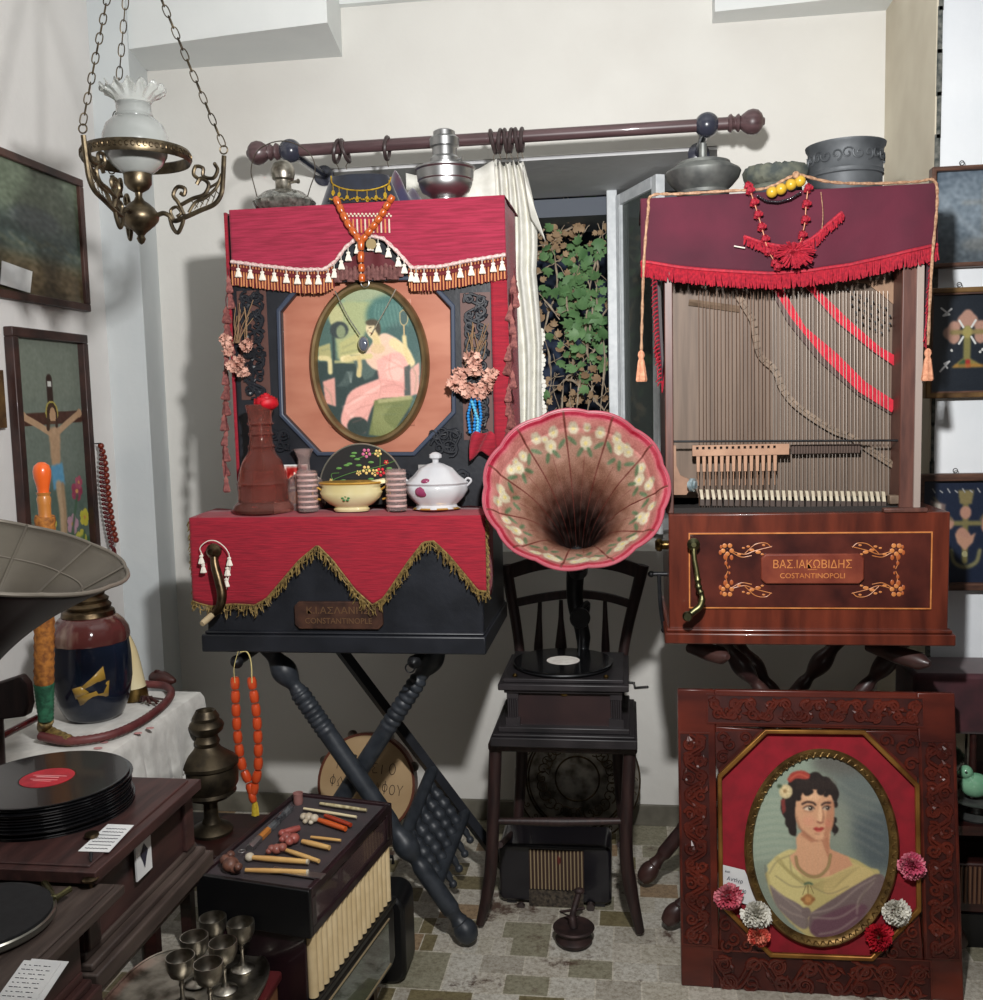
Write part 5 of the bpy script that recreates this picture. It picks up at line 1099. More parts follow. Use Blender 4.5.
# tambourine with lettering
tam = thing('tambourine', 'tambourine with hand lettered skin leaning behind the crossed black legs', 'tambourine', (-.78, 3.0, .2))
tcn = X_(366, 784, 3.02); Rt = (X_(414, 784, 3.02)-tcn).length; Mt = T(tcn) @ Rx(math.radians(-14)) @ Ry(math.radians(0))
skin = mat('goat_skin', (186, 158, 120), .6, col2=(168, 138, 100), scale=5, detail=6)
b = MB(Mt); b.lathe([(0, 0), (Rt*.97, 0), (Rt, .004)], (0, 0, 0), 48, axis=(0, -1, 0)); 
b = MB(); 
def mtl(l, M): return [M @ Vector(p) for p in l]
def disc(M, r, y0, y1, n=48):
    b = MB(M); b.prism([(r*math.cos(2*PI*k/n), r*math.sin(2*PI*k/n)) for k in range(n)], y0, y1); return b
disc(Mt, Rt*.98, 0, .003).build('skin', skin, tam)
b = MB(Mt); n = 48
b.ringplate([(Rt*1.02*math.cos(2*PI*k/n), Rt*1.02*math.sin(2*PI*k/n)) for k in range(n)], [(Rt*.97*math.cos(2*PI*k/n), Rt*.97*math.sin(2*PI*k/n)) for k in range(n)], -.002, .045)
b.build('hoop', mat('hoop_wood', (96, 52, 38), .4), tam)
for k in range(8):
    a_ = PI*.25*k+.35; b = MB(Mt); 
    for yy in (.018, .026): b.prism([(Rt*1.02*math.cos(a_)+.016*math.cos(2*PI*j/16), Rt*1.02*math.sin(a_)+.016*math.sin(2*PI*j/16)) for j in range(16)], yy, yy+.002)
    b.build('jingle', pewter, tam)
skt = bpy.data.materials['goat_skin']
inkd = mat('marker_ink', (40, 30, 26), .6)
GL = {'Μ': [[(0, 0), (.1, 1), (.5, .3), (.9, 1), (1, 0)]], 'Ο': [[(.5+.5*math.sin(k*.63), .5-.5*math.cos(k*.63)) for k in range(11)]], 'Υ': [[(0, 1), (.5, .45), (1, 1)], [(.5, .45), (.5, 0)]],
    'Σ': [[(.9, 1), (.1, 1), (.6, .5), (.1, 0), (.95, 0)]], 'Ε': [[(.9, .95), (.3, .95), (.1, .75), (.45, .52), (.1, .28), (.3, .03), (.95, .08)]], 'Ι': [[(.5, 1), (.5, 0)]],
    'Φ': [[(.5+.45*math.sin(k*.63), .5-.36*math.cos(k*.63)) for k in range(11)], [(.5, 1.1), (.5, -.1)]], 'Ω': [[(0, 0), (.35, .05), (.05, .5), (.5, 1), (.95, .5), (.65, .05), (1, 0)]], 'Ν': [[(0, 0), (.05, 1), (.9, 0), (1, 1)]],
    'Γ': [[(.1, 0), (.1, 1), (.9, 1)]], 'Ρ': [[(.1, 0), (.1, 1), (.7, .95), (.8, .7), (.6, .5), (.1, .5)]], 'Α': [[(0, 0), (.5, 1), (1, 0)], [(.2, .38), (.8, .38)]]}
def handwrite(body, M, W, H, nm):
    b = MB(M); n = len(body); cw = W/n; q = random.Random(n)
    for i, ch_ in enumerate(body):
        x0_ = -W/2+i*cw; w_ = cw*(.35 if ch_ == 'Ι' else .72); dz = q.uniform(-.06, .06)*H; hh = H*q.uniform(.85, 1.1)
        for st in GL[ch_]: b.tube([(x0_+w_*x, -.0008, -H/2+dz+hh*z) for x, z in st], .0011, 5)
    b.build(nm, inkd, tam)
handwrite('ΜΟΥΣΕΙΟ', Mt @ T((.004, -.0006, .056)) @ Ry(math.radians(5)), .205, .034, 'lettering')
handwrite('ΦΩΝΟΓΡΑΦΟΥ', Mt @ T((.004, -.0006, -.004)) @ Ry(math.radians(7)), .252, .034, 'lettering')
text('Γ. Φωτίου', inkd, tam, Mt @ T((.05, -.0006, -.060)) @ Ry(math.radians(12)), .075, .014)

# ================================================================ gramophone with painted horn on a chair
chw = mat('old_brown_chair_wood', (52, 34, 32), .5, col2=(34, 22, 22), scale=12, stretch=(6, 6, 1), bump=.1)
dgr = mat('blackened_oak', (46, 42, 44), .42, col2=(30, 28, 30), scale=10, bump=.15)
SEAT = .565
ch = thing('wooden_chair', 'dark wooden chair with splayed legs carrying the painted horn gramophone', 'chair', (-.2, 2.78, 0))
YF_, YB_ = 2.62, 2.98
def leg4(pts, rs, par, m): MB().tube(spline(pts, 6), [float(np.interp(i/(len(spline(pts, 6))-1), np.linspace(0, 1, len(rs)), rs)) for i in range(len(spline(pts, 6)))], 12).build('leg', m, par)
fl = X_(480, 928, 2.66); fl.z = .012; fr_ = X_(640, 928, 2.66); fr_.z = .012
tl = X_(496, 756, YF_+.02); tr = X_(630, 756, YF_+.02)
leg4([Vector((tl.x, YF_+.02, SEAT-.01)), X_(492, 850, YF_+.02), X_(488, 890, YF_+.03), fl], [.018, .018, .018, .012], ch, chw)
leg4([Vector((tr.x, YF_+.02, SEAT-.01)), X_(626, 840, YF_+.02), X_(630, 885, YF_+.03), fr_], [.018, .018, .02, .013], ch, chw)
tp = [(X_(506, 565, YB_), X_(520, 655, YB_), X_(522, 750, YB_), X_(514, 850, YB_)), (X_(643, 565, YB_), X_(623, 655, YB_), X_(618, 750, YB_), X_(628, 850, YB_))]
for i, l in enumerate(tp):
    f = l[3].copy(); f.z = .01; l2 = [l[0], l[1], Vector((l[2].x, YB_, l[2].z)), f]; pts = spline(l2, 8); MB().tube(pts, [.019-.003*abs(math.sin(k*.2)) for k in range(len(pts))], 10).build('back_post', chw, ch)
MB().tube([X_(497, 821, YF_+.02), X_(560, 822, YF_+.02), X_(625, 821, YF_+.02)], [.009, .013, .009], 10).build('stretcher', chw, ch)
for y in (845,): MB().tube([X_(500, y, YF_+.03), X_(515, y-15, YB_)], .009, 8).build('stretcher', chw, ch); MB().tube([X_(620, y, YF_+.03), X_(625, y-15, YB_)], .009, 8).build('stretcher', chw, ch)
MB().box(tl.x-.02, tr.x+.02, YF_, YB_, SEAT-.028, SEAT).build('seat', chw, ch, bevel=.008)
b = MB(); c = [X_(x, y, YB_) for x, y in ((508, 572), (540, 563), (576, 560), (612, 563), (641, 572))]
def slat(pts, h, par):
    pts = spline(pts, 6); vs = []
    b = MB(); rings = [[p+Vector((0, -.008, -h/2)), p+Vector((0, .008, -h/2)), p+Vector((0, .008, h/2)), p+Vector((0, -.008, h/2))] for p in pts]; b.loft(rings); b.build('back_slat', chw, par, bevel=.002)
slat(c, .045, ch); slat([X_(x, y, YB_) for x, y in ((514, 603), (545, 597), (576, 594), (606, 597), (634, 605))], .026, ch)
for x0, x1, r in ((540, 537, .014), (561, 561, .018), (605, 606, .013)):
    a_, b_ = X_(x0, 600, YB_), X_(x1, 690, YB_); MB().tube([a_, a_.lerp(b_, .2), a_.lerp(b_, .5), b_], [.006, .008, r, r*1.1], 10).build('back_spindle', chw, ch)

gm = thing('gramophone', 'black wooden gramophone with flower painted red rimmed horn, set on a chair', 'gramophone', (-.2, 2.78, SEAT))
GY = 2.585
def gx(x, Y=GY): return at(x, 700, Y=Y).x
p0, p1 = gx(489), gx(637)
zt = at(560, 741, Y=GY).z
b = MB(); b.box(p0, p1, GY, 2.94, SEAT, SEAT+.026); b.box(p0+.006, p1-.006, GY+.006, 2.935, SEAT+.026, SEAT+.034); b.box(p0+.02, p1-.02, GY+.02, 2.92, SEAT+.034, SEAT+.05); b.build('plinth', dgr, gm, bevel=.003)
bx0, bx1 = gx(507, GY+.04), gx(622, GY+.04); LZ = at(560, 684, Y=GY+.03).z
MB().box(bx0+.004, bx1-.004, GY+.045, 2.90, SEAT+.05, LZ-.02).build('case', mat('dull_brown_case', (50, 34, 34), .45, col2=(36, 26, 28), scale=8), gm)
for x in (bx0, bx1-.032):
    b = MB(); b.box(x-.004, x+.036, GY+.032, GY+.06, SEAT+.05, SEAT+.072); b.box(x, x+.032, GY+.036, GY+.06, LZ-.045, LZ-.02)
    for k in range(5): b.tube([(x+.004+k*.006, GY+.040, SEAT+.07), (x+.004+k*.006, GY+.040, LZ-.04)], .0028, 6)
    b.build('pilaster', dgr, gm)
b = MB(); b.box(gx(498, GY+.02), gx(629, GY+.02), GY+.02, 2.93, LZ-.018, LZ); b.box(gx(503, GY+.03), gx(624, GY+.03), GY+.035, 2.92, LZ, LZ+.012); b.box(gx(504, GY+.03), gx(623, GY+.03), GY+.03, 2.92, LZ-.028, LZ-.018); b.build('lid', dgr, gm, bevel=.003)
LZ2 = LZ+.012
tcx = at(563, 657, Y=2.75).x; rr_ = (at(613, 657, Y=2.75).x-at(513, 657, Y=2.75).x)/2; tc0 = Vector((tcx, 2.755, LZ2))
MB().lathe([(0, 0), (.02, 0), (.02, .004), (rr_*.96, .004), (rr_*.98, .008), (rr_*.96, .014), (0, .014)], tc0, 48).build('turntable', iron, gm)
vinyl = mat('black_shellac', (12, 12, 14), .22, col2=(18, 18, 20), scale=60, coat=.3)
rec = thing('gramophone_record', 'black shellac record with pale label on the middle gramophone', 'record', tc0+Vector((0, 0, .014)))
def record(par, c, R, lab, z=0, tilt=None, grooves=True):
    pr = [(0, 0), (R, 0), (R, .002)]; n = 36
    if grooves: pr += [(R*(.97-.60*k/n), .0022 if k % 2 else .0026) for k in range(n+1)]
    pr += [(R*.34, .0021), (0, .0021)]
    MB().lathe(pr, c, 64).build('disc', vinyl, par)
    MB().lathe([(0, .0021), (R*.33, .0021), (R*.33, .0027), (0, .0027)], c, 40).build('label', lab, par)
record(rec, tc0+Vector((0, 0, .0145)), rr_, mat('cream_record_label', (240, 236, 228), .4, col2=(222, 214, 206), scale=60))
for x in (515, 606): MB().lathe([(0, 0), (.006, 0), (.008, .004), (.004, .008), (0, .009)], (at(x, 668, Y=GY+.06).x, GY+.055, LZ2), 12).build('stud', brass, gm)
b = MB(); b.tube([at(622, 682, Y=2.72), at(634, 683, Y=2.70), at(635, 688, Y=2.68), at(648, 687, Y=2.66)], .004, 8); part(b.build('crank', steel, gm), 'steel winding crank')
b = MB(); b.ball(((bx0+bx1)/2, GY+.043, LZ-.034), .006, sc=(1.6, .4, .8)); b.build('lock_plate', brass, gm)
# elbow, soundbox and arm behind the record
b = MB(); b.tube(spline([(tcx+.05, 2.90, LZ2), (tcx+.05, 2.90, LZ2+.06), at(575, 600, Y=2.90), at(576, 560, Y=2.84), at(576, 540, Y=2.78)], 6), [.016, .017, .018, .019, .02, .022, .022, .022, .022, .023, .024, .024, .024, .025, .025, .026, .026, .027, .028, .029, .030, .030, .031, .032, .034], 16)
b.build('elbow', iron, gm)
b = MB(); c = at(580, 618, Y=2.80); b.lathe([(.0, -.010), (.028, -.010), (.031, 0), (.028, .010), (0, .010)], c, 28, axis=(.3, -1, .1)); b.build('soundbox', iron, gm)
b = MB(); b.tube(spline([c+Vector((.0, .01, .02)), c+Vector((.02, .05, .03)), Vector((tcx+.05, 2.90, LZ2+.07))], 5), .009, 10); b.tube([c+Vector((0, -.01, -.028)), (c.x-.004, c.y-.01, LZ2+.02)], .003, 6); b.build('tone_arm', iron, gm)
# painted horn: eleven flared petals, mouth facing the room
hc = at(575, 487, Y=2.42); Rh = (at(668, 489, Y=2.42).x-at(482, 489, Y=2.42).x)/2; 
throat = at(578, 572, Y=2.80)
NP = 11; NS = 11*14
ax_ = Vector((.03, -.89, .455)).normalized()     # mouth direction
e1 = Vector((1, 0, 0)); e1 = (e1-ax_*e1.dot(ax_)).normalized(); e2 = ax_.cross(e1)*-1
if e2.z < 0: e2 = -e2
Mh = Matrix(((e1.x, e2.x, ax_.x), (e1.y, e2.y, ax_.y), (e1.z, e2.z, ax_.z))).to_4x4(); Mh = T(hc) @ Mh
sc2 = 78*(at(576, 489, Y=2.42).x-at(575, 489, Y=2.42).x)  # vertical half-size of the mouth in the picture
def horn_pt(u, w):    # u angle 0..1, w 0 rim .. 1 throat
    a = 2*PI*u; seg = (u*NP+.5) % 1; scal = 1+.022*math.sin(PI*seg)*max(0, 1-w*3)+(-.012)*(1-math.sin(PI*seg))
    r = Rh*(1.0*(1-w)**1.9*.86+.14*(1-w)+.0)*scal*.985+.024*w
    dep = -(.40*w**.85) if w > 0 else 0
    if w < .08: dep = -(.40*.08**.85)*(w/.08)**2
    p = Mh @ Vector((r*math.cos(a), r*math.sin(a)*.93, dep))
    tw = max(0, w-.25)/.75; end = Mh @ Vector((0, 0, -.40)); p += (throat-end)*(tw**1.6)*.9
    return p
# painting on the petals
hcv = Canvas(0, 0, NS*4, 300, NS*4, (150, 114, 98))
hcv.poly([(0, 0), (NS*4, 0), (NS*4, 26), (0, 26)], (172, 84, 94), 6).poly([(0, 10), (NS*4, 10), (NS*4, 20), (0, 20)], (140, 28, 48), 2)
hcv.poly([(0, 24), (NS*4, 24), (NS*4, 48), (0, 48)], (200, 120, 118), 10, .7)
hcv.poly([(0, 110), (NS*4, 110), (NS*4, 300), (0, 300)], (116, 80, 64), 34, .85).poly([(0, 150), (NS*4, 150), (NS*4, 300), (0, 300)], (62, 38, 32), 40, .85).poly([(0, 190), (NS*4, 190), (NS*4, 300), (0, 300)], (20, 13, 11), 30, .95)  # throat shade painted in: colour deepens to near black inward
hr = random.Random(5); PW = NS*4/NP
for k in range(NP):
    x0 = (k+.5)*PW % (NS*4)
    for dx, dy, s_ in ((-13, 50, 7), (2, 62, 9), (15, 48, 7), (-3, 44, 5)):
        cx_, cy2 = x0+dx+hr.uniform(-5, 5), dy+hr.uniform(-8, 8)
        for j in range(6): hcv.ell(cx_+s_*.55*math.cos(j*1.05), cy2+s_*.9*math.sin(j*1.05), s_*.45, s_*.8, (190, 183, 158), .6)
        hcv.ell(cx_, cy2, s_*.3, s_*.5, (206, 190, 120), 1)
    for dx, dy, a_ in ((-8, 86, .4), (8, 88, -.4), (20, 66, .6), (-20, 70, -.6)): hcv.ell(x0+dx, dy, 3.4, 11, (74, 102, 72), .8, .9, a_)
    hcv.line([(x0, 95), (x0+2, 300)], 1.6, (110, 62, 54), 0, .7)
for k in range(NP+1): hcv.line([(k*PW % (NS*4-1), 0), (k*PW % (NS*4-1), 300)], 2.4, (96, 44, 38), 0)
hcv.mottle(7, 6); hcv.mottle(9, 0)
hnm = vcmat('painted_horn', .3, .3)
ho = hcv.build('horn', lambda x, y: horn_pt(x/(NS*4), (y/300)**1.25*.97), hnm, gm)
md = ho.modifiers.new('thick', 'SOLIDIFY'); md.thickness = .0022; md.offset = 0
for p_ in ho.data.polygons: p_.use_smooth = True
MB().tube([horn_pt(k/NS, 0) for k in range(NS)], .0042, 8, loop=True).build('rolled_rim', mat('rose_rim', (166, 78, 92), .35, coat=.4, col2=(150, 70, 80), scale=20), gm)
b = MB(); b.tube([horn_pt(0, .96).lerp(horn_pt(.5, .96), .5), throat+Vector((0, .01, 0)), at(576, 556, Y=2.84)], [.026, .028, .032], 18); b.build('horn_neck', iron, gm)

# bakelite radio under the chair
rad = thing('bakelite_radio', 'dark bakelite radio with ribbed speaker grille under the chair', 'radio', (-.22, 2.85, 0))
RY2 = 2.80; a_, c = at(500, 912, Y=RY2), at(611, 848, Y=RY2)
bak = mat('black_bakelite', (22, 20, 26), .3, coat=.3)
b = MB(); rp = []
x0, x1, z0, z1 = a_.x, c.x, .012, c.z; rc_ = .02
for (cx_, cz_, a0) in ((x1-rc_, z0+rc_, -PI/2), (x1-rc_, z1-rc_, 0), (x0+rc_, z1-rc_, PI/2), (x0+rc_, z0+rc_, PI)): rp += [(cx_+rc_*math.cos(a0+PI/2*k/6), cz_+rc_*math.sin(a0+PI/2*k/6)) for k in range(7)]
b.prism(rp, RY2, RY2+.15); b.build('cabinet', bak, rad, bevel=.008)
b = MB(); s_ = lambda x, y: at(380+x/2.777, 640+y/2.777, Y=RY2-.004)
gr_ = mat('dim_bronze', (176, 156, 124), .4, .4)
p, q = s_(415, 690), s_(565, 588); MB().box(p.x, q.x, RY2-.002, RY2+.001, p.z, q.z).build('grille_cloth', mat('grille_brown', (58, 40, 32), .9), rad)
b = MB()
for k in range(15): x = p.x+(q.x-p.x)*(k+.5)/15; b.tube([(x, RY2-.004, p.z), (x, RY2-.004, q.z)], .0022, 6)
b.build('grille_bars', gr_, rad)
p2, q2 = s_(415, 745), s_(565, 700); MB().box(p2.x, q2.x, RY2-.004, RY2, p2.z, q2.z).build('tuning_dial', mat('dial_glass', (84, 74, 62), .15, col2=(40, 36, 34), scale=90), rad)
for x in (392, 585): MB().lathe([(0, 0), (.013, 0), (.012, .014), (0, .015)], s_(x, 738), 20, axis=(0, -1, 0)).build('knob', mat('knob_%d' % x, (56, 46, 44), .3, coat=.4), rad)
MB().ball(s_(497, 612), .010, sc=(.6, .3, 1.5)).build('emblem', mat('emblem_red', (90, 40, 34), .4), rad)
for x in (x0+.02, x1-.05): MB().box(x, x+.03, RY2+.01, RY2+.13, 0, .013).build('foot', bak, rad)
# small cast iron brazier on the floor
c = at(574, 944, Z=0); b = MB()
ib = thing('iron_pot', 'small rusty cast iron pot with side handle on the tiled floor', 'pot', c)
rust = mat('rusty_iron', (62, 44, 42), .6, .3, col2=(40, 30, 30), scale=30, bump=.3)
MB().lathe([(0, 0), (.038, 0), (.046, .006), (.052, .018), (.048, .024), (.046, .036), (.052, .042), (.058, .050), (.054, .054), (.040, .050), (.02, .048), (0, .047)], c, 36).build('pot', rust, ib)
b = MB(); b.tube(spline([c+Vector(v) for v in ((-.0, .0, .046), (-.004, .01, .07), (.0, .03, .085), (.012, .05, .12))], 6), [.012]*7+[.009]*12, 10); b.ball(c+Vector((.014, .052, .128)), .012, sc=(1.3, 1, .8)); b.tube([c+Vector((-.004, .01, .072)), c+Vector((-.04, .03, .075)), c+Vector((.03, .03, .09))], .004, 6); b.build('handle', rust, ib)
# round wrought tray behind the chair
tr_ = thing('round_tray', 'large round embossed metal tray leaning on the wall behind the chair', 'tray', (-.15, 3.3, .15))
tcn = at(577, 800, Y=3.2); Rr2 = (at(641, 800, Y=3.2).x-tcn.x); Mt2 = T(Vector((tcn.x, 3.24, Rr2+.01))) @ Rx(math.radians(-10))
disc(Mt2, Rr2, 0, .004).build('plate', pewter, tr_)
b = MB(Mt2)
for r_k in (.99, .82, .78, .35): b.tube([(Rr2*r_k*math.cos(2*PI*k/60), -.002, Rr2*r_k*math.sin(2*PI*k/60)) for k in range(60)], .003, 6, loop=True)
for k in range(26):
    a_ = 2*PI*k/26; cxx, czz = Rr2*.9*math.cos(a_), Rr2*.9*math.sin(a_); b.tube([(cxx+.012*(1-t)*math.cos(t*8+k), -.002, czz+.012*(1-t)*math.sin(t*8+k)) for t in [i/12 for i in range(13)]], .0016, 5)
    cxx, czz = Rr2*.56*math.cos(a_), Rr2*.56*math.sin(a_); b.tube([(cxx+.026*(1-t)*math.cos(t*9+k), -.002, czz+.026*(1-t)*math.sin(t*9+k)) for t in [i/14 for i in range(15)]], .002, 5)
b.build('engraving', bronze, tr_)
# black lidded canister between case and stand
c = at(395, 935, Z=0)
bc = thing('black_case', 'black round cornered case standing on the floor behind the display box', 'case', c)
b = MB(); rp = []
x0, x1, z0, z1, rc_ = c.x-.08, at(416, 900, Y=2.5).x, 0, .24, .04
for (cx_, cz_, a0) in ((x1-rc_, z0+rc_, -PI/2), (x1-rc_, z1-rc_, 0), (x0+rc_, z1-rc_, PI/2), (x0+rc_, z0+rc_, PI)): rp += [(cx_+rc_*math.cos(a0+PI/2*k/6), cz_+rc_*math.sin(a0+PI/2*k/6)) for k in range(7)]
b.prism(rp, 2.36, 2.48); b.build('body', blackm, bc, bevel=.01)
MB().tube([(x1-.04, 2.42, .301), (x1-.04, 2.42, .32), (x1-.10, 2.42, .32), (x1-.10, 2.42, .301)], .005, 6).build('handle', blackm, bc)
# ================================================================ carved portrait frame leaning on the right stand
b0, t0 = 2.43, 2.55
lean = math.atan2(t0-b0, .76)
Mf = T((0, b0, 0)) @ Rx(-lean); Mfi = Mf.inverted()
def fq(px, py):       # picture point -> frame plane coordinates (x, z)
    d = ray(px, py); o = Mfi @ CAM; dd = (Mfi.to_3x3() @ d); t = -o.y/dd.y; p = o+dd*t; return (p.x, p.z)
tl_, tr2, br_, bl_ = fq(676, 690), fq(952, 692), fq(967, 1001), fq(683, 991)
fx0, fx1 = (tl_[0]+bl_[0])/2, (tr2[0]+br_[0])/2; fz1 = (tl_[1]+tr2[1])/2
pf = thing('carved_picture_frame', 'large carved redwood frame with oval portrait of a young woman, on the floor', 'picture', Mf @ Vector(((fx0+fx1)/2, 0, 0)))
c8 = lambda x, y: fq(660+x/3.043, 680+y/3.043)
oc_ = [c8(*p) for p in ((178, 290), (320, 152), (620, 155), (785, 318), (790, 700), (645, 850), (335, 838), (182, 680))]
oc_.reverse()
mx_, mz_ = (fx0+fx1)/2, fz1/2
rect8 = [(fx0, fz1*.30), (fx0+.001+(fx1-fx0)*.25, .0), (fx0+(fx1-fx0)*.75, .0), (fx1, fz1*.30), (fx1, fz1*.72), (fx0+(fx1-fx0)*.75, fz1), (fx0+(fx1-fx0)*.25, fz1), (fx0, fz1*.72)]
# carcass boards
b = MB(Mf)
ozs = [p[1] for p in oc_]; oxs = [p[0] for p in oc_]; ix0, ix1, iz0, iz1 = min(oxs)-.004, max(oxs)+.004, min(ozs)-.004, max(ozs)+.004
b.box(fx0, ix0, 0, .022, 0, fz1); b.box(ix1, fx1, 0, .022, 0, fz1); b.box(ix0, ix1, 0, .022, 0, iz0); b.box(ix0, ix1, 0, .022, iz1, fz1)
# corner gussets
P8 = {i: oc_[i] for i in range(8)}
for (cx_, cz_) in ((ix0, iz0), (ix1, iz0), (ix1, iz1), (ix0, iz1)):
    near = sorted(oc_, key=lambda p: (p[0]-cx_)**2+(p[1]-cz_)**2)[:2]; b.prism([(cx_, cz_), near[0], near[1]], .002, .020)
b.build('frame_board', rosew, pf, bevel=.003)
dkr = mat('dark_recess_wood', (70, 26, 20), .4, col2=(44, 16, 14), scale=20)  # panel ground, darker than the raised carving
def panel(x0, y0, x1, y1, seed, dens=1.3):
    p, q = c8(x0, y1), c8(x1, y0); x0_, z0_, x1_, z1_ = p[0], p[1], q[0], q[1]
    b = MB(Mf); b.box(x0_, x1_, -.001, .001, z0_, z1_, 1); r = .0046
    for k, off in enumerate((0, .5)): fret(b, x0_+.004, x1_-.004, z0_+.004, z1_-.004, -.0025, r*(1-.2*k), 0, seed+k*7, dens)
    b.ringplate([(x0_, z0_), (x1_, z0_), (x1_, z1_), (x0_, z1_)], [(x0_+.004, z0_+.004), (x1_-.004, z0_+.004), (x1_-.004, z1_-.004), (x0_+.004, z1_-.004)], -.003, .001, 0)
    b.build('carved_panel', [rosew, dkr], pf)
panel(142, 52, 803, 132, 1); panel(158, 852, 826, 958, 2); panel(66, 160, 152, 806, 3); panel(808, 185, 895, 848, 4)
def corner(pts, seed):
    pts = [c8(*p) for p in pts]; b = MB(Mf); b.prism(pts, -.001, .001, 1); cx_ = sum(p[0] for p in pts)/3; cz_ = sum(p[1] for p in pts)/3; rr = random.Random(seed)
    for k in range(4):
        v = pts[k % 3]; f = .52 if k < 3 else 0; c = (cx_+(v[0]-cx_)*f, cz_+(v[1]-cz_)*f); R = .017; a0 = rr.uniform(0, 6)
        b.tube([(c[0]+R*(1-.8*t)*math.cos(a0+8*t), -.003, c[1]+R*(1-.8*t)*math.sin(a0+8*t)) for t in [i/16 for i in range(17)]], [.0048-.002*t for t in [i/16 for i in range(17)]], 6)
    b.build('carved_corner', [rosew, dkr], pf)
corner(((172, 272), (168, 158), (300, 155)), 1); corner(((640, 160), (786, 170), (788, 300)), 2); corner(((180, 705), (300, 825), (190, 830)), 3); corner(((786, 730), (790, 840), (670, 845)), 4)
gm_ = mat('antique_gold', (176, 126, 62), .35, .7, col2=(128, 84, 40), scale=14)
b = MB(Mf); oi = [(mx_+(x-mx_)*.966, mz_+(z-mz_)*.97) for x, z in oc_]; oo = [(mx_+(x-mx_)*1.012, mz_+(z-mz_)*1.01) for x, z in oc_]
b.ringplate(oo, oi, -.009, .004); b.build('gold_octagon', gm_, pf, bevel=.003)
b = MB(Mf); b.prism(oc_, .010, .014); b.build('red_mount', mat('crimson_velvet', (146, 12, 32), .85, col2=(126, 9, 26), scale=30, sheen=.3), pf)
# oval carved frame
c7 = lambda x, y: fq(740+x/4.7619, 740+y/4.7619)
oc2 = c7(385, 512); rx_ = (c7(748, 540)[0]-c7(18, 480)[0])/2; rz_ = (c7(385, 42)[1]-c7(385, 984)[1])/2; rot_ = math.radians(5.5)
rings = []
prof = [(0, .0), (-.002, .012), (.004, .018), (.012, .016), (.018, .010), (.021, .006), (.022, -.004)]
for a in range(96):
    q = 2*PI*a/96; ring = []
    for pr, h_ in prof:
        X, Z = (rx_-pr)*math.cos(q), (rz_-pr)*math.sin(q)
        ring.append(Mf @ Vector((oc2[0]+X*math.cos(rot_)-Z*-math.sin(rot_), .010-h_-.002*(.5+.5*math.sin(q*60))*(h_ > .014), oc2[1]+Z*math.cos(rot_)+X*-math.sin(rot_))))
    rings.append(ring)
brz = mat('antique_bronze_gilt', (134, 106, 60), .4, .75, col2=(88, 66, 38), scale=26, bump=.2)
MB().loft(rings, loop=True).build('oval_frame', brz, pf)
b = MB()
for k in range(64):
    q = 2*PI*k/64; qs = [q+.06*math.sin(t*5) for t in (0, .33, .66, 1)]
    pts = []
    for t in range(7):
        u = t/6; qq = q+.085*(u-.5); rr = -.011+.006*math.sin(u*PI*2); X, Z = (rx_+rr)*math.cos(qq), (rz_+rr)*math.sin(qq)
        pts.append(Mf @ Vector((oc2[0]+X*math.cos(rot_)+Z*math.sin(rot_), -.007, oc2[1]+Z*math.cos(rot_)-X*math.sin(rot_))))
    b.tube(pts, .0018, 5)
b.build('leaf_moulding', brz, pf)
# the portrait
C = Canvas(40, 60, 730, 970, 260, (122, 138, 132))
C.poly([(40, 60), (400, 60), (300, 560), (40, 600)], (134, 156, 148), 90).poly([(430, 60), (730, 60), (730, 640), (560, 560), (470, 360)], (96, 110, 114), 80)
C.poly([(540, 400), (730, 300), (730, 640), (600, 600)], (74, 88, 98), 60).ell(500, 110, 160, 60, (92, 96, 96), 50).ell(480, 400, 50, 120, (132, 144, 136), 50, .7)
for k in range(9): C.line([(70, 300+k*34), (160, 285+k*34), (250, 300+k*32)], 16, (170, 184, 172), 14, .35)
for k in range(6): C.line([(470, 200+k*50), (560, 260+k*44), (680, 300+k*50)], 14, (128, 136, 136), 14, .3)
sk, sks, skd = (204, 158, 128), (176, 122, 96), (148, 96, 76)
# shawl, blouse
C.poly([(120, 640), (230, 540), (330, 520), (520, 560), (620, 610), (668, 640), (620, 800), (540, 900), (380, 960), (250, 880), (160, 760)], (178, 170, 116), 4, sp=True)
C.poly([(130, 600), (190, 545), (260, 530), (290, 640), (330, 780), (240, 800), (160, 720)], (196, 190, 134), 10, sp=True)
C.poly([(420, 560), (520, 580), (640, 640), (560, 700), (460, 740), (400, 720)], (192, 178, 124), 10, sp=True)
C.poly([(335, 830), (430, 770), (560, 690), (665, 640), (700, 700), (640, 800), (540, 900), (400, 955), (330, 900)], (106, 92, 98), 5, sp=True)
C.poly([(140, 690), (200, 740), (300, 800), (330, 880), (290, 900), (180, 800)], (118, 108, 112), 6, sp=True)
C.poly([(350, 860), (520, 790), (610, 800), (540, 890), (420, 950), (340, 920)], (96, 66, 84), 12, sp=True)
for p_ in (((150, 700), (230, 770), (310, 830)), ((190, 790), (250, 830), (320, 850)), ((340, 830), (450, 800), (560, 710), (650, 660)), ((350, 850), (470, 850), (570, 790)), ((560, 830), (570, 760), (640, 680)), ((380, 930), (470, 910), (560, 850))): C.line(p_, 9, (152, 142, 142), 6, .6)
for p_ in (((140, 640), (180, 580), (260, 545)), ((560, 800), (600, 720), (660, 650)), ((300, 800), (320, 860), (318, 900)), ((120, 600), (130, 680)), ((330, 700), (250, 700), (170, 650)), ((350, 705), (430, 735), (520, 700)), ((240, 560), (250, 640), (300, 690))): C.line(p_, 4, (88, 80, 70), 2, .6)
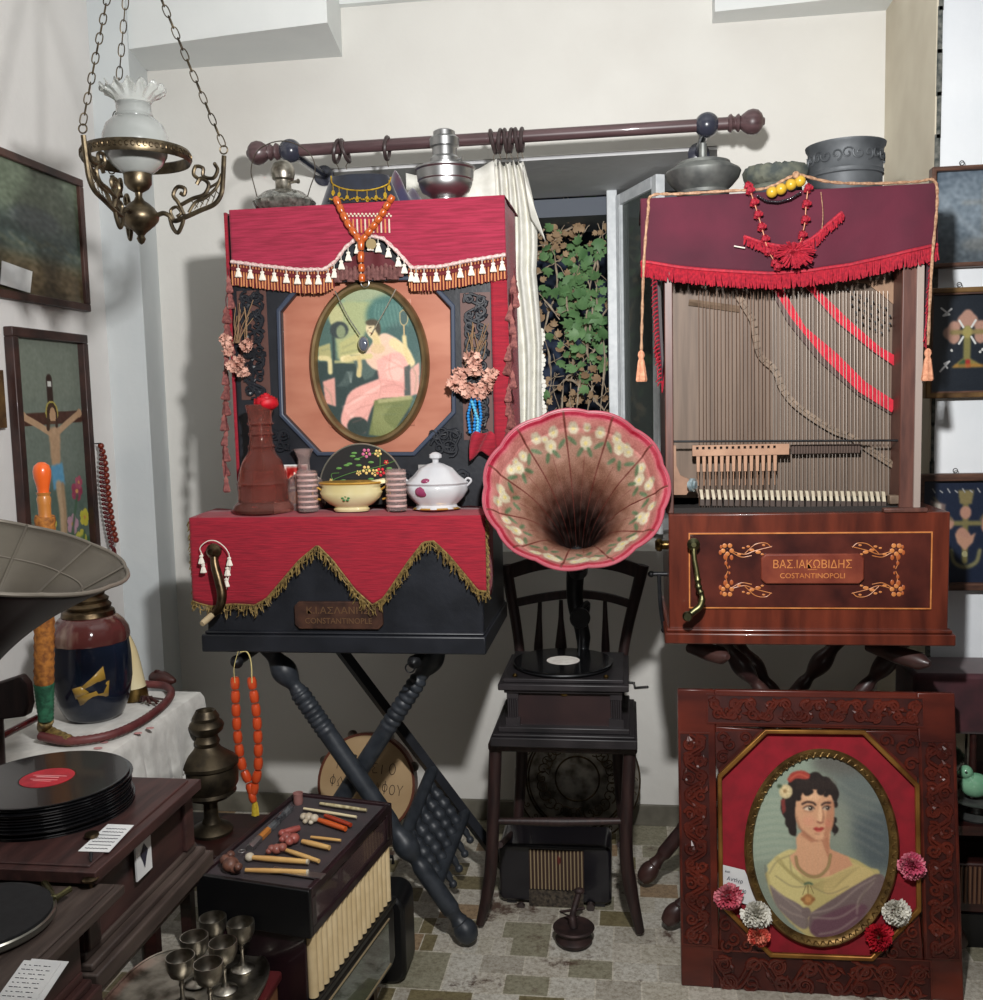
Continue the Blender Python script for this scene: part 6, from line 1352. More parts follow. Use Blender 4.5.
for k in range(6): C.line([(320, 690), (250-k*14, 650-k*14), (200-k*4, 580-k*4)], 7, (158, 150, 98), 5, .5); C.line([(340, 700), (430+k*16, 720-k*18), (500+k*14, 660-k*10)], 6, (156, 142, 96), 4, .5)
# neck and chest
C.poly([(268, 470), (300, 440), (425, 430), (430, 520), (500, 570), (490, 600), (430, 650), (340, 660), (270, 620), (240, 560), (270, 530)], sk, 4, sp=True)
C.poly([(420, 430), (432, 530), (490, 575), (450, 620), (420, 560), (390, 480)], sks, 8).poly([(290, 455), (340, 490), (420, 480), (425, 440), (300, 430)], sks, 8).ell(470, 590, 40, 22, (206, 140, 116), 14)
C.poly([(425, 520), (520, 560), (540, 600), (430, 650)], (196, 146, 118), 10)
C.line([(268, 560), (280, 610), (330, 650), (380, 650), (420, 610), (434, 550)], 12, (112, 94, 60), 1).line([(268, 560), (280, 610), (330, 650), (380, 650), (420, 610), (434, 550)], 5, (176, 160, 112), 1)
# hair back
hr_ = (34, 26, 26)
C.poly([(210, 250), (250, 190), (300, 165), (380, 170), (440, 200), (468, 240), (462, 300), (440, 290), (300, 290), (270, 400), (268, 460), (238, 440), (220, 380), (196, 330)], hr_, 4, sp=True)
for x, y, r in ((236, 300, 28), (232, 350, 26), (240, 395, 24), (252, 436, 18), (448, 260, 26), (455, 310, 14), (450, 385, 14), (455, 430, 16), (446, 412, 12)): C.ell(x, y, r, r*1.15, hr_, 4)
C.line([(446, 400), (462, 430), (452, 456)], 6, hr_, 1)
# face
C.poly([(268, 300), (285, 262), (330, 238), (400, 240), (438, 270), (448, 330), (446, 390), (430, 440), (400, 475), (370, 480), (320, 455), (280, 410), (264, 360)], sk, 3, sp=True)
C.poly([(418, 290), (450, 300), (448, 400), (425, 450), (398, 474), (410, 410)], sks, 10, .8, sp=True).poly([(266, 340), (290, 420), (360, 480), (330, 470), (276, 420)], skd, 8, .6)
C.ell(330, 390, 34, 26, (212, 150, 128), 22, .7).ell(420, 400, 16, 22, (196, 122, 104), 14, .6).ell(345, 270, 46, 22, (224, 184, 152), 20, .8)
C.poly([(383, 300), (396, 350), (402, 384), (388, 394), (372, 388), (374, 350)], (222, 180, 148), 6).poly([(394, 320), (406, 372), (402, 392), (392, 388), (396, 360)], skd, 5, .7).line([(370, 392), (384, 398), (398, 394)], 6, (128, 72, 60), 2)
# eyes and brows
C.line([(298, 308), (322, 298), (350, 302), (362, 312)], 9, (46, 30, 28), 2).line([(392, 312), (408, 302), (432, 302)], 9, (46, 30, 28), 2)
C.ell(330, 330, 24, 10, (212, 200, 186), 1).ell(414, 328, 19, 9, (196, 182, 168), 1).ell(338, 328, 10, 11, (38, 28, 26), 1).ell(420, 327, 9, 10, (38, 28, 26), 1).ell(335, 325, 2.5, 2.5, (230, 226, 220)).ell(417, 324, 2.5, 2.5, (230, 226, 220))
C.line([(304, 328), (322, 317), (344, 318), (356, 330)], 5, (40, 26, 26), 1).line([(396, 328), (410, 317), (432, 322)], 5, (40, 26, 26), 1).line([(308, 340), (330, 345), (352, 340)], 4, (140, 92, 76), 3, .7)
# mouth, chin
C.poly([(350, 424), (366, 418), (380, 422), (392, 418), (402, 424), (386, 438), (366, 438)], (176, 60, 58), 1.5, sp=True).line([(350, 426), (376, 428), (402, 425)], 3, (110, 36, 36), 1).ell(376, 436, 12, 3, (204, 104, 94), 2).ell(382, 462, 22, 10, (216, 170, 140), 8, .7).line([(360, 450), (380, 452)], 5, skd, 4, .6)
# fringe of curls
for x, y, r in ((270, 250, 30), (300, 228, 26), (322, 250, 20), (336, 214, 26), (368, 212, 26), (388, 246, 20), (402, 222, 26), (430, 240, 24), (300, 200, 34), (360, 190, 36), (410, 205, 28), (262, 215, 30), (340, 248, 12), (412, 262, 13), (280, 280, 14)): C.ell(x, y, r, r, hr_, 4)
for k in range(16): a_ = k*1.3; C.line([(270+k*12, 190+10*math.sin(a_)), (280+k*12, 210), (274+k*12, 236)], 3, (78, 62, 56), 1, .6)
C.poly([(226, 190), (250, 158), (300, 148), (336, 170), (320, 190), (270, 186), (240, 205)], (160, 58, 50), 4, sp=True).line([(240, 190), (280, 165), (325, 180)], 5, (196, 96, 76), 2).poly([(196, 290), (215, 280), (220, 340), (204, 356)], (120, 50, 48), 5)
C.ell(220, 248, 32, 34, (196, 186, 150), 2).ell(218, 246, 20, 22, (214, 200, 160), 2).ell(216, 246, 8, 9, (150, 120, 76), 2).ell(190, 222, 12, 10, (70, 90, 70), 3)
for k in range(5): C.line([(220, 248), (220+28*math.cos(k*1.25), 248+28*math.sin(k*1.25))], 2.5, (160, 146, 110), 1, .7)
# brooch and pendant
C.line([(310, 690), (328, 684), (345, 690)], 10, (70, 96, 76), 1).line([(326, 694), (326, 740)], 4, (120, 104, 60)).line([(315, 700), (300, 740)], 3, (110, 100, 60)).line([(338, 700), (352, 734)], 3, (110, 100, 60))
C.ell(326, 764, 26, 28, (156, 112, 66), 3).ell(326, 764, 14, 15, (186, 138, 84), 2).ell(300, 762, 9, 10, (140, 96, 58), 2).ell(352, 762, 9, 10, (140, 96, 58), 2)
C.ell(318, 826, 22, 26, (112, 100, 104), 4)
g_ = C.c.mean(2, keepdims=True); C.c = (g_+(C.c-g_)*.92+3)*np.array([1.07, 1.02, .95])
for k in range(26): C.line([(60+26*k, 120+8*math.sin(k)), (64+26*k, 400), (60+26*k, 640)], 2, (150, 160, 150), 1, .10)
C.mottle(4.5, 0)
def inov(x, y):
    p = c7(x, y); X, Z = p[0]-oc2[0], p[1]-oc2[1]; u = X*math.cos(rot_)-Z*math.sin(rot_); v = X*math.sin(rot_)+Z*math.cos(rot_); return (u/(rx_-.014))**2+(v/(rz_-.014))**2 < 1
C.build('portrait_print', lambda x, y: Mf @ Vector((c7(x, y)[0], .006, c7(x, y)[1])), PAINT, pf, keep=inov)
# handwritten card tucked behind the oval
cd_ = thing('note_card', 'white handwritten card tucked beside the oval portrait above the carnations', 'card', Mf @ Vector((c8(240, 620)[0], 0, c8(240, 620)[1])))
b = MB(Mf); b.prism([c8(*p) for p in ((186, 562), (258, 580), (300, 672), (282, 690), (190, 660))], .002, .004); b.build('card', paper, cd_)
text('Κυρία', ink, cd_, Mf @ T((c8(206, 584)[0], .0015, c8(206, 584)[1])) @ Ry(.18), .012, .006)
text('Αντίγρ', ink, cd_, Mf @ T((c8(228, 610)[0], .0015, c8(228, 610)[1])) @ Ry(.2), .040, .012)
text('90', ink, cd_, Mf @ T((c8(256, 645)[0], .0015, c8(256, 645)[1])) @ Ry(.2), .010, .010)
# carnations
def carn(px, py, R, cols, lab, seed):
    c = c8(px, py); p = Mf @ Vector((c[0], -.022, c[1])); t = thing('carnation', lab, 'flower', p); r = random.Random(seed)
    M_ = [mat('petal_%d_%d' % (seed, i), k, .65, col2=tuple(int(v*.88) for v in k), scale=50) for i, k in enumerate(cols)]
    b = MB()
    for ring in range(5):
        n = 5+ring*3
        for k in range(n):
            a = 2*PI*k/n+ring*.7; rr = R*(.15+.21*ring); q = Mf @ T((c[0], -.030+.005*ring, c[1])) @ Ry(-a) @ T((rr*.55, 0, 0)) @ Rz(-(1.25-.26*ring))
            w = R*.42*r.uniform(.8, 1.2); L = R*.62*r.uniform(.72, 1.25); q = q @ Rz(r.uniform(-.35, .2)) @ Rx(r.uniform(-.3, .3)); vs = []; m = 6
            for j in range(m+1):
                u = -1+2*j/m; vs.append(q @ Vector((0, .001*math.sin(j*2.2), u*w*.25))); vs.append(q @ Vector((L*.6, .003*math.sin(j*2.5+k), u*w*.8))); vs.append(q @ Vector((L*(1-.12*u*u+(.10 if j % 2 else -.04)), .004*math.sin(j*3.1+k), u*w)))
            b.add(vs, [f for j in range(m) for f in ((j*3, j*3+3, j*3+4, j*3+1), (j*3+1, j*3+4, j*3+5, j*3+2))], 1 if (len(M_) > 1 and (ring < 2 or r.random() < .4)) else 0)
    b.build('petals', M_, t)
    b = MB(); b.tube([Mf @ Vector((c[0], -.018, c[1])), Mf @ Vector((c[0]+.003, -.004, c[1]-.01)), Mf @ Vector((c[0]+.005, .006, c[1]-.03))], [.006, .005, .002], 8); b.build('calyx', mat('calyx_%d' % seed, (70, 96, 58), .6), t)
carn(208, 655, .030, [(236, 138, 150), (214, 90, 110)], 'pink carnation overlapping the white card at lower left of the portrait', 1)
carn(292, 708, .031, [(244, 240, 228)], 'white carnation at the lower left of the oval portrait', 2)
carn(298, 770, .024, [(240, 100, 84), (240, 140, 116)], 'orange red carnation below the white one at lower left', 3)
carn(762, 560, .028, [(240, 140, 160), (220, 92, 124)], 'pink carnation right of the oval portrait', 4)
carn(716, 700, .028, [(244, 240, 228)], 'white carnation at the lower right of the oval portrait', 5)
carn(662, 776, .029, [(214, 26, 48), (180, 14, 38)], 'deep red carnation at the lower right of the oval portrait', 6)

# ================================================================ right wall pictures and things
WY = YR-.02
goldf = mat('worn_gold_moulding', (128, 98, 60), .4, .4, col2=(90, 66, 44), scale=20); brf = mat('brown_moulding', (96, 66, 52), .45, col2=(66, 44, 36), scale=20, stretch=(1, 1, 6))
def wframe(name, lab, px0, py0, px1, py1, w, m, paintf, m2=None, cat='picture', y=WY):
    a_, c = at(px0, py0, Y=y), at(px1, py1, Y=y); x0, x1, z0, z1 = a_.x, c.x, c.z, a_.z; t = thing(name, lab, cat, ((x0+x1)/2, y, z0))
    b = MB(); b.ringplate([(x0, z0), (x1, z0), (x1, z1), (x0, z1)], [(x0+w, z0+w), (x1-w, z0+w), (x1-w, z1-w), (x0+w, z1-w)], y-.014, YR); b.build('frame', m, t, bevel=.003)
    if m2: b = MB(); b.ringplate([(x0+w*.8, z0+w*.8), (x1-w*.8, z0+w*.8), (x1-w*.8, z1-w*.8), (x0+w*.8, z1-w*.8)], [(x0+w*1.3, z0+w*1.3), (x1-w*1.3, z0+w*1.3), (x1-w*1.3, z1-w*1.3), (x0+w*1.3, z1-w*1.3)], y-.010, YR-.002); b.build('inner_slip', m2, t)
    C = paintf(x1-x0-2*w, z1-z0-2*w); C.build('image', lambda x, y_: (x0+w+(x1-x0-2*w)*(x-C.x0)/(C.x1-C.x0), YR-.012, z1-w-(z1-z0-2*w)*(y_-C.y0)/(C.y1-C.y0)), PAINTG, t)
    b = MB(); xm = (x0+x1)/2; torus(b, (at(963 if cat else 0, 100, Y=y).x, y-.002, z1+.008), .006, .0012, 'y', 14); b.build('hanging_ring', iron, t)
    return t
def pA(w, h):
    C = Canvas(0, 0, 100, 100, 90, (84, 96, 108)); C.ell(40, 40, 60, 34, (112, 124, 134), 24).ell(60, 90, 60, 24, (74, 82, 88), 24).line([(50, 14), (50, 76)], 5, (128, 130, 128), 3, .6).line([(30, 34), (70, 34)], 5, (128, 130, 128), 3, .6).ell(50, 80, 22, 8, (120, 120, 116), 5, .5)
    for k in range(8): C.line([(4+k*5, 20+k*7), (14+k*7, 50+k*4)], 4, (136, 146, 154), 4, .35)
    return C.mottle(6, 1)
def pB(w, h):
    C = Canvas(-14, -16, 176, 166, 150, (28, 34, 42))
    C.line([(60, 44), (60, 112)], 14, (122, 116, 70), 1, sp=False)
    C.poly([(30, 120), (50, 104), (68, 104), (96, 120)], (130, 116, 64), 1).poly([(44, 112), (52, 106), (58, 106), (58, 118), (44, 118)], (46, 76, 50), 1).poly([(58, 106), (66, 106), (68, 119), (58, 119)], (150, 40, 40), 1).poly([(30, 120), (96, 120), (92, 114), (38, 113)], (160, 110, 50), 1, .7)
    for x, y in ((60, 26), (52, 34), (68, 34), (24, 56), (34, 46), (34, 64), (96, 56), (86, 46), (86, 64)): C.ell(x, y, 12, 12, (166, 128, 112), 1)
    C.line([(30, 55), (90, 55)], 9, (130, 116, 76), 1, sp=False).ell(60, 55, 9, 11, (150, 140, 84), 1)
    for a_, c in (((44, 34), (52, 46)), ((76, 34), (68, 46)), ((44, 76), (52, 64)), ((76, 76), (68, 64))): C.line([a_, c], 4, (200, 200, 196), 0, sp=False)
    for p_ in (((8, 10), (24, 22), (12, 24), (28, 12)), ((8, 126), (26, 108), (16, 112), (22, 120))): C.line(list(p_), 3.5, (206, 206, 206), 0, sp=False)
    for x, y in ((30, 88), (90, 88), (86, 92)): C.ell(x, y, 2.5, 2.5, (190, 190, 186))
    return C.mottle(3, 0)
def pC(w, h):
    C = Canvas(-6, -6, 176, 166, 150, (30, 38, 56))
    C.line([(70, 26), (70, 130)], 10, (112, 104, 66), 1, sp=False).line([(46, 66), (112, 66)], 8, (116, 108, 72), 1, sp=False).poly([(56, 10), (84, 10), (80, 34), (60, 34)], (124, 112, 76), 1)
    for x, y in ((70, 48), (40, 66), (108, 60), (108, 72), (70, 90), (64, 84)): C.ell(x, y, 10, 11, (170, 128, 110), 1)
    C.poly([(52, 82), (70, 92), (88, 82), (84, 98), (70, 112), (56, 98)], (176, 134, 112), 1).line([(46, 112), (52, 132), (70, 140), (90, 132), (96, 112)], 7, (120, 116, 84), 1).ell(70, 118, 5, 5, (150, 146, 110))
    C.line([(96, 60), (134, 10)], 4, (96, 86, 66), 1, sp=False).line([(46, 60), (14, 22)], 4, (96, 86, 66), 1, sp=False)
    C.poly([(112, 30), (134, 14), (140, 50), (122, 70)], (140, 70, 70), 1).poly([(118, 34), (128, 26), (132, 56), (124, 64)], (190, 180, 172), 1).poly([(8, 26), (36, 34), (30, 54), (10, 48)], (112, 96, 92), 1).poly([(14, 30), (28, 34), (26, 48), (14, 44)], (180, 172, 160), 1)
    for k in range(10): C.line([(12+k*13, 8+3*(k % 2)), (16+k*13, 14)], 2.2, (150, 150, 150), 0, sp=False)
    return C.mottle(3, 0)
wframe('framed_picture', 'brown framed misty blue glazed picture, topmost on the right white wall', 931, 168, 1040, 264, .012, brf, pA)
wframe('framed_embroidery', 'gold framed embroidered cross with rose lobes on black, middle of right wall', 926, 289, 1032, 396, .014, goldf, pB, brf)
wframe('framed_embroidery', 'brown framed embroidered anchor, heart and flags, lowest on right wall', 916, 474, 1034, 590, .020, brf, pC)
# plum upholstered cabinet and things behind the frame at the right edge
plum = mat('plum_velvet', (66, 26, 34), .75, col2=(46, 16, 24), scale=20, sheen=.3)
cb_ = thing('side_cabinet', 'dark cabinet with plum padded top at the right wall behind the carved frame', 'cabinet', (1.0, 2.70, 0))
a_ = at(914, 674, Y=2.66)
MB().box(a_.x, 1.35, 2.66, 2.85, .60, a_.z).build('padded_top', plum, cb_, bevel=.012)
MB().box(a_.x+.02, 1.33, 2.84, 2.855, .0, .62).build('back_panel', wood_dk, cb_)
MB().box(a_.x+.02, a_.x+.05, 2.68, 2.84, .0, .60).build('side_panel', wood_dk, cb_)
MB().box(1.28, 1.33, 2.68, 2.84, .0, .60).build('side_panel', wood_dk, cb_)
p = at(975, 790, Y=2.62); MB().box(a_.x+.02, 1.33, 2.60, 2.84, p.z-.115, p.z-.09).build('shelf', wood_dk, cb_)
shz = p.z-.09
mr = thing('small_mirror', 'small framed mirror standing on the shelf right of the carved frame', 'mirror', at(957, 740, Y=2.76))
a1, c1_ = at(936, 855, Y=2.76), at(971, 693, Y=2.76); z0m = shz
MB().ringplate([(a1.x, z0m), (c1_.x, z0m), (c1_.x, c1_.z), (a1.x, c1_.z)], [(a1.x+.008, z0m+.008), (c1_.x-.008, z0m+.008), (c1_.x-.008, c1_.z-.02), (a1.x+.008, c1_.z-.02)], 2.755, 2.775).build('frame', pewter, mr, bevel=.002)
MB().box(a1.x+.006, c1_.x-.006, 2.766, 2.77, z0m+.006, c1_.z-.01).build('glass', mat('mirror_glass', (150, 146, 136), .08, .9), mr)
b = MB(); b.tube([(at(974, 700, Y=2.68).x, 2.68, .6), (at(974, 700, Y=2.68).x, 2.68, shz)], .009, 10); tag(b.build('carved_post', wood_dk), 'thin dark turned post between mirror and right picture edge', 'post')
bt_ = thing('bird_dish', 'pale green ceramic bird perched on a dark footed dish', 'figurine', at(966, 850, Y=2.64))
c = Vector((at(975, 815, Y=2.66).x, 2.66, shz))
MB().lathe([(0, 0), (.045, 0), (.05, .006), (.016, .014), (.012, .022), (.012, .030), (.03, .036), (.062, .048), (.066, .052), (.03, .046), (0, .044)], c, 32).build('dish', patina, bt_)
grg = mat('celadon_glaze', (128, 176, 142), .2, coat=.5, col2=(104, 156, 124), scale=20)
b = MB(); b.ball(c+Vector((-.002, 0, .088)), .030, sc=(1.3, .8, 1.1), n=18, m=10); b.ball(c+Vector((-.026, -.002, .124)), .018, n=14, m=8); b.tube([c+Vector((-.040, -.002, .124)), c+Vector((-.054, -.002, .120))], [.005, .001], 8); b.tube([c+Vector((-.01, 0, .09)), c+Vector((-.02, 0, .115))], [.024, .015], 12); b.tube([c+Vector((.02, 0, .085)), c+Vector((.065, 0, .082))], [.018, .006], 10); b.build('bird', grg, bt_)
MB().ball(c+Vector((-.030, -.018, .128)), .0035, n=8, m=6).build('eye', blackm, bt_)
rd2 = thing('wooden_radio', 'wooden radio with ribbed brown grille low behind the carved frame', 'radio', (1.0, 2.7, 0))
z0r, z1r = at(960, 930, Y=2.60).z, at(960, 878, Y=2.60).z
zb_ = max(.03, z0r)
MB().box(a_.x+.055, 1.27, 2.69, 2.83, zb_, z1r).build('cabinet', wood_dk, rd2, bevel=.006)
b = MB()
for k in range(26): x = a_.x+.065+k*.012; b.tube([(x, 2.687, zb_+.03), (x, 2.687, z1r-.01)], .0038, 6)
b.build('ribbed_grille', mat('ribbed_tan', (104, 74, 56), .5), rd2)
MB().box(a_.x+.055, 1.27, 2.685, 2.83, 0, zb_).build('plinth', blackm, rd2)
# ================================================================ hanging oil lamp, front left
lb = mat('lamp_brass', (112, 100, 80), .42, 1, col2=(66, 58, 48), scale=34, bump=.25)
LYc = 2.02; rc0 = at(136.5, 157, Y=LYc); Rl = (at(193, 157, Y=LYc).x-at(80, 157, Y=LYc).x)/2*.86
hl = thing('hanging_lamp', 'antique brass oil lamp with fluted milk glass shade hanging on three chains', 'lamp', rc0+Vector((0, 0, -.2)))
kz = (at(136, 157, Y=LYc).z-at(136, 158, Y=LYc).z)
b = MB(); n = 72; rg = []
for k in range(n):
    a = 2*PI*k/n; rg.append([rc0+Vector((r*math.cos(a), r*math.sin(a), z)) for r, z in ((Rl, -.012), (Rl+.003, -.006), (Rl+.003, .008), (Rl, .013), (Rl-.003, .010), (Rl-.003, -.010))])
b.loft(rg, loop=True); b.build('shade_ring', lb, hl)
b = MB()
for k in range(60): a = 2*PI*k/60; c = rc0+Vector(((Rl+.0032)*math.cos(a), (Rl+.0032)*math.sin(a), .001)); b.tube([c+Vector((-.004*math.sin(a)*math.cos(t), .004*math.cos(a)*math.cos(t), .005*math.sin(t))) for t in [i*.9 for i in range(7)]], .0011, 4)
b.build('ring_engraving', bronze, hl)
milk = mat('milk_glass', (164, 166, 162), .18, trans=.25, coat=.6, col2=(146, 149, 146), scale=5)
axc = rc0.x; 
def lz(y): return at(137, y, Y=LYc).z
pr = [(12, 176), (17, 172), (26, 165), (32, 156), (34.5, 146), (34, 136), (30, 126), (22, 119), (18.5, 117.5), (19.5, 115.5), (18, 113), (18, 104)]
kx = Rl/56.5
MB().lathe([(r*kx, lz(y)-rc0.z) for r, y in pr], (axc, LYc, rc0.z), 48, cap=False).build('globe', milk, hl, solid=.002)
def ruff(u, v):
    a = 2*PI*u; r = (18+15*v**1.6)*kx*(1+.07*v*v*math.sin(a*15)); z = lz(104)+(15*v+3.6*v*v*math.sin(a*15+1.4))*kz; return (axc+r*math.cos(a), LYc+r*math.sin(a), z)
MB().grid(ruff, 156, 8).build('fluted_rim', mat('rim_glass', (216, 218, 214), .08, trans=.7, coat=.4, ior=1.3), hl, solid=.0016)
MB().lathe([(r*kx, lz(y)-rc0.z) for r, y in [(0, 172), (14, 172), (15, 175), (14.5, 184), (11, 189), (4, 193), (3.6, 197), (6, 201), (11, 204), (15.5, 208), (19, 212.5), (20.5, 217), (19.5, 221), (16, 225), (11, 229), (6, 233), (3.5, 236), (5, 239), (3, 243), (0, 245)]], (axc, LYc, rc0.z), 36).build('font', lb, hl)
# three scrolled arms
def arm(ang, nm):
    ca, sa = math.cos(ang), math.sin(ang); b = MB()
    def A(r, y): return Vector((axc+(r if r < 30 else 30+(r-30)*1.32)*kx*ca, LYc+(r if r < 30 else 30+(r-30)*1.32)*kx*sa, lz(y)))
    for l, r in (([(18, 216), (26, 214), (32, 217), (36, 222), (46, 218), (58, 212), (70, 206), (76, 196), (78, 182), (79, 170), (80, 158)], .0036), ([(32, 217), (34, 228), (38, 234), (42, 226), (44, 218)], .003), ([(36, 222), (33, 212), (38, 208), (42, 214), (38, 218)], .0024),
        ([(44, 216), (40, 204), (36, 196), (40, 188), (46, 190), (45, 196), (42, 194)], .003), ([(42, 206), (52, 200), (62, 196), (66, 186), (60, 180), (56, 186)], .003), ([(60, 182), (54, 176), (56, 168), (62, 170), (62, 178), (70, 180), (74, 172), (72, 166)], .0028),
        ([(48, 214), (54, 204), (62, 200), (72, 190), (76, 180)], .0024), ([(66, 190), (74, 184), (77, 176)], .002)): b.tube(spline([A(*p) for p in l], 5), r*1.45, 7)
    for k in range(5): b.tube([A(48+5*k, 213-2*k), A(56+4.4*k, 201-3*k)], .0011, 4); b.tube([A(50+5*k, 201-2.6*k), A(56+4.8*k, 209-3*k)], .0011, 4)
    for p in ((38, 234), (46, 190), (56, 168), (72, 166), (77, 188)): b.ball(A(*p), .0042, n=8, m=6)
    torus(b, A(80, 152)+Vector((0, 0, 0)), .0085, .0016, 'y', 16)
    b.build('scroll_arm', lb, hl); return A(80, 148)
tops = []
for i, (ang, apx) in enumerate(((.14, (150, 0)), (math.radians(266), (107, 0)), (math.radians(134), (112, 0)))):
    s_ = arm(ang, i)
    tops.append(s_)
top_c = at(128, -66, Y=LYc); lk = MB(); 
ring = []
for k in range(20):
    a = 2*PI*k/20; ring.append((.0062*math.cos(a)*(1), 0, .0135*math.copysign(abs(math.sin(a))**.7, math.sin(a))))
lk.tube(ring, .0013, 6, loop=True); lk = lk.mesh('link', [lb])
aims = [top_c+Vector((.012, -.0, 0)), top_c+Vector((-.012, -.01, 0)), top_c+Vector((0, .012, 0))]
for s_, e in zip(tops, aims):
    L = (e-s_).length; n = int(L/.0235); d = (e-s_).normalized(); q = Vector((0, 0, 1)).rotation_difference(d).to_matrix().to_4x4()
    n = min(n, 48); chn = []
    b = MB()
    for k in range(n):
        Mk = T(s_+d*(.0235*(k+.5))) @ q @ Rz(PI/2*(k % 2)+.5)
        b.tube([Mk @ Vector(v) for v in ring], .0013, 6, loop=True)
    b.build('chain', lb, hl)
b = MB(); b.lathe([(0, -.02), (.03, -.015), (.02, .01), (.006, .02), (.004, .04)], top_c, 24); b.tube([top_c, (top_c.x, top_c.y, 3.3)], .004, 8); b.lathe([(.004, -.05), (.03, -.03), (.045, 0)], (top_c.x, top_c.y, 3.3), 24); b.build('ceiling_rose', lb, hl)

# ================================================================ left wall: pictures and hanging beads
def on_left(px, py): return at(px, py, X=XL+.022)
def lframe(name, lab, q4, w, m, C, th=.02, tilt=0):
    # q4 = (y0, y1, z0, z1) on the left wall
    y0, y1, z0, z1 = q4; t = thing(name, lab, 'picture', (XL+.01, (y0+y1)/2, z0)); b = MB(); X0, X1 = XL+.001, XL+th
    for (ya, yb, za, zb) in ((y0, y1, z0, z0+w), (y0, y1, z1-w, z1), (y0, y0+w, z0+w, z1-w), (y1-w, y1, z0+w, z1-w)): b.box(X0, X1, ya, yb, za, zb)
    b.build('frame', m, t, bevel=.003)
    C.build('image', lambda x, y: (XL+.008, y0+w*.8+(y1-y0-1.6*w)*x/100, z1-w*.8-(z1-z0-1.6*w)*y/C.y1), PAINTG, t); return t
C = Canvas(0, 0, 100, 100, 130, (86, 96, 78)); C.poly([(0, 0), (100, 0), (100, 40), (0, 36)], (104, 116, 96), 14).poly([(0, 38), (100, 44), (100, 72), (0, 70)], (72, 88, 84), 12).ell(66, 40, 18, 10, (86, 96, 96), 5).poly([(0, 66), (100, 70), (100, 100), (0, 100)], (96, 84, 60), 10).ell(20, 84, 26, 12, (66, 60, 42), 6).ell(76, 88, 30, 12, (84, 70, 48), 6)
for k in range(16): C.line([(6*k, 58+3*math.sin(k*3)), (6*k+8, 60+3*math.sin(k))], 2.5, (110, 110, 84), 1, .5)
C.mottle(9, 1)
lframe('landscape_painting', 'old dark landscape painting in brown frame, upper left wall', (2.30, 3.045, 1.83, 2.25), .024, mat('brown_frame', (82, 54, 46), .5, col2=(56, 36, 32), scale=12), C)
b = MB(); l1, l2 = on_left(0, 262), on_left(31, 292); b.hexa([(XL+.026, l1.y-.01, l2.z+.006), (XL+.026, l2.y-.01, l2.z-.004), (XL+.024, l2.y-.008, l2.z-.004), (XL+.024, l1.y-.01, l2.z+.006), (XL+.026, l1.y+.005, l1.z+.004), (XL+.026, l2.y+.008, l1.z-.008), (XL+.024, l2.y+.008, l1.z-.008), (XL+.024, l1.y+.005, l1.z+.004)]); tag(b.build('note_card', paper), 'white note card stuck on the corner of the landscape painting', 'card')
C = Canvas(0, 0, 100, 200, 130, (112, 122, 112)); C.poly([(0, 0), (100, 0), (100, 60), (0, 60)], (118, 126, 114), 20).poly([(0, 130), (100, 130), (100, 200), (0, 200)], (88, 106, 96), 16)
C.line([(50, 36), (50, 70)], 9, (52, 34, 28), 0, sp=False).line([(6, 72), (96, 70)], 11, (74, 44, 34), 0, sp=False).poly([(47, 38), (53, 38), (53, 43), (47, 43)], (206, 206, 200))
skc = (186, 152, 120); C.line([(12, 70), (30, 77), (46, 84)], 6, skc, 0).line([(92, 68), (74, 76), (58, 84)], 6, skc, 0).ell(10, 69, 4, 4, skc).ell(94, 67, 4, 4, skc)
C.poly([(44, 80), (60, 80), (60, 100), (57, 118), (47, 118), (45, 98)], skc, 1, sp=True).poly([(44, 114), (62, 112), (64, 132), (46, 136)], (96, 156, 190), 1).line([(54, 132), (57, 158), (56, 186), (58, 192)], 9, (188, 160, 128), 1).line([(60, 132), (61, 160), (59, 186)], 5, (168, 138, 106), 1)
C.ell(51, 66, 9.5, 10.5, (170, 156, 76), 0).ell(51, 66, 7.5, 9, (66, 44, 32), 0).line([(46, 66), (44, 80)], 5, (66, 44, 32), 0, sp=False).line([(57, 66), (57, 78)], 4, (66, 44, 32), 0, sp=False).ell(52, 69, 4.6, 7.5, (186, 150, 116), 0).line([(49, 75), (55, 75)], 3, (90, 60, 44), 0)
for x, y, s_, col in ((82, 140, 9, (150, 60, 86)), (86, 132, 6, (170, 84, 104)), (72, 170, 9, (180, 140, 156)), (40, 166, 7, (186, 176, 80)), (92, 166, 8, (196, 186, 70)), (84, 186, 9, (190, 180, 70)), (62, 194, 8, (140, 40, 70))):
    for k in range(5): C.ell(x+s_*.6*math.cos(k*1.26), y+s_*.6*math.sin(k*1.26), s_*.45, s_*.5, col, 0)
    C.ell(x, y, s_*.25, s_*.25, (206, 150, 90))
for l in (((60, 200), (68, 184), (82, 144)), ((84, 200), (90, 180)), ((50, 200), (44, 176)), ((70, 200), (72, 176)), ((30, 200), (38, 186), (40, 170))): C.line(l, 3, (60, 92, 64), 1)
for k in range(12): C.ell(30+k*6, 190+5*math.sin(k*2), 6, 3, (62, 98, 70), 1, .8, k)
C.mottle(3, 1)
cr_ = lframe('crucifix_picture', 'tall painted crucifix picture with flowers in dark brown frame', (2.60, 2.995, 1.03, 1.752), .028, mat('dark_brown_frame', (64, 38, 32), .45, col2=(40, 24, 22), scale=16, coat=.2), C, .03)
b = MB(); l1 = on_left(2, 372); tag(MB().box(XL+.001, XL+.02, 2.30, on_left(6, 400).y, on_left(3, 428).z, on_left(2, 370).z).build('picture_edge', goldf), 'sliver of a gold framed picture at the far left edge', 'picture')
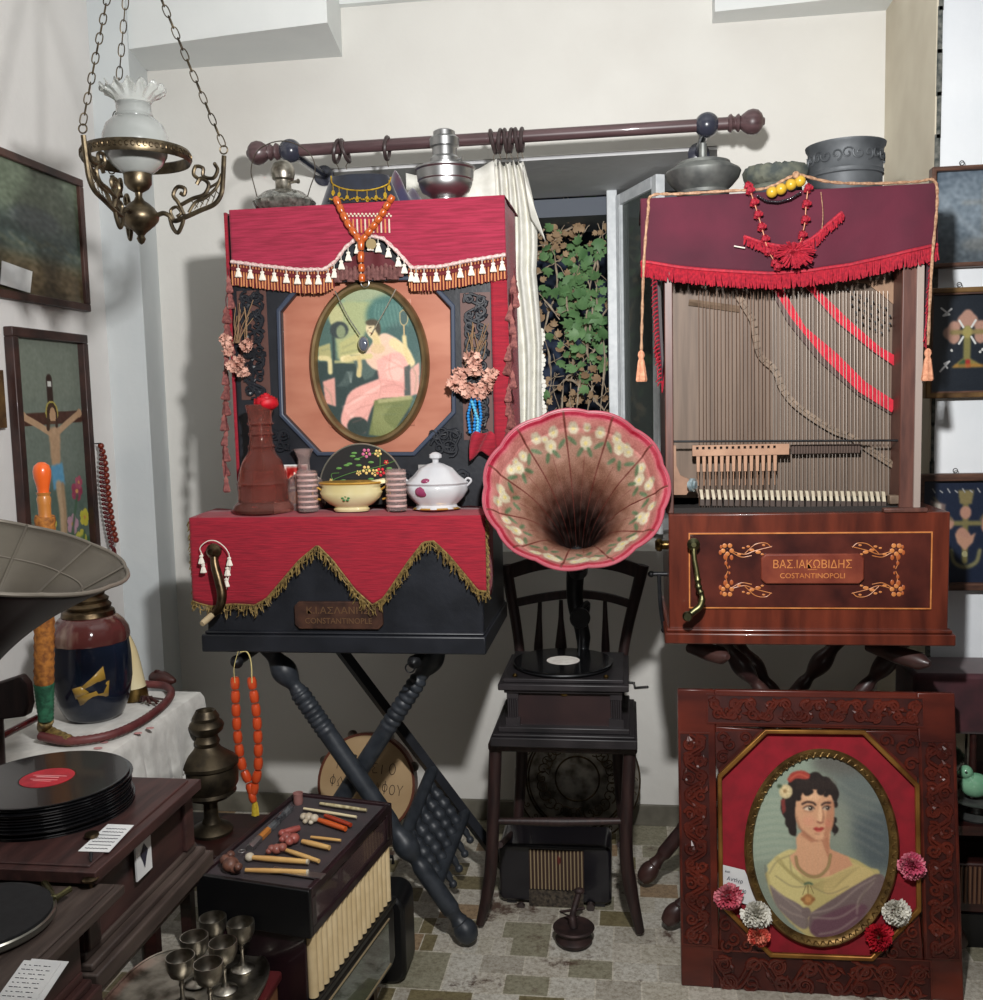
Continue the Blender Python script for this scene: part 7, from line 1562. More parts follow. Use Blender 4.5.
for nm, x_, z_ in (('a', 38, 166), ('b', 46, 330)): pass
# prayer beads hanging right of the crucifix picture
pbm = mat('dark_amber_bead', (128, 48, 26), .3, coat=.4, col2=(90, 24, 18), scale=60); pbr = mat('garnet_bead', (88, 18, 22), .3, coat=.4)
p0_ = on_left(96, 446); pr_ = thing('prayer_beads', 'looped strands of amber and garnet prayer beads hanging beside the crucifix picture', 'beads', p0_)
for pts_, m_, r_, n_ in ((((97, 446), (101, 462), (104, 490), (108, 520), (112, 540)), pbm, .0105, 17), (((97, 446), (97, 480), (101, 515), (107, 546)), pbr, .0062, 24), (((98, 446), (100, 480), (104, 515), (109, 548)), pbr, .0062, 24)):
    path = spline([on_left(*p)+Vector((.014, 0, 0)) for p in pts_], 5); me = MB().ball((0, 0, 0), r_, n=10, m=7).mesh('bead', [m_]); rep('bead', me, pr_, [p for p, t in along(path, n_)]); MB().tube(path, .001, 4).build('string', white_thr, pr_)
b = MB(); p = on_left(110, 548)+Vector((.014, 0, 0)); b.lathe([(.003, .004), (.006, -.004), (.009, -.035), (0, -.035)], p, 10, lobes=5, lob=.2); b.build('tassel', pbr, pr_)
MB().tube([on_left(96, 444)-Vector((.02, 0, 0)), on_left(96, 444)+Vector((.018, 0, .002))], .002, 6).build('nail', iron, pr_)

# ================================================================ table with cloth, vase, tusk, hose, brass lamp
TZ = .75
tb_ = thing('side_table', 'small dark table under the white embroidered cloth in the left corner', 'table', (-1.43, 2.15, 0))
MB().box(-1.72, -1.175, 1.87, 2.42, TZ-.03, TZ-.006).build('table_top', wood_dk, tb_, bevel=.004)
for x in (-1.69, -1.32):
    for y in (1.89, 2.40): MB().tube([(x, y, TZ-.03), (x, y, .35), (x, y, 0)], [.02, .022, .014], 10).build('leg', wood_dk, tb_)
linen = mat('white_linen', (206, 204, 198), .85, col2=(186, 184, 178), scale=24, bump=.3, bscale=60, sheen=.2)
tcl = thing('tablecloth', 'white linen cloth with crocheted lace edge over the corner table', 'tablecloth', (-1.43, 2.15, .5))
b = MB(); x0, x1, y0, y1 = -1.725, -1.150, 1.84, 2.45; drop = .15; N_ = 140
per = []
for k in range(N_):
    t = k/N_*4; s_ = int(t); f = t-s_; per.append([(x0+(x1-x0)*f, y0), (x1, y0+(y1-y0)*f), (x1-(x1-x0)*f, y1), (x0, y1-(y1-y0)*f)][s_])
cxx, cyy = (x0+x1)/2, (y0+y1)/2; rings = []
for v in (0, .5, .97, 1.0): rings.append([(cxx+(px-cxx)*v, cyy+(py-cyy)*v, TZ-.001-(0 if v < 1 else .003)) for px, py in per])
for v in [.1, .25, .4, .6, .8, 1]:
    ring_ = []
    for k, (px, py) in enumerate(per):
        nx_ = (1 if px >= x1-1e-6 else 0)-(0); ny_ = (-1 if py <= y0+1e-6 else (1 if py >= y1-1e-6 else 0)); nx_ = nx_ if px > x0+1e-3 else 0
        wv = .016*(math.sin(k*.55)+.6*math.sin(k*1.3))*v; dr = drop*(1+.16*math.sin(k*.21+1))
        ring_.append((px+nx_*(.006+abs(wv)), py+ny_*(.006+abs(wv)) if px > x0 else py, TZ-.004-dr*v))
    rings.append(ring_)
b.loft(rings, cap=False); b.build('linen', linen, tcl, solid=.002)
b = MB(); edge_ = rings[-1]
for k in range(N_):
    p = Vector(edge_[k]); q = Vector(edge_[(k+1) % N_])
    if p.x < x0+.02: continue
    for f in (0, .25, .5, .75):
        e = p.lerp(q, f); b.tube([e+Vector((.004, -.002, .01)), e+Vector((.004+lr.uniform(-.003, .003), -.003, -.016)), e+Vector((.004+lr.uniform(-.006, .006), -.003, -.032-.014*lr.random()))], [.0013, .0019, .0013], 4)
    for dz in (0, -.012, -.022): b.tube([p+Vector((.004, -.003, dz)), q+Vector((.004, -.003, dz+.003*(k % 2)))], .0012, 4)
b.build('lace_edge', linen, tcl)
b = MB(); 
for px_3, py_3 in ((98, 748), (92, 740), (104, 742), (150, 728), (138, 733)): p = at(px_3, py_3, Z=TZ+.002); b.ball(p, .011, sc=(1, .7, .12), n=8, m=5)
tcl2 = b.build('pink_embroidery', mat('faded_pink_thread', (178, 130, 128), .8), tcl)
TS = TZ+.003
c = at(95, 716, Z=TS); c.z = TS; kv = (at(96, 660, Y=c.y).x-at(95, 660, Y=c.y).x)
va = thing('ceramic_flask', 'glazed dark blue ceramic hookah base painted with a sailboat, brass collar', 'vase', c)
pot = mat('cobalt_black_glaze', (20, 28, 44), .16, coat=.25, col2=(10, 12, 20), scale=6); potb = mat('maroon_drip_glaze', (76, 38, 36), .14, coat=.4, col2=(132, 112, 98), scale=7, stretch=(3, 3, .5), contrast=(.3, .5))
def lv(y): return max(0, (716-y))*kv*1.02
MB().lathe([(r*kv, lv(y)) for r, y in [(0, 716), (22, 716), (26, 713), (32, 700), (35.5, 680), (35.5, 660), (34, 645)]], c, 48, cap=False).build('body', pot, va)
MB().lathe([(r*kv, lv(y)) for r, y in [(34, 645), (35, 641), (34, 634), (30, 627), (25, 622), (21, 621)]], c, 48, cap=False, lobes=12, lob=.02).build('shoulder', potb, va)
MB().lathe([(r*kv, lv(y)) for r, y in [(20, 623), (24, 621), (23, 617), (20, 615), (21, 612), (18, 609), (19, 606), (15, 603), (16, 600), (13, 598), (12, 592), (14, 588), (11, 585), (0, 584)]], c, 36).build('brass_collar', bronze, va)
# painted sailboat in relief glaze
b = MB(); gl_y = mat('ochre_slip', (150, 118, 48), .3, coat=.6)
def onpot(px, py):
    y = lv(py); r = float(np.interp(716-py, [0, 3, 16, 36, 56, 71], [26, 26, 32, 35.5, 35.5, 34]))*kv*1.01; dx = (px-95)*kv; return Vector((c.x+dx, c.y-math.sqrt(max(1e-6, r*r-dx*dx)), c.z+y))
for quad_ in (((98, 684), (124, 676), (122, 690), (101, 696)), ((100, 682), (112, 672), (121, 662), (122, 674), (108, 680)), ((96, 680), (104, 678), (110, 684), (98, 690))):
    cc_ = onpot(sum(p[0] for p in quad_)/len(quad_), sum(p[1] for p in quad_)/len(quad_))+Vector((0, -.001, 0)); vs = [onpot(*p)+Vector((0, -.001, 0)) for p in quad_]; b.add([cc_]+vs, [(0, i+1, (i+1) % len(vs)+1) for i in range(len(vs))])
b.build('sailboat_painting', gl_y, va, solid=.001)
# tusk horn with metal caps
tk = thing('horn_tusk', 'upright cream horn with dark metal tip and brass foot behind the ceramic flask', 'horn', at(140, 695, Z=TS))
Yt = 2.36; tp_ = [at(135, 696, Y=Yt), at(133, 680, Y=Yt), at(127, 650, Y=Yt), at(117, 628, Y=Yt), at(109, 609, Y=Yt)]; tp_[0].z = TS; pts = spline(tp_, 6); n_ = len(pts)
MB().tube(pts[4:17], [.031-.0009*i for i in range(13)], 16).build('horn', mat('cream_horn', (214, 202, 166), .25, coat=.4, col2=(196, 178, 136), scale=8), tk)
MB().tube(pts[:5], [.035, .034, .034, .033, .032], 16).build('brass_foot', brass, tk); MB().tube(pts[16:], np.linspace(.020, .002, n_-16).tolist(), 12).build('metal_tip', iron, tk)
# hookah hose with bound handle
hz = thing('hookah_hose', 'maroon ribbed hookah hose with orange and green wound handle', 'hose', at(60, 735, Z=TS))
hs_ = [at(40, 736, Z=TS+.016), at(70, 741, Z=TS+.012), at(110, 735, Z=TS+.012), at(140, 722, Z=TS+.012), at(162, 706, Z=TS+.012), at(171, 694, Z=TS+.012), at(165, 686, Z=TS+.012), at(145, 684, Z=TS+.012)]
pts = spline(hs_, 14); MB().tube(pts, [.0095+.0012*(i % 2) for i in range(len(pts))], 10).build('hose', mat('maroon_hose', (106, 54, 52), .5, col2=(80, 36, 38), scale=30), hz)
hY = at(48, 735, Z=TS+.02).y
ha = [at(45, 516, Y=hY-.04), at(44, 650, Y=hY-.02), at(44, 683, Y=hY-.01)]; pts = [ha[0].lerp(ha[2], i/40) for i in range(41)]
MB().tube(pts, [.0205+.002*(i % 2) for i in range(41)], 14).build('orange_binding', mat('orange_cord', (176, 112, 46), .75, col2=(120, 70, 30), scale=80, bump=.4), hz)
hb = at(46, 720, Y=hY); pts = [ha[2].lerp(hb, i/20) for i in range(21)]; MB().tube(pts, [.0215+.0015*(i % 2)-.0003*i for i in range(21)], 14).build('green_binding', mat('green_cord', (46, 108, 78), .75, col2=(24, 70, 50), scale=80, bump=.4), hz)
pts = spline([hb, at(46, 730, Z=TS+.022), hs_[1]], 10); MB().tube(pts, [.016+.0015*(i % 2)-.0002*i for i in range(len(pts))], 12).build('gold_binding', bpy.data.materials['gold_lace'], hz)
zz = at(45, 516, Y=hY-.04); kk = (at(46, 500, Y=hY-.04).x-at(45, 500, Y=hY-.04).x)
MB().lathe([(r*kk, z*kk) for r, z in [(0, -2), (6.2, -2), (5.6, 2), (5.8, 10), (6.4, 16), (5.4, 19), (6.6, 22)]], zz, 24).build('wooden_collar', mat('honey_wood', (176, 112, 50), .4, coat=.3), hz)
MB().lathe([(r*kk, z*kk) for r, z in [(5.2, 21), (5.0, 23), (5.8, 28), (7.6, 36), (8, 42), (6.6, 47), (3, 50), (0, 50.4)]], zz, 24).build('orange_mouthpiece', mat('orange_knob', (214, 92, 34), .3, coat=.4), hz)
# thin maroon rod to the left
b = MB(); b.tube([at(-10, 742, Y=1.95), at(37, 718, Y=2.1)], .0085, 10); tag(b.build('lacquered_rod', mat('maroon_lacquer', (94, 22, 26), .25, coat=.6)), 'maroon lacquered rod reaching in from the left edge', 'rod')
# chair back at the left edge
b = MB(); a1, c1 = at(-14, 722, Y=1.72), at(26, 676, Y=1.72); p8 = [(a1.x, a1.z), (c1.x-.008, a1.z+.012), (c1.x, a1.z+.035), (c1.x-.002, c1.z-.018), (c1.x-.016, c1.z), (a1.x, c1.z-.024)]; 
cbk = thing('chair', 'dark wooden chair whose back slat shows at the left edge', 'chair', (-1.3, 1.72, 0))
b.prism(p8, 1.72, 1.745); b.build('back_slat', chw, cbk, bevel=.004); MB().tube([(a1.x+.004, 1.745, a1.z+.01), (a1.x-.02, 1.745, 0)], .014, 10).build('back_post', chw, cbk)
# little leather shoe and glasses on the cloth
b = MB(); p = at(160, 683, Z=TS+.002); b.tube(spline([p+Vector((-.035, .02, .01)), p+Vector((0, 0, .013)), p+Vector((.05, -.012, .01))], 5), [.008, .014, .018, .02, .018, .022, .022, .02, .016, .012, .006], 12)
b.tube(spline([p+Vector((-.02, .01, .018)), p+Vector((-.01, .0, .035)), p+Vector((.01, .0, .03))], 4), .003, 6); tag(b.build('leather_slipper', mat('maroon_leather', (66, 34, 30), .35, col2=(46, 24, 22), scale=20)), 'small maroon leather slipper at the back corner of the cloth', 'slipper')
b = MB(); p = at(148, 702, Z=TS+.005)
for k in range(9): b.tube(spline([p+Vector((lr.uniform(-.03, .01), lr.uniform(-.02, .02), .002)), p+Vector((lr.uniform(-.02, .02), 0, .014)), p+Vector((lr.uniform(-.0, .04), lr.uniform(-.02, .02), .002))], 3), .003, 5)
tag(b.build('leather_lace', bpy.data.materials['maroon_leather']), 'knotted maroon leather cords lying inside the loop of the hose', 'cords')
# bronze oil lamp on a low stool behind
st_ = thing('low_stool', 'low dark stool under the dull bronze oil lamp', 'stool', (-1.08, 2.34, 0))
MB().box(-1.26, -.93, 2.24, 2.50, .35, .39).build('seat', wood_dk, st_, bevel=.004)
for x in (-1.23, -.96):
    for y in (2.27, 2.47): MB().box(x-.015, x+.015, y-.015, y+.015, 0, .35).build('leg', wood_dk, st_)
c = at(212, 832, Z=.39); kl = at(213, 780, Y=c.y).x-at(212, 780, Y=c.y).x
bl = thing('bronze_oil_lamp', 'tall dull bronze oil lamp with domed tank beside the lace cloth', 'oil lamp', c)
soot = mat('sooty_bronze', (88, 78, 62), .45, .85, col2=(54, 48, 40), scale=26, bump=.2)
MB().lathe([(r*kl, (833-y)*kl*1.03) for r, y in [(0, 833), (19, 833), (20, 830), (17, 827), (9, 823), (7, 818), (6.5, 806), (8, 802), (20, 798), (25, 794), (24, 791), (27, 786), (27.5, 776), (26, 770), (28, 768), (28, 765), (25, 762), (18, 757), (13, 753), (11, 750)]], c, 40).build('tank', soot, bl)
MB().lathe([(r*kl, (833-y)*kl*1.03) for r, y in [(10, 751), (12, 746), (10.5, 743), (10, 740), (15, 736), (16.5, 731), (15, 728), (12, 726), (12.5, 723), (10, 719), (9, 717), (7, 718), (6, 724), (0, 726)]], c, 36).build('burner', soot, bl)
# ================================================================ gramophones in the left foreground
mah = mat('worn_mahogany', (68, 42, 39), .5, col2=(44, 28, 27), scale=7, stretch=(9, 1, 5), detail=5, bump=.12, coat=.1)
mahd = mat('greyed_oak', (78, 66, 60), .55, col2=(54, 44, 40), scale=8, stretch=(9, 1, 5), detail=5, bump=.12)
ft = thing('low_table', 'dark table carrying the two left foreground gramophones', 'table', (-1.2, 1.2, 0))
MB().box(-1.62, -.80, .72, 1.67, .62, .66).build('table_top', wood_dk, ft, bevel=.01)
for x in (-1.56, -1.08):
    for y in (.80, 1.60): MB().tube([(x, y, .62), (x, y, .3), (x, y, 0)], [.03, .034, .022], 12).build('leg', wood_dk, ft)
g2 = thing('gramophone', 'mahogany gramophone under the record stack with great grey metal horn', 'gramophone', (-1.05, 1.45, .66))
b = MB(); b.box(-1.30, -.772, 1.26, 1.665, .66, .688); b.box(-1.29, -.782, 1.265, 1.655, .688, .700); b.box(-1.28, -.795, 1.27, 1.645, .700, .712); b.build('base_moulding', mahd, g2, bevel=.003)
MB().box(-1.27, -.800, 1.275, 1.635, .712, .835).build('case', mah, g2)
for y in (1.278, 1.60): MB().box(-.806, -.792, y, y+.034, .712, .835).build('corner_post', mah, g2, bevel=.003)
b = MB(); b.box(-1.30, -.758, 1.248, 1.600, .832, .850); b.box(-1.285, -.775, 1.262, 1.586, .850, .853); b.build('lid', mah, g2, bevel=.004)
b = MB(); b.box(-.793, -.790, 1.42, 1.47, .748, .812); part(b.build('card_label', paper, g2), 'white card with a black emblem')
b = MB(); b.prismz([(0, 0)]*0 or [(-.7895, 0)]*0, 0, 0) if False else b.add([(-.7892, 1.445, .802), (-.7892, 1.458, .786), (-.7892, 1.452, .776), (-.7892, 1.445, .760), (-.7892, 1.438, .776), (-.7892, 1.432, .786)], [(0, 1, 2, 3, 4, 5)]); b.build('card_emblem', ink, g2)
MB().lathe([(0, 0), (.009, 0), (.011, .004), (.010, .007), (0, .008)], (at(92, 838, Z=.853).x, at(92, 838, Z=.853).y, .854), 20).build('brake_knob', bronze, g2)
MB().tube([at(91, 853, Z=.86), at(91, 862, Z=.853)], [.003, .0015], 8).build('lever', iron, g2)
cd2 = thing('handwritten_card', 'white handwritten card at the edge of the record stack', 'card', (-.80, 1.33, .8535))
q4 = [at(*p, Z=.8545) for p in ((78, 851), (109, 852), (134, 825), (108, 824))]; b = MB(); b.hexa([q-Vector((0, 0, .0006)) for q in q4]+q4); b.build('card', paper, cd2)
b = MB()
for k in range(7):
    u0 = .1+.12*k; a_ = q4[0].lerp(q4[3], u0); c_ = q4[1].lerp(q4[2], u0); pts = [a_.lerp(c_, .12+.76*i/18)+Vector((0, .0012*math.sin(i*2.4+k)*(k not in (1, 4)), .0006)) for i in range(19)]; b.tube(pts, .00045, 4)
b.build('writing', ink, cd2)
# stack of records
RZ0 = .853; rc_xy = at(47, 777, Z=.907); Rr = .1275; redl = mat('red_record_label', (186, 30, 48), .4, col2=(150, 20, 38), scale=30)
N_R = 12
for k in range(N_R):
    z = RZ0+k*.0046; dx, dy = (lr.uniform(-.004, .004), lr.uniform(-.004, .004)) if k < N_R-1 else (0, 0)
    c = Vector((rc_xy.x+dx+.004*(1-k/N_R), rc_xy.y+dy, z)); lowest = k == 0
    lab = 'black shellac record with red label on top of the left foreground stack' if k == N_R-1 else ('undermost black record of the left foreground stack, lying on the lid' if k == 0 else 'black record in the left foreground stack, number %s from the bottom' % ['', 'two', 'three', 'four', 'five', 'six', 'seven', 'eight', 'nine', 'ten', 'eleven'][k])
    if k == N_R-1:
        t = thing('gramophone_record', lab, 'record', c, 'records stacked on the mahogany gramophone'); record(t, c, Rr, redl)
        b = MB()
        for j, (u, w, hh) in enumerate(((0, .020, .003), (.007, .030, .0016), (-.010, .024, .0016), (-.016, .016, .0014))): b.box(c.x-w, c.x+w, c.y+u, c.y+u+hh, c.z+.0026, c.z+.0030)
        b.build('label_print', mat('label_pink_print', (226, 160, 160), .5), t)
    else: b = MB(); b.lathe([(0, 0), (Rr, 0), (Rr+.0004, .001), (Rr, .0022), (Rr*.9, .0024), (0, .0024)], c, 64); tag(b.build('gramophone_record', vinyl), lab, 'record', 'records stacked on the mahogany gramophone')
# great grey horn
hm_c = at(-10, 552, Y=1.45); vdir = (CAM-hm_c); vdir.z = 0; vdir.normalize(); rgt = Vector((-vdir.y, vdir.x, 0)); 
if rgt.x < 0: rgt = -rgt
nrm_ = (Vector((0, 0, 1))+vdir*.16+rgt*.23).normalized(); Rm = (at(122, 572, Y=hm_c.y-.0)-hm_c).length*.92
e1 = (rgt-nrm_*rgt.dot(nrm_)).normalized(); e2 = nrm_.cross(e1)
apex = hm_c-nrm_*.36-vdir*.02+Vector((-.10, .06, 0))
def ghorn(u, w):
    a = 2*PI*u; seg = (u*10) % 1; sc_ = 1+.022*math.sin(PI*seg)*(1-w)
    r = Rm*((1-w)**4.2*.70+.30*(1-w)**1.5)*sc_+.022*w; d = .40*w**.9 if w > 0 else 0
    base = hm_c-nrm_*d; end = hm_c-nrm_*.37; f = w**2
    return base+(apex-end)*f+(e1*math.cos(a)+e2*math.sin(a))*r
tin = mat('grey_japanned_tin', (88, 82, 72), .45, .3, col2=(66, 60, 53), scale=6, detail=6, bump=.1)
ho = MB().grid(lambda u, v: ghorn(u, v*.98), 160, 50).build('horn', [tin, mat('black_japan_outside', (20, 19, 19), .5)], g2, solid=.0026); ho.modifiers['thick'].material_offset = 1; ho.modifiers['thick'].material_offset_rim = 0
b = MB()
for k in range(10): b.tube([ghorn(k/10, w)+nrm_*.002-(ghorn(k/10, w)-hm_c).normalized()*.001 for w in [i*.045 for i in range(20)]], .0026, 6)
b.build('seams', tin, g2)
b = MB(); b.tube([ghorn(k/160, .10)+nrm_*.002 for k in range(160)], .0018, 6, loop=True); b.tube([ghorn(k/160, 0) for k in range(160)], .0036, 8, loop=True); b.build('rolled_rim', mat('rim_grey', (112, 105, 95), .4, .4), g2)
end_ = ghorn(0, .98).lerp(ghorn(.5, .98), .5)
MB().tube(spline([end_, apex+Vector((-.02, .02, -.05)), Vector((apex.x-.03, 1.56, .98)), Vector((apex.x+.0, 1.57, .853))], 8), [.022, .022, .024, .026], 16).build('elbow', iron, g2)
# third gramophone
g3 = thing('gramophone', 'greyish brown gramophone with bare turntable, bottom left corner of the room', 'gramophone', (-1.0, 1.0, .66))
b = MB(); b.box(-1.25, -.752, .80, 1.238, .66, .690); b.box(-1.24, -.762, .81, 1.23, .690, .702); b.box(-1.23, -.772, .82, 1.225, .702, .716); b.build('base_moulding', mah, g3, bevel=.003)
MB().box(-1.22, -.775, .83, 1.225, .716, .810).build('case', mah, g3)
b = MB(); b.box(-1.24, -.728, .80, 1.272, .808, .822); b.box(-1.23, -.738, .81, 1.264, .822, .826); b.build('lid', mahd, g3, bevel=.004)
c = at(-22, 918, Z=.84); rt_ = abs(at(49, 918, Z=.84).x-c.x); c = Vector((c.x, c.y, .827))
MB().lathe([(0, 0), (.03, 0), (rt_*.97, .002), (rt_, .005), (rt_, .012), (rt_*.98, .014), (rt_*.97, .012), (0, .012)], c, 64).build('turntable', mat('nickel_edge', (120, 118, 110), .3, .8), g3)
pr = [(0, .0122), (rt_*.955, .0122), (rt_*.95, .0165)]+[(rt_*(.94-.03*k), .0165+.0006*(k % 2)) for k in range(28)]+[(0, .0165)]
MB().lathe(pr, c, 64).build('felt_mat', mat('black_felt', (24, 24, 26), .8, col2=(14, 14, 16), scale=80), g3)
b = MB(); p = at(65, 890, Z=.827); b.tube(spline([at(44, 882, Z=.83), at(50, 890, Z=.835), at(54, 900, Z=.84)], 5), [.005, .004, .004], 8); b.tube([at(54, 899, Z=.84), at(70, 889, Z=.84)], [.0035, .0045], 8); b.ball(at(54, 899, Z=.838), .007); b.build('brake_lever', brs, g3)
p = at(91, 887, Z=.827); MB().lathe([(0, 0), (.003, 0), (.003, .009), (.011, .011), (.012, .014), (.008, .017), (0, .018)], (p.x, p.y, .826), 20).build('speed_knob', bronze, g3)
for i_, lab_ in enumerate(('white typed card lying on the bottom left gramophone, above another', 'second white card showing under the typed card at bottom left')):
    cd3 = thing('handwritten_card' if i_ else 'typed_card', lab_, 'card', (-.72, 1.05, .828-.0008*i_))
    dx = .008*i_; q4 = [at(*p, Z=.8285-.001*i_)+Vector((dx, dx*.5, 0)) for p in ((-12, 1010), (28, 1012), (61, 963), (24, 960))]; b = MB(); b.hexa([q-Vector((0, 0, .0005)) for q in q4]+q4); b.build('card', paper, cd3)
    if not i_:
        b = MB()
        for k in range(9):
            u0 = .1+.09*k; a_ = q4[3].lerp(q4[0], u0); c_ = q4[2].lerp(q4[1], u0)
            for s0 in np.arange(.1, .85, .13): b.tube([a_.lerp(c_, s0)+Vector((0, 0, .0004)), a_.lerp(c_, s0+.05+.05*((k*7+int(s0*9)) % 2))+Vector((0, 0, .0004))], .0004, 4)
        b.build('writing', ink, cd3)

# ================================================================ display box with pipes, radios, tray of goblets
A0 = Vector((-.893, 1.835, 0)); rot = math.radians(-10.5); d1 = Vector((math.cos(rot), math.sin(rot), 0)); d2 = Vector((-math.sin(rot)*.75, math.cos(rot), 0)).normalized()
W_, D_ = .262, .445
def cb(u, v, z): p = A0+d1*u+d2*v; return Vector((p.x, p.y, z))
def cbox(b, u0, u1, v0, v1, z0, z1, mi=0): return b.hexa([cb(u0, v0, z0), cb(u1, v0, z0), cb(u1, v1, z0), cb(u0, v1, z0), cb(u0, v0, z1), cb(u1, v0, z1), cb(u1, v1, z1), cb(u0, v1, z1)], mi)
dkc2 = mat('black_cherry_wood', (40, 22, 26), .35, col2=(22, 13, 17), scale=8, coat=.35)
ds = thing('display_box', 'dark cherry display box with sunken black lid full of carved pipes', 'box', cb(W_/2, D_/2, .45))
b = MB(); h = .012
cbox(b, 0, W_, 0, h, .45, .55, 1); cbox(b, 0, W_, D_-h, D_, .45, .55); cbox(b, 0, h, h, D_-h, .45, .55); cbox(b, W_-h, W_, h, D_-h, .45, .468); cbox(b, W_-h, W_, h, D_-h, .53, .55)
cbox(b, W_-h, W_, h, h+.02, .468, .53); cbox(b, W_-h, W_, D_-h-.02, D_-h, .468, .53); b.build('frame', [dkc2, blackm], ds, bevel=.002)
cbox(MB(), h, W_-h, h, D_-h, .45, .456).build('bottom_board', blackm, ds)
cbox(MB(), h, W_-h, h, D_-h, .538, .543).build('velvet_bed', mat('plum_black_velvet', (40, 24, 30), .7, col2=(26, 16, 22), scale=20, sheen=.2), ds)
cbox(MB(), W_-h*.7, W_-h*.5, h+.02, D_-h-.02, .468, .53).build('side_glass', mat('dark_box_glass', (60, 46, 50), .1, col2=(90, 70, 66), scale=5, coat=1), ds)
b = MB(); cbox(b, W_*.55, W_+.0012, D_*.12, D_*.17, .548, .5508); b.build('hinge', steel, ds)
MZ = .543
def case_pt(px, py, dz=0): p = at(px, py, Z=MZ+dz); return p
meer = mat('meerschaum_ochre', (206, 166, 104), .4, col2=(180, 134, 78), scale=12, coat=.3); meerp = mat('meerschaum_rose', (160, 96, 80), .45, col2=(120, 66, 58), scale=18, coat=.3); bone = mat('bone_white', (206, 198, 180), .4, col2=(170, 156, 134), scale=20)
c4 = lambda x, y, dz=.010: case_pt(140+x/3.51, 780+y/3.51, dz)
def holder(stem, r, m, lab, bowl=None, bm=None, cat='pipe', name='tobacco_pipe', endm=None):
    p = [c4(*q) for q in stem]; t = thing(name, lab, cat, Vector((p[0].x, p[0].y, MZ)))
    MB().tube([p[0], p[0].lerp(p[-1], .3), p[0].lerp(p[-1], .7), p[-1]], [r*.8, r, r*.95, r*.85], 12).build('stem', m, t)
    if bowl:
        b = MB()
        for (x, y, rr, dz) in bowl: b.ball(c4(x, y, dz), rr, sc=(1, 1.1, .9), n=14, m=9)
        b.build('bowl', bm or m, t)
    if endm: MB().tube([p[-1], p[-1]+(p[-1]-p[0]).normalized()*.004], r*.9, 12).build('end_ring', endm, t)
    return t
holder([(370, 316), (585, 322)], .0052, meer, 'amber stemmed pipe with dark carved bearded head bowl, nearest in the display box', [(318, 296, .017, .016), (300, 280, .012, .018), (335, 310, .012, .012), (318, 262, .009, .02), (345, 305, .009, .02)], mat('umber_carving', (118, 78, 62), .45, col2=(76, 48, 40), scale=60, bump=.4), endm=bone)
holder([(395, 272), (585, 287)], .0062, meer, 'thick pale stemmed pipe with silver ring bowl, second from the front', [(385, 270, .010, .010)], bone, endm=bone)
holder([(510, 245), (628, 285)], .0052, meer, 'pipe with claw carved rosy bowl in the middle of the display box', [(480, 242, .012, .012), (462, 240, .009, .014), (500, 236, .010, .016), (452, 250, .007, .01)], meerp)
holder([(570, 215), (665, 238)], .0062, meer, 'stubby pipe with rose hand shaped bowl right of centre', [(540, 205, .013, .013), (515, 200, .012, .014), (525, 215, .010, .014), (500, 208, .008, .012)], mat('coral_carving', (170, 96, 84), .4, coat=.3, col2=(130, 64, 58), scale=30))
holder([(600, 200), (705, 212)], .0036, meer, 'slim pale cigarette holder beside the rose hand pipe', None, cat='cigarette holder', name='cigarette_holder')
holder([(560, 168), (500, 185)], .0075, mat('red_coral', (166, 84, 76), .4, col2=(120, 56, 50), scale=20), 'curved rosy horn shaped bowl behind the hand pipe', [(500, 186, .009, .01)], None)
holder([(628, 140), (722, 172)], .0066, mat('orange_stem', (192, 84, 34), .35, coat=.4), 'orange stemmed pipe with white animal carving on its bowl', [(592, 130, .011, .012), (575, 128, .009, .012), (612, 134, .010, .014), (600, 148, .006, .008), (580, 145, .006, .008)], bone)
holder([(650, 125), (740, 158)], .0058, mat('red_amber_stem', (150, 50, 26), .3, coat=.5), 'red amber cigarette holder behind the orange pipe', None, cat='cigarette holder', name='cigarette_holder')
holder([(575, 100), (760, 130)], .0036, mat('ivory_stem', (206, 192, 156), .4), 'thin ivory cigarette holder second from the back', None, cat='cigarette holder', name='cigarette_holder')
holder([(632, 82), (795, 106)], .0042, mat('carved_ivory', (196, 186, 150), .45, col2=(150, 136, 100), scale=90), 'carved ivory cigarette holder furthest back in the display box', None, cat='cigarette holder', name='cigarette_holder')
t = thing('clay_cup', 'tiny pink clay pipe bowl at the back corner of the display box', 'pipe bowl', c4(556, 66, 0)); cc = c4(556, 84, 0)
MB().lathe([(0, 0), (.010, 0), (.012, .008), (.011, .022), (.0125, .028), (.0105, .028), (.009, .02), (.009, .01), (0, .008)], cc, 20).build('cup', mat('pink_clay', (150, 106, 100), .6, col2=(120, 80, 76), scale=30), t)
# silver ring of the second pipe and glass strip ornaments
b = MB(); torus(b, c4(358, 250, .012), .0075, .0012, 'z', 18); tag(b.build('silver_ring', steel), 'thin silver ring lying by the second pipe', 'ring')
gs = thing('glass_holder', 'long flat glass and amber cigarette holder along the left edge of the display box', 'cigarette holder', c4(450, 160, 0))
p0, p1 = c4(385, 240, .006), c4(530, 95, .006)
for i, (f0, f1, m_) in enumerate(((0, .22, steel), (.22, .42, mat('amber_block', (176, 112, 52), .35, coat=.4)), (.42, 1, mat('cut_glass', (110, 112, 114), .08, .2, col2=(50, 50, 54), scale=60, coat=.6)))):
    b = MB(); a_, c_ = p0.lerp(p1, f0), p0.lerp(p1, f1); b.tube([a_.lerp(c_, j/8) for j in range(9)], [.0085+.0012*(j % 2)*(i != 1) for j in range(9)], 6); b.build('section', m_, gs)
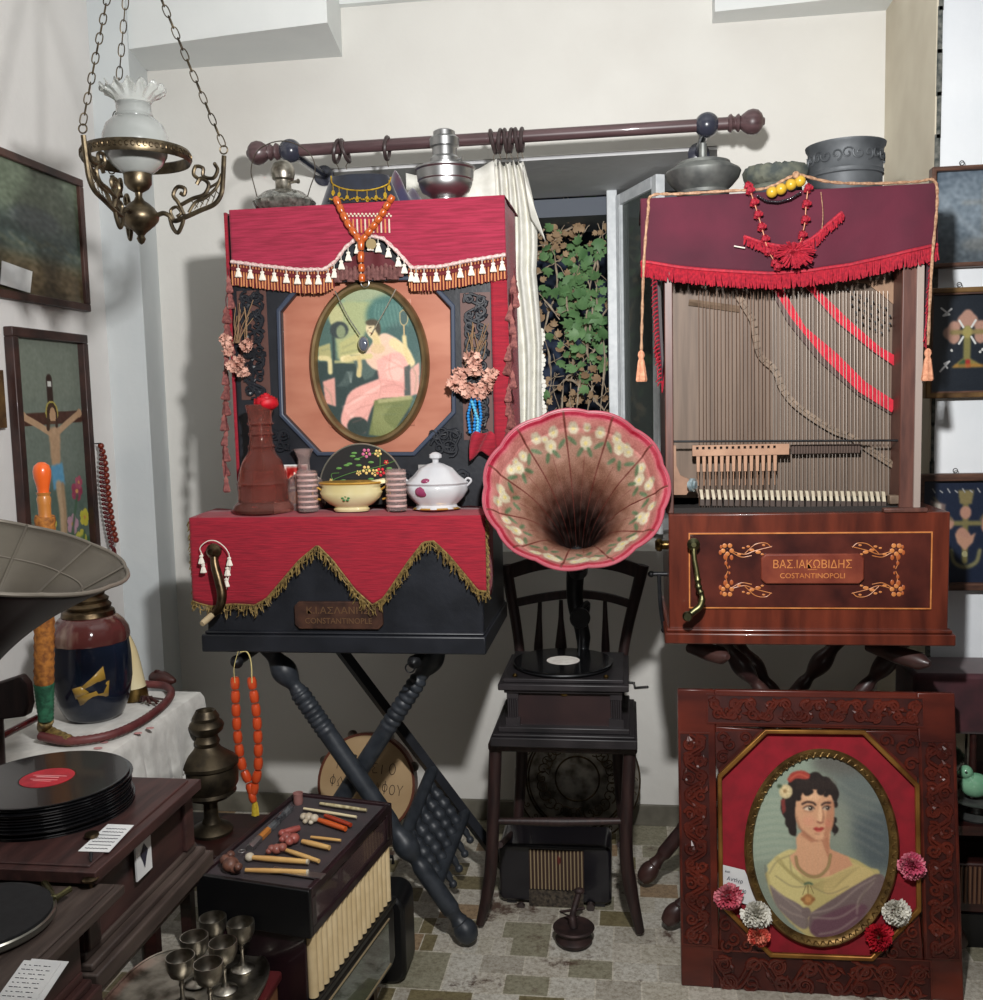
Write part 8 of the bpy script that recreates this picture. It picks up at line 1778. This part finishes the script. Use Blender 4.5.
# ribbed radio under the box
rr3 = thing('ribbed_radio', 'cabinet radio with cream ribbed speaker side under the display box', 'radio', cb(W_/2, D_/2, .30))
cbox(MB(), .01, W_-.018, .01, D_-.01, .30, .45).build('cabinet', dkc2, rr3, bevel=.003)
b = MB(); NR = 17
for k in range(NR):
    v = .012+(D_-.024)*(k+.5)/NR; b.tube([cb(W_-.012, v, .315), cb(W_-.012, v, .449)], .0108, 12)
b.build('ribbed_side', mat('cream_ribs', (222, 200, 158), .6, col2=(206, 182, 138), scale=20), rr3)
b = MB(); cbox(b, W_-.02, W_+.004, .0, D_, .300, .312); b.build('lower_rail', blackm, rr3, bevel=.002)
gb = thing('black_radio', 'black round cornered radio with greenish glass side under the ribbed radio', 'radio', cb(W_/2, D_/2, .14))
b = MB(); rings = []
for (ins, z) in ((.018, .140), (.006, .148), (0, .165), (0, .285), (.004, .296), (.012, .300)):
    ring_ = []
    for (uu, vv, a0) in ((W_, D_+.01, 0), (0, D_+.01, PI/2), (0, 0, PI), (W_, 0, -PI/2)):
        for j in range(5):
            a = a0+PI/2*j/4; R_c = .03; cu_, cv_ = (uu-R_c if uu > 0 else R_c), (vv-R_c if vv > 0 else R_c); ring_.append(cb(cu_+(R_c-ins)*math.cos(a), cv_+(R_c-ins)*math.sin(a), z))
    rings.append(ring_)
b.loft(rings); b.build('body', blackm, gb)
cbox(MB(), W_-.002, W_+.0015, .05, D_-.05, .17, .275).build('glass_dial', mat('green_dial_glass', (66, 84, 72), .12, col2=(30, 40, 34), scale=8, coat=1), gb, bevel=.001)
b = MB(); 
for z_ in (.166, .279): cbox(b, W_-.002, W_+.003, .045, D_-.045, z_, z_+.003)
b.build('trim', bpy.data.materials['dim_bronze'], gb)
stt = thing('low_stand', 'low dark stand under the black radio', 'stand', cb(W_/2, D_/2, 0)); cbox(MB(), .03, W_-.03, .03, D_-.03, .12, .14).build('board', wood_dk, stt)
for u in (.04, W_-.06):
    for v in (.04, D_-.06): cbox(MB(), u, u+.02, v, v+.02, 0, .12).build('leg', wood_dk, stt)
# walnut radio with tray of goblets
wr = thing('walnut_radio', 'walnut veneered table radio with arched front under the goblet tray', 'radio', (-.85, 1.62, .10))
veneer = mat('pale_veneer', (138, 96, 68), .35, col2=(108, 72, 50), scale=6, stretch=(1, 12, 1), coat=.4)
MB().box(-1.00, -.706, 1.42, 1.79, .12, .372).build('cabinet', veneer, wr, bevel=.012)
MB().box(-1.005, -.700, 1.415, 1.795, .358, .378).build('top_moulding', mat('cherry_edge', (84, 32, 34), .3, coat=.4), wr, bevel=.006)
b = MB(); b.tube(spline([(-.703, 1.45, .16), (-.703, 1.48, .30), (-.703, 1.58, .335), (-.703, 1.70, .335), (-.703, 1.77, .27), (-.703, 1.775, .16)], 6), .004, 6); b.build('arched_beading', bpy.data.materials['cherry_edge'], wr)
MB().box(-1.02, -.69, 1.40, 1.80, 0, .12).build('plinth', blackm, wr)
ty = thing('serving_tray', 'tarnished silver tray under the six goblets', 'tray', (-.86, 1.70, .378))
rings = []
for (k_r, z) in ((.0, .3795), (.86, .3795), (.93, .381), (1.0, .387), (1.0, .390), (.93, .384), (.86, .3825), (0, .3825)):
    rings.append([Vector((-.855+.145*max(k_r, .001)*math.copysign(abs(math.cos(a))**.6, math.cos(a)), 1.655+.185*max(k_r, .001)*math.copysign(abs(math.sin(a))**.6, math.sin(a))*(1.0), z)) for a in [2*PI*k/56 for k in range(56)]])
MB().loft(rings, cap=False).build('plate', pewter, ty)
b = MB(); b.tube([p+Vector((0, 0, .002)) for p in rings[3]], .003, 6, loop=True); b.build('beaded_rim', pewter, ty)
TZ2 = .383
gob = [(212.6, 917, 'back left of the six silver goblets on the tray'), (240.5, 922, 'back right silver goblet of six, nearest the display box'), (194, 936, 'middle left silver goblet on the tray'), (222.6, 942, 'middle right silver goblet on the tray'), (180, 956, 'front left silver goblet on the tray'), (208, 963, 'front right silver goblet on the tray')]
Hg = .098
gp = [(0, 0), (.0225, 0), (.024, .002), (.022, .004), (.008, .010), (.0042, .018), (.0035, .036), (.0055, .042), (.0038, .047), (.006, .052), (.020, .062), (.0262, .076), (.0275, .090), (.0272, Hg), (.0255, Hg), (.0255, .088), (.023, .076), (.014, .063), (0, .058)]
me_b = None
src = None
for i, (x, y, lab) in enumerate(gob):
    p = at(x, y, Z=TZ2+Hg); loc = Vector((p.x, p.y, TZ2))
    if src is None:
        src = thing('silver_goblet', 'small tarnished silver goblet, '+lab, 'goblet', loc, 'silver goblets on the tray')
        MB().lathe(gp[10:], loc, 32).build('bowl', pewter, src); MB().lathe(gp[:11]+[(0, .052)], loc, 28).build('stem', pewter, src)
    else: t = dup(src); t.location = loc; t['label'] = 'small tarnished silver goblet, '+lab

# dark box under the gramophone table
ub = thing('wooden_crate', 'dark wooden box in the shadow under the left gramophone table', 'box', (-1.32, 1.43, 0))
MB().box(-1.50, -1.14, 1.32, 1.54, 0, .40).build('body', wood_dk, ub, bevel=.006)
MB().box(-1.51, -1.13, 1.31, 1.55, .40, .42).build('lid', mahd, ub, bevel=.004)
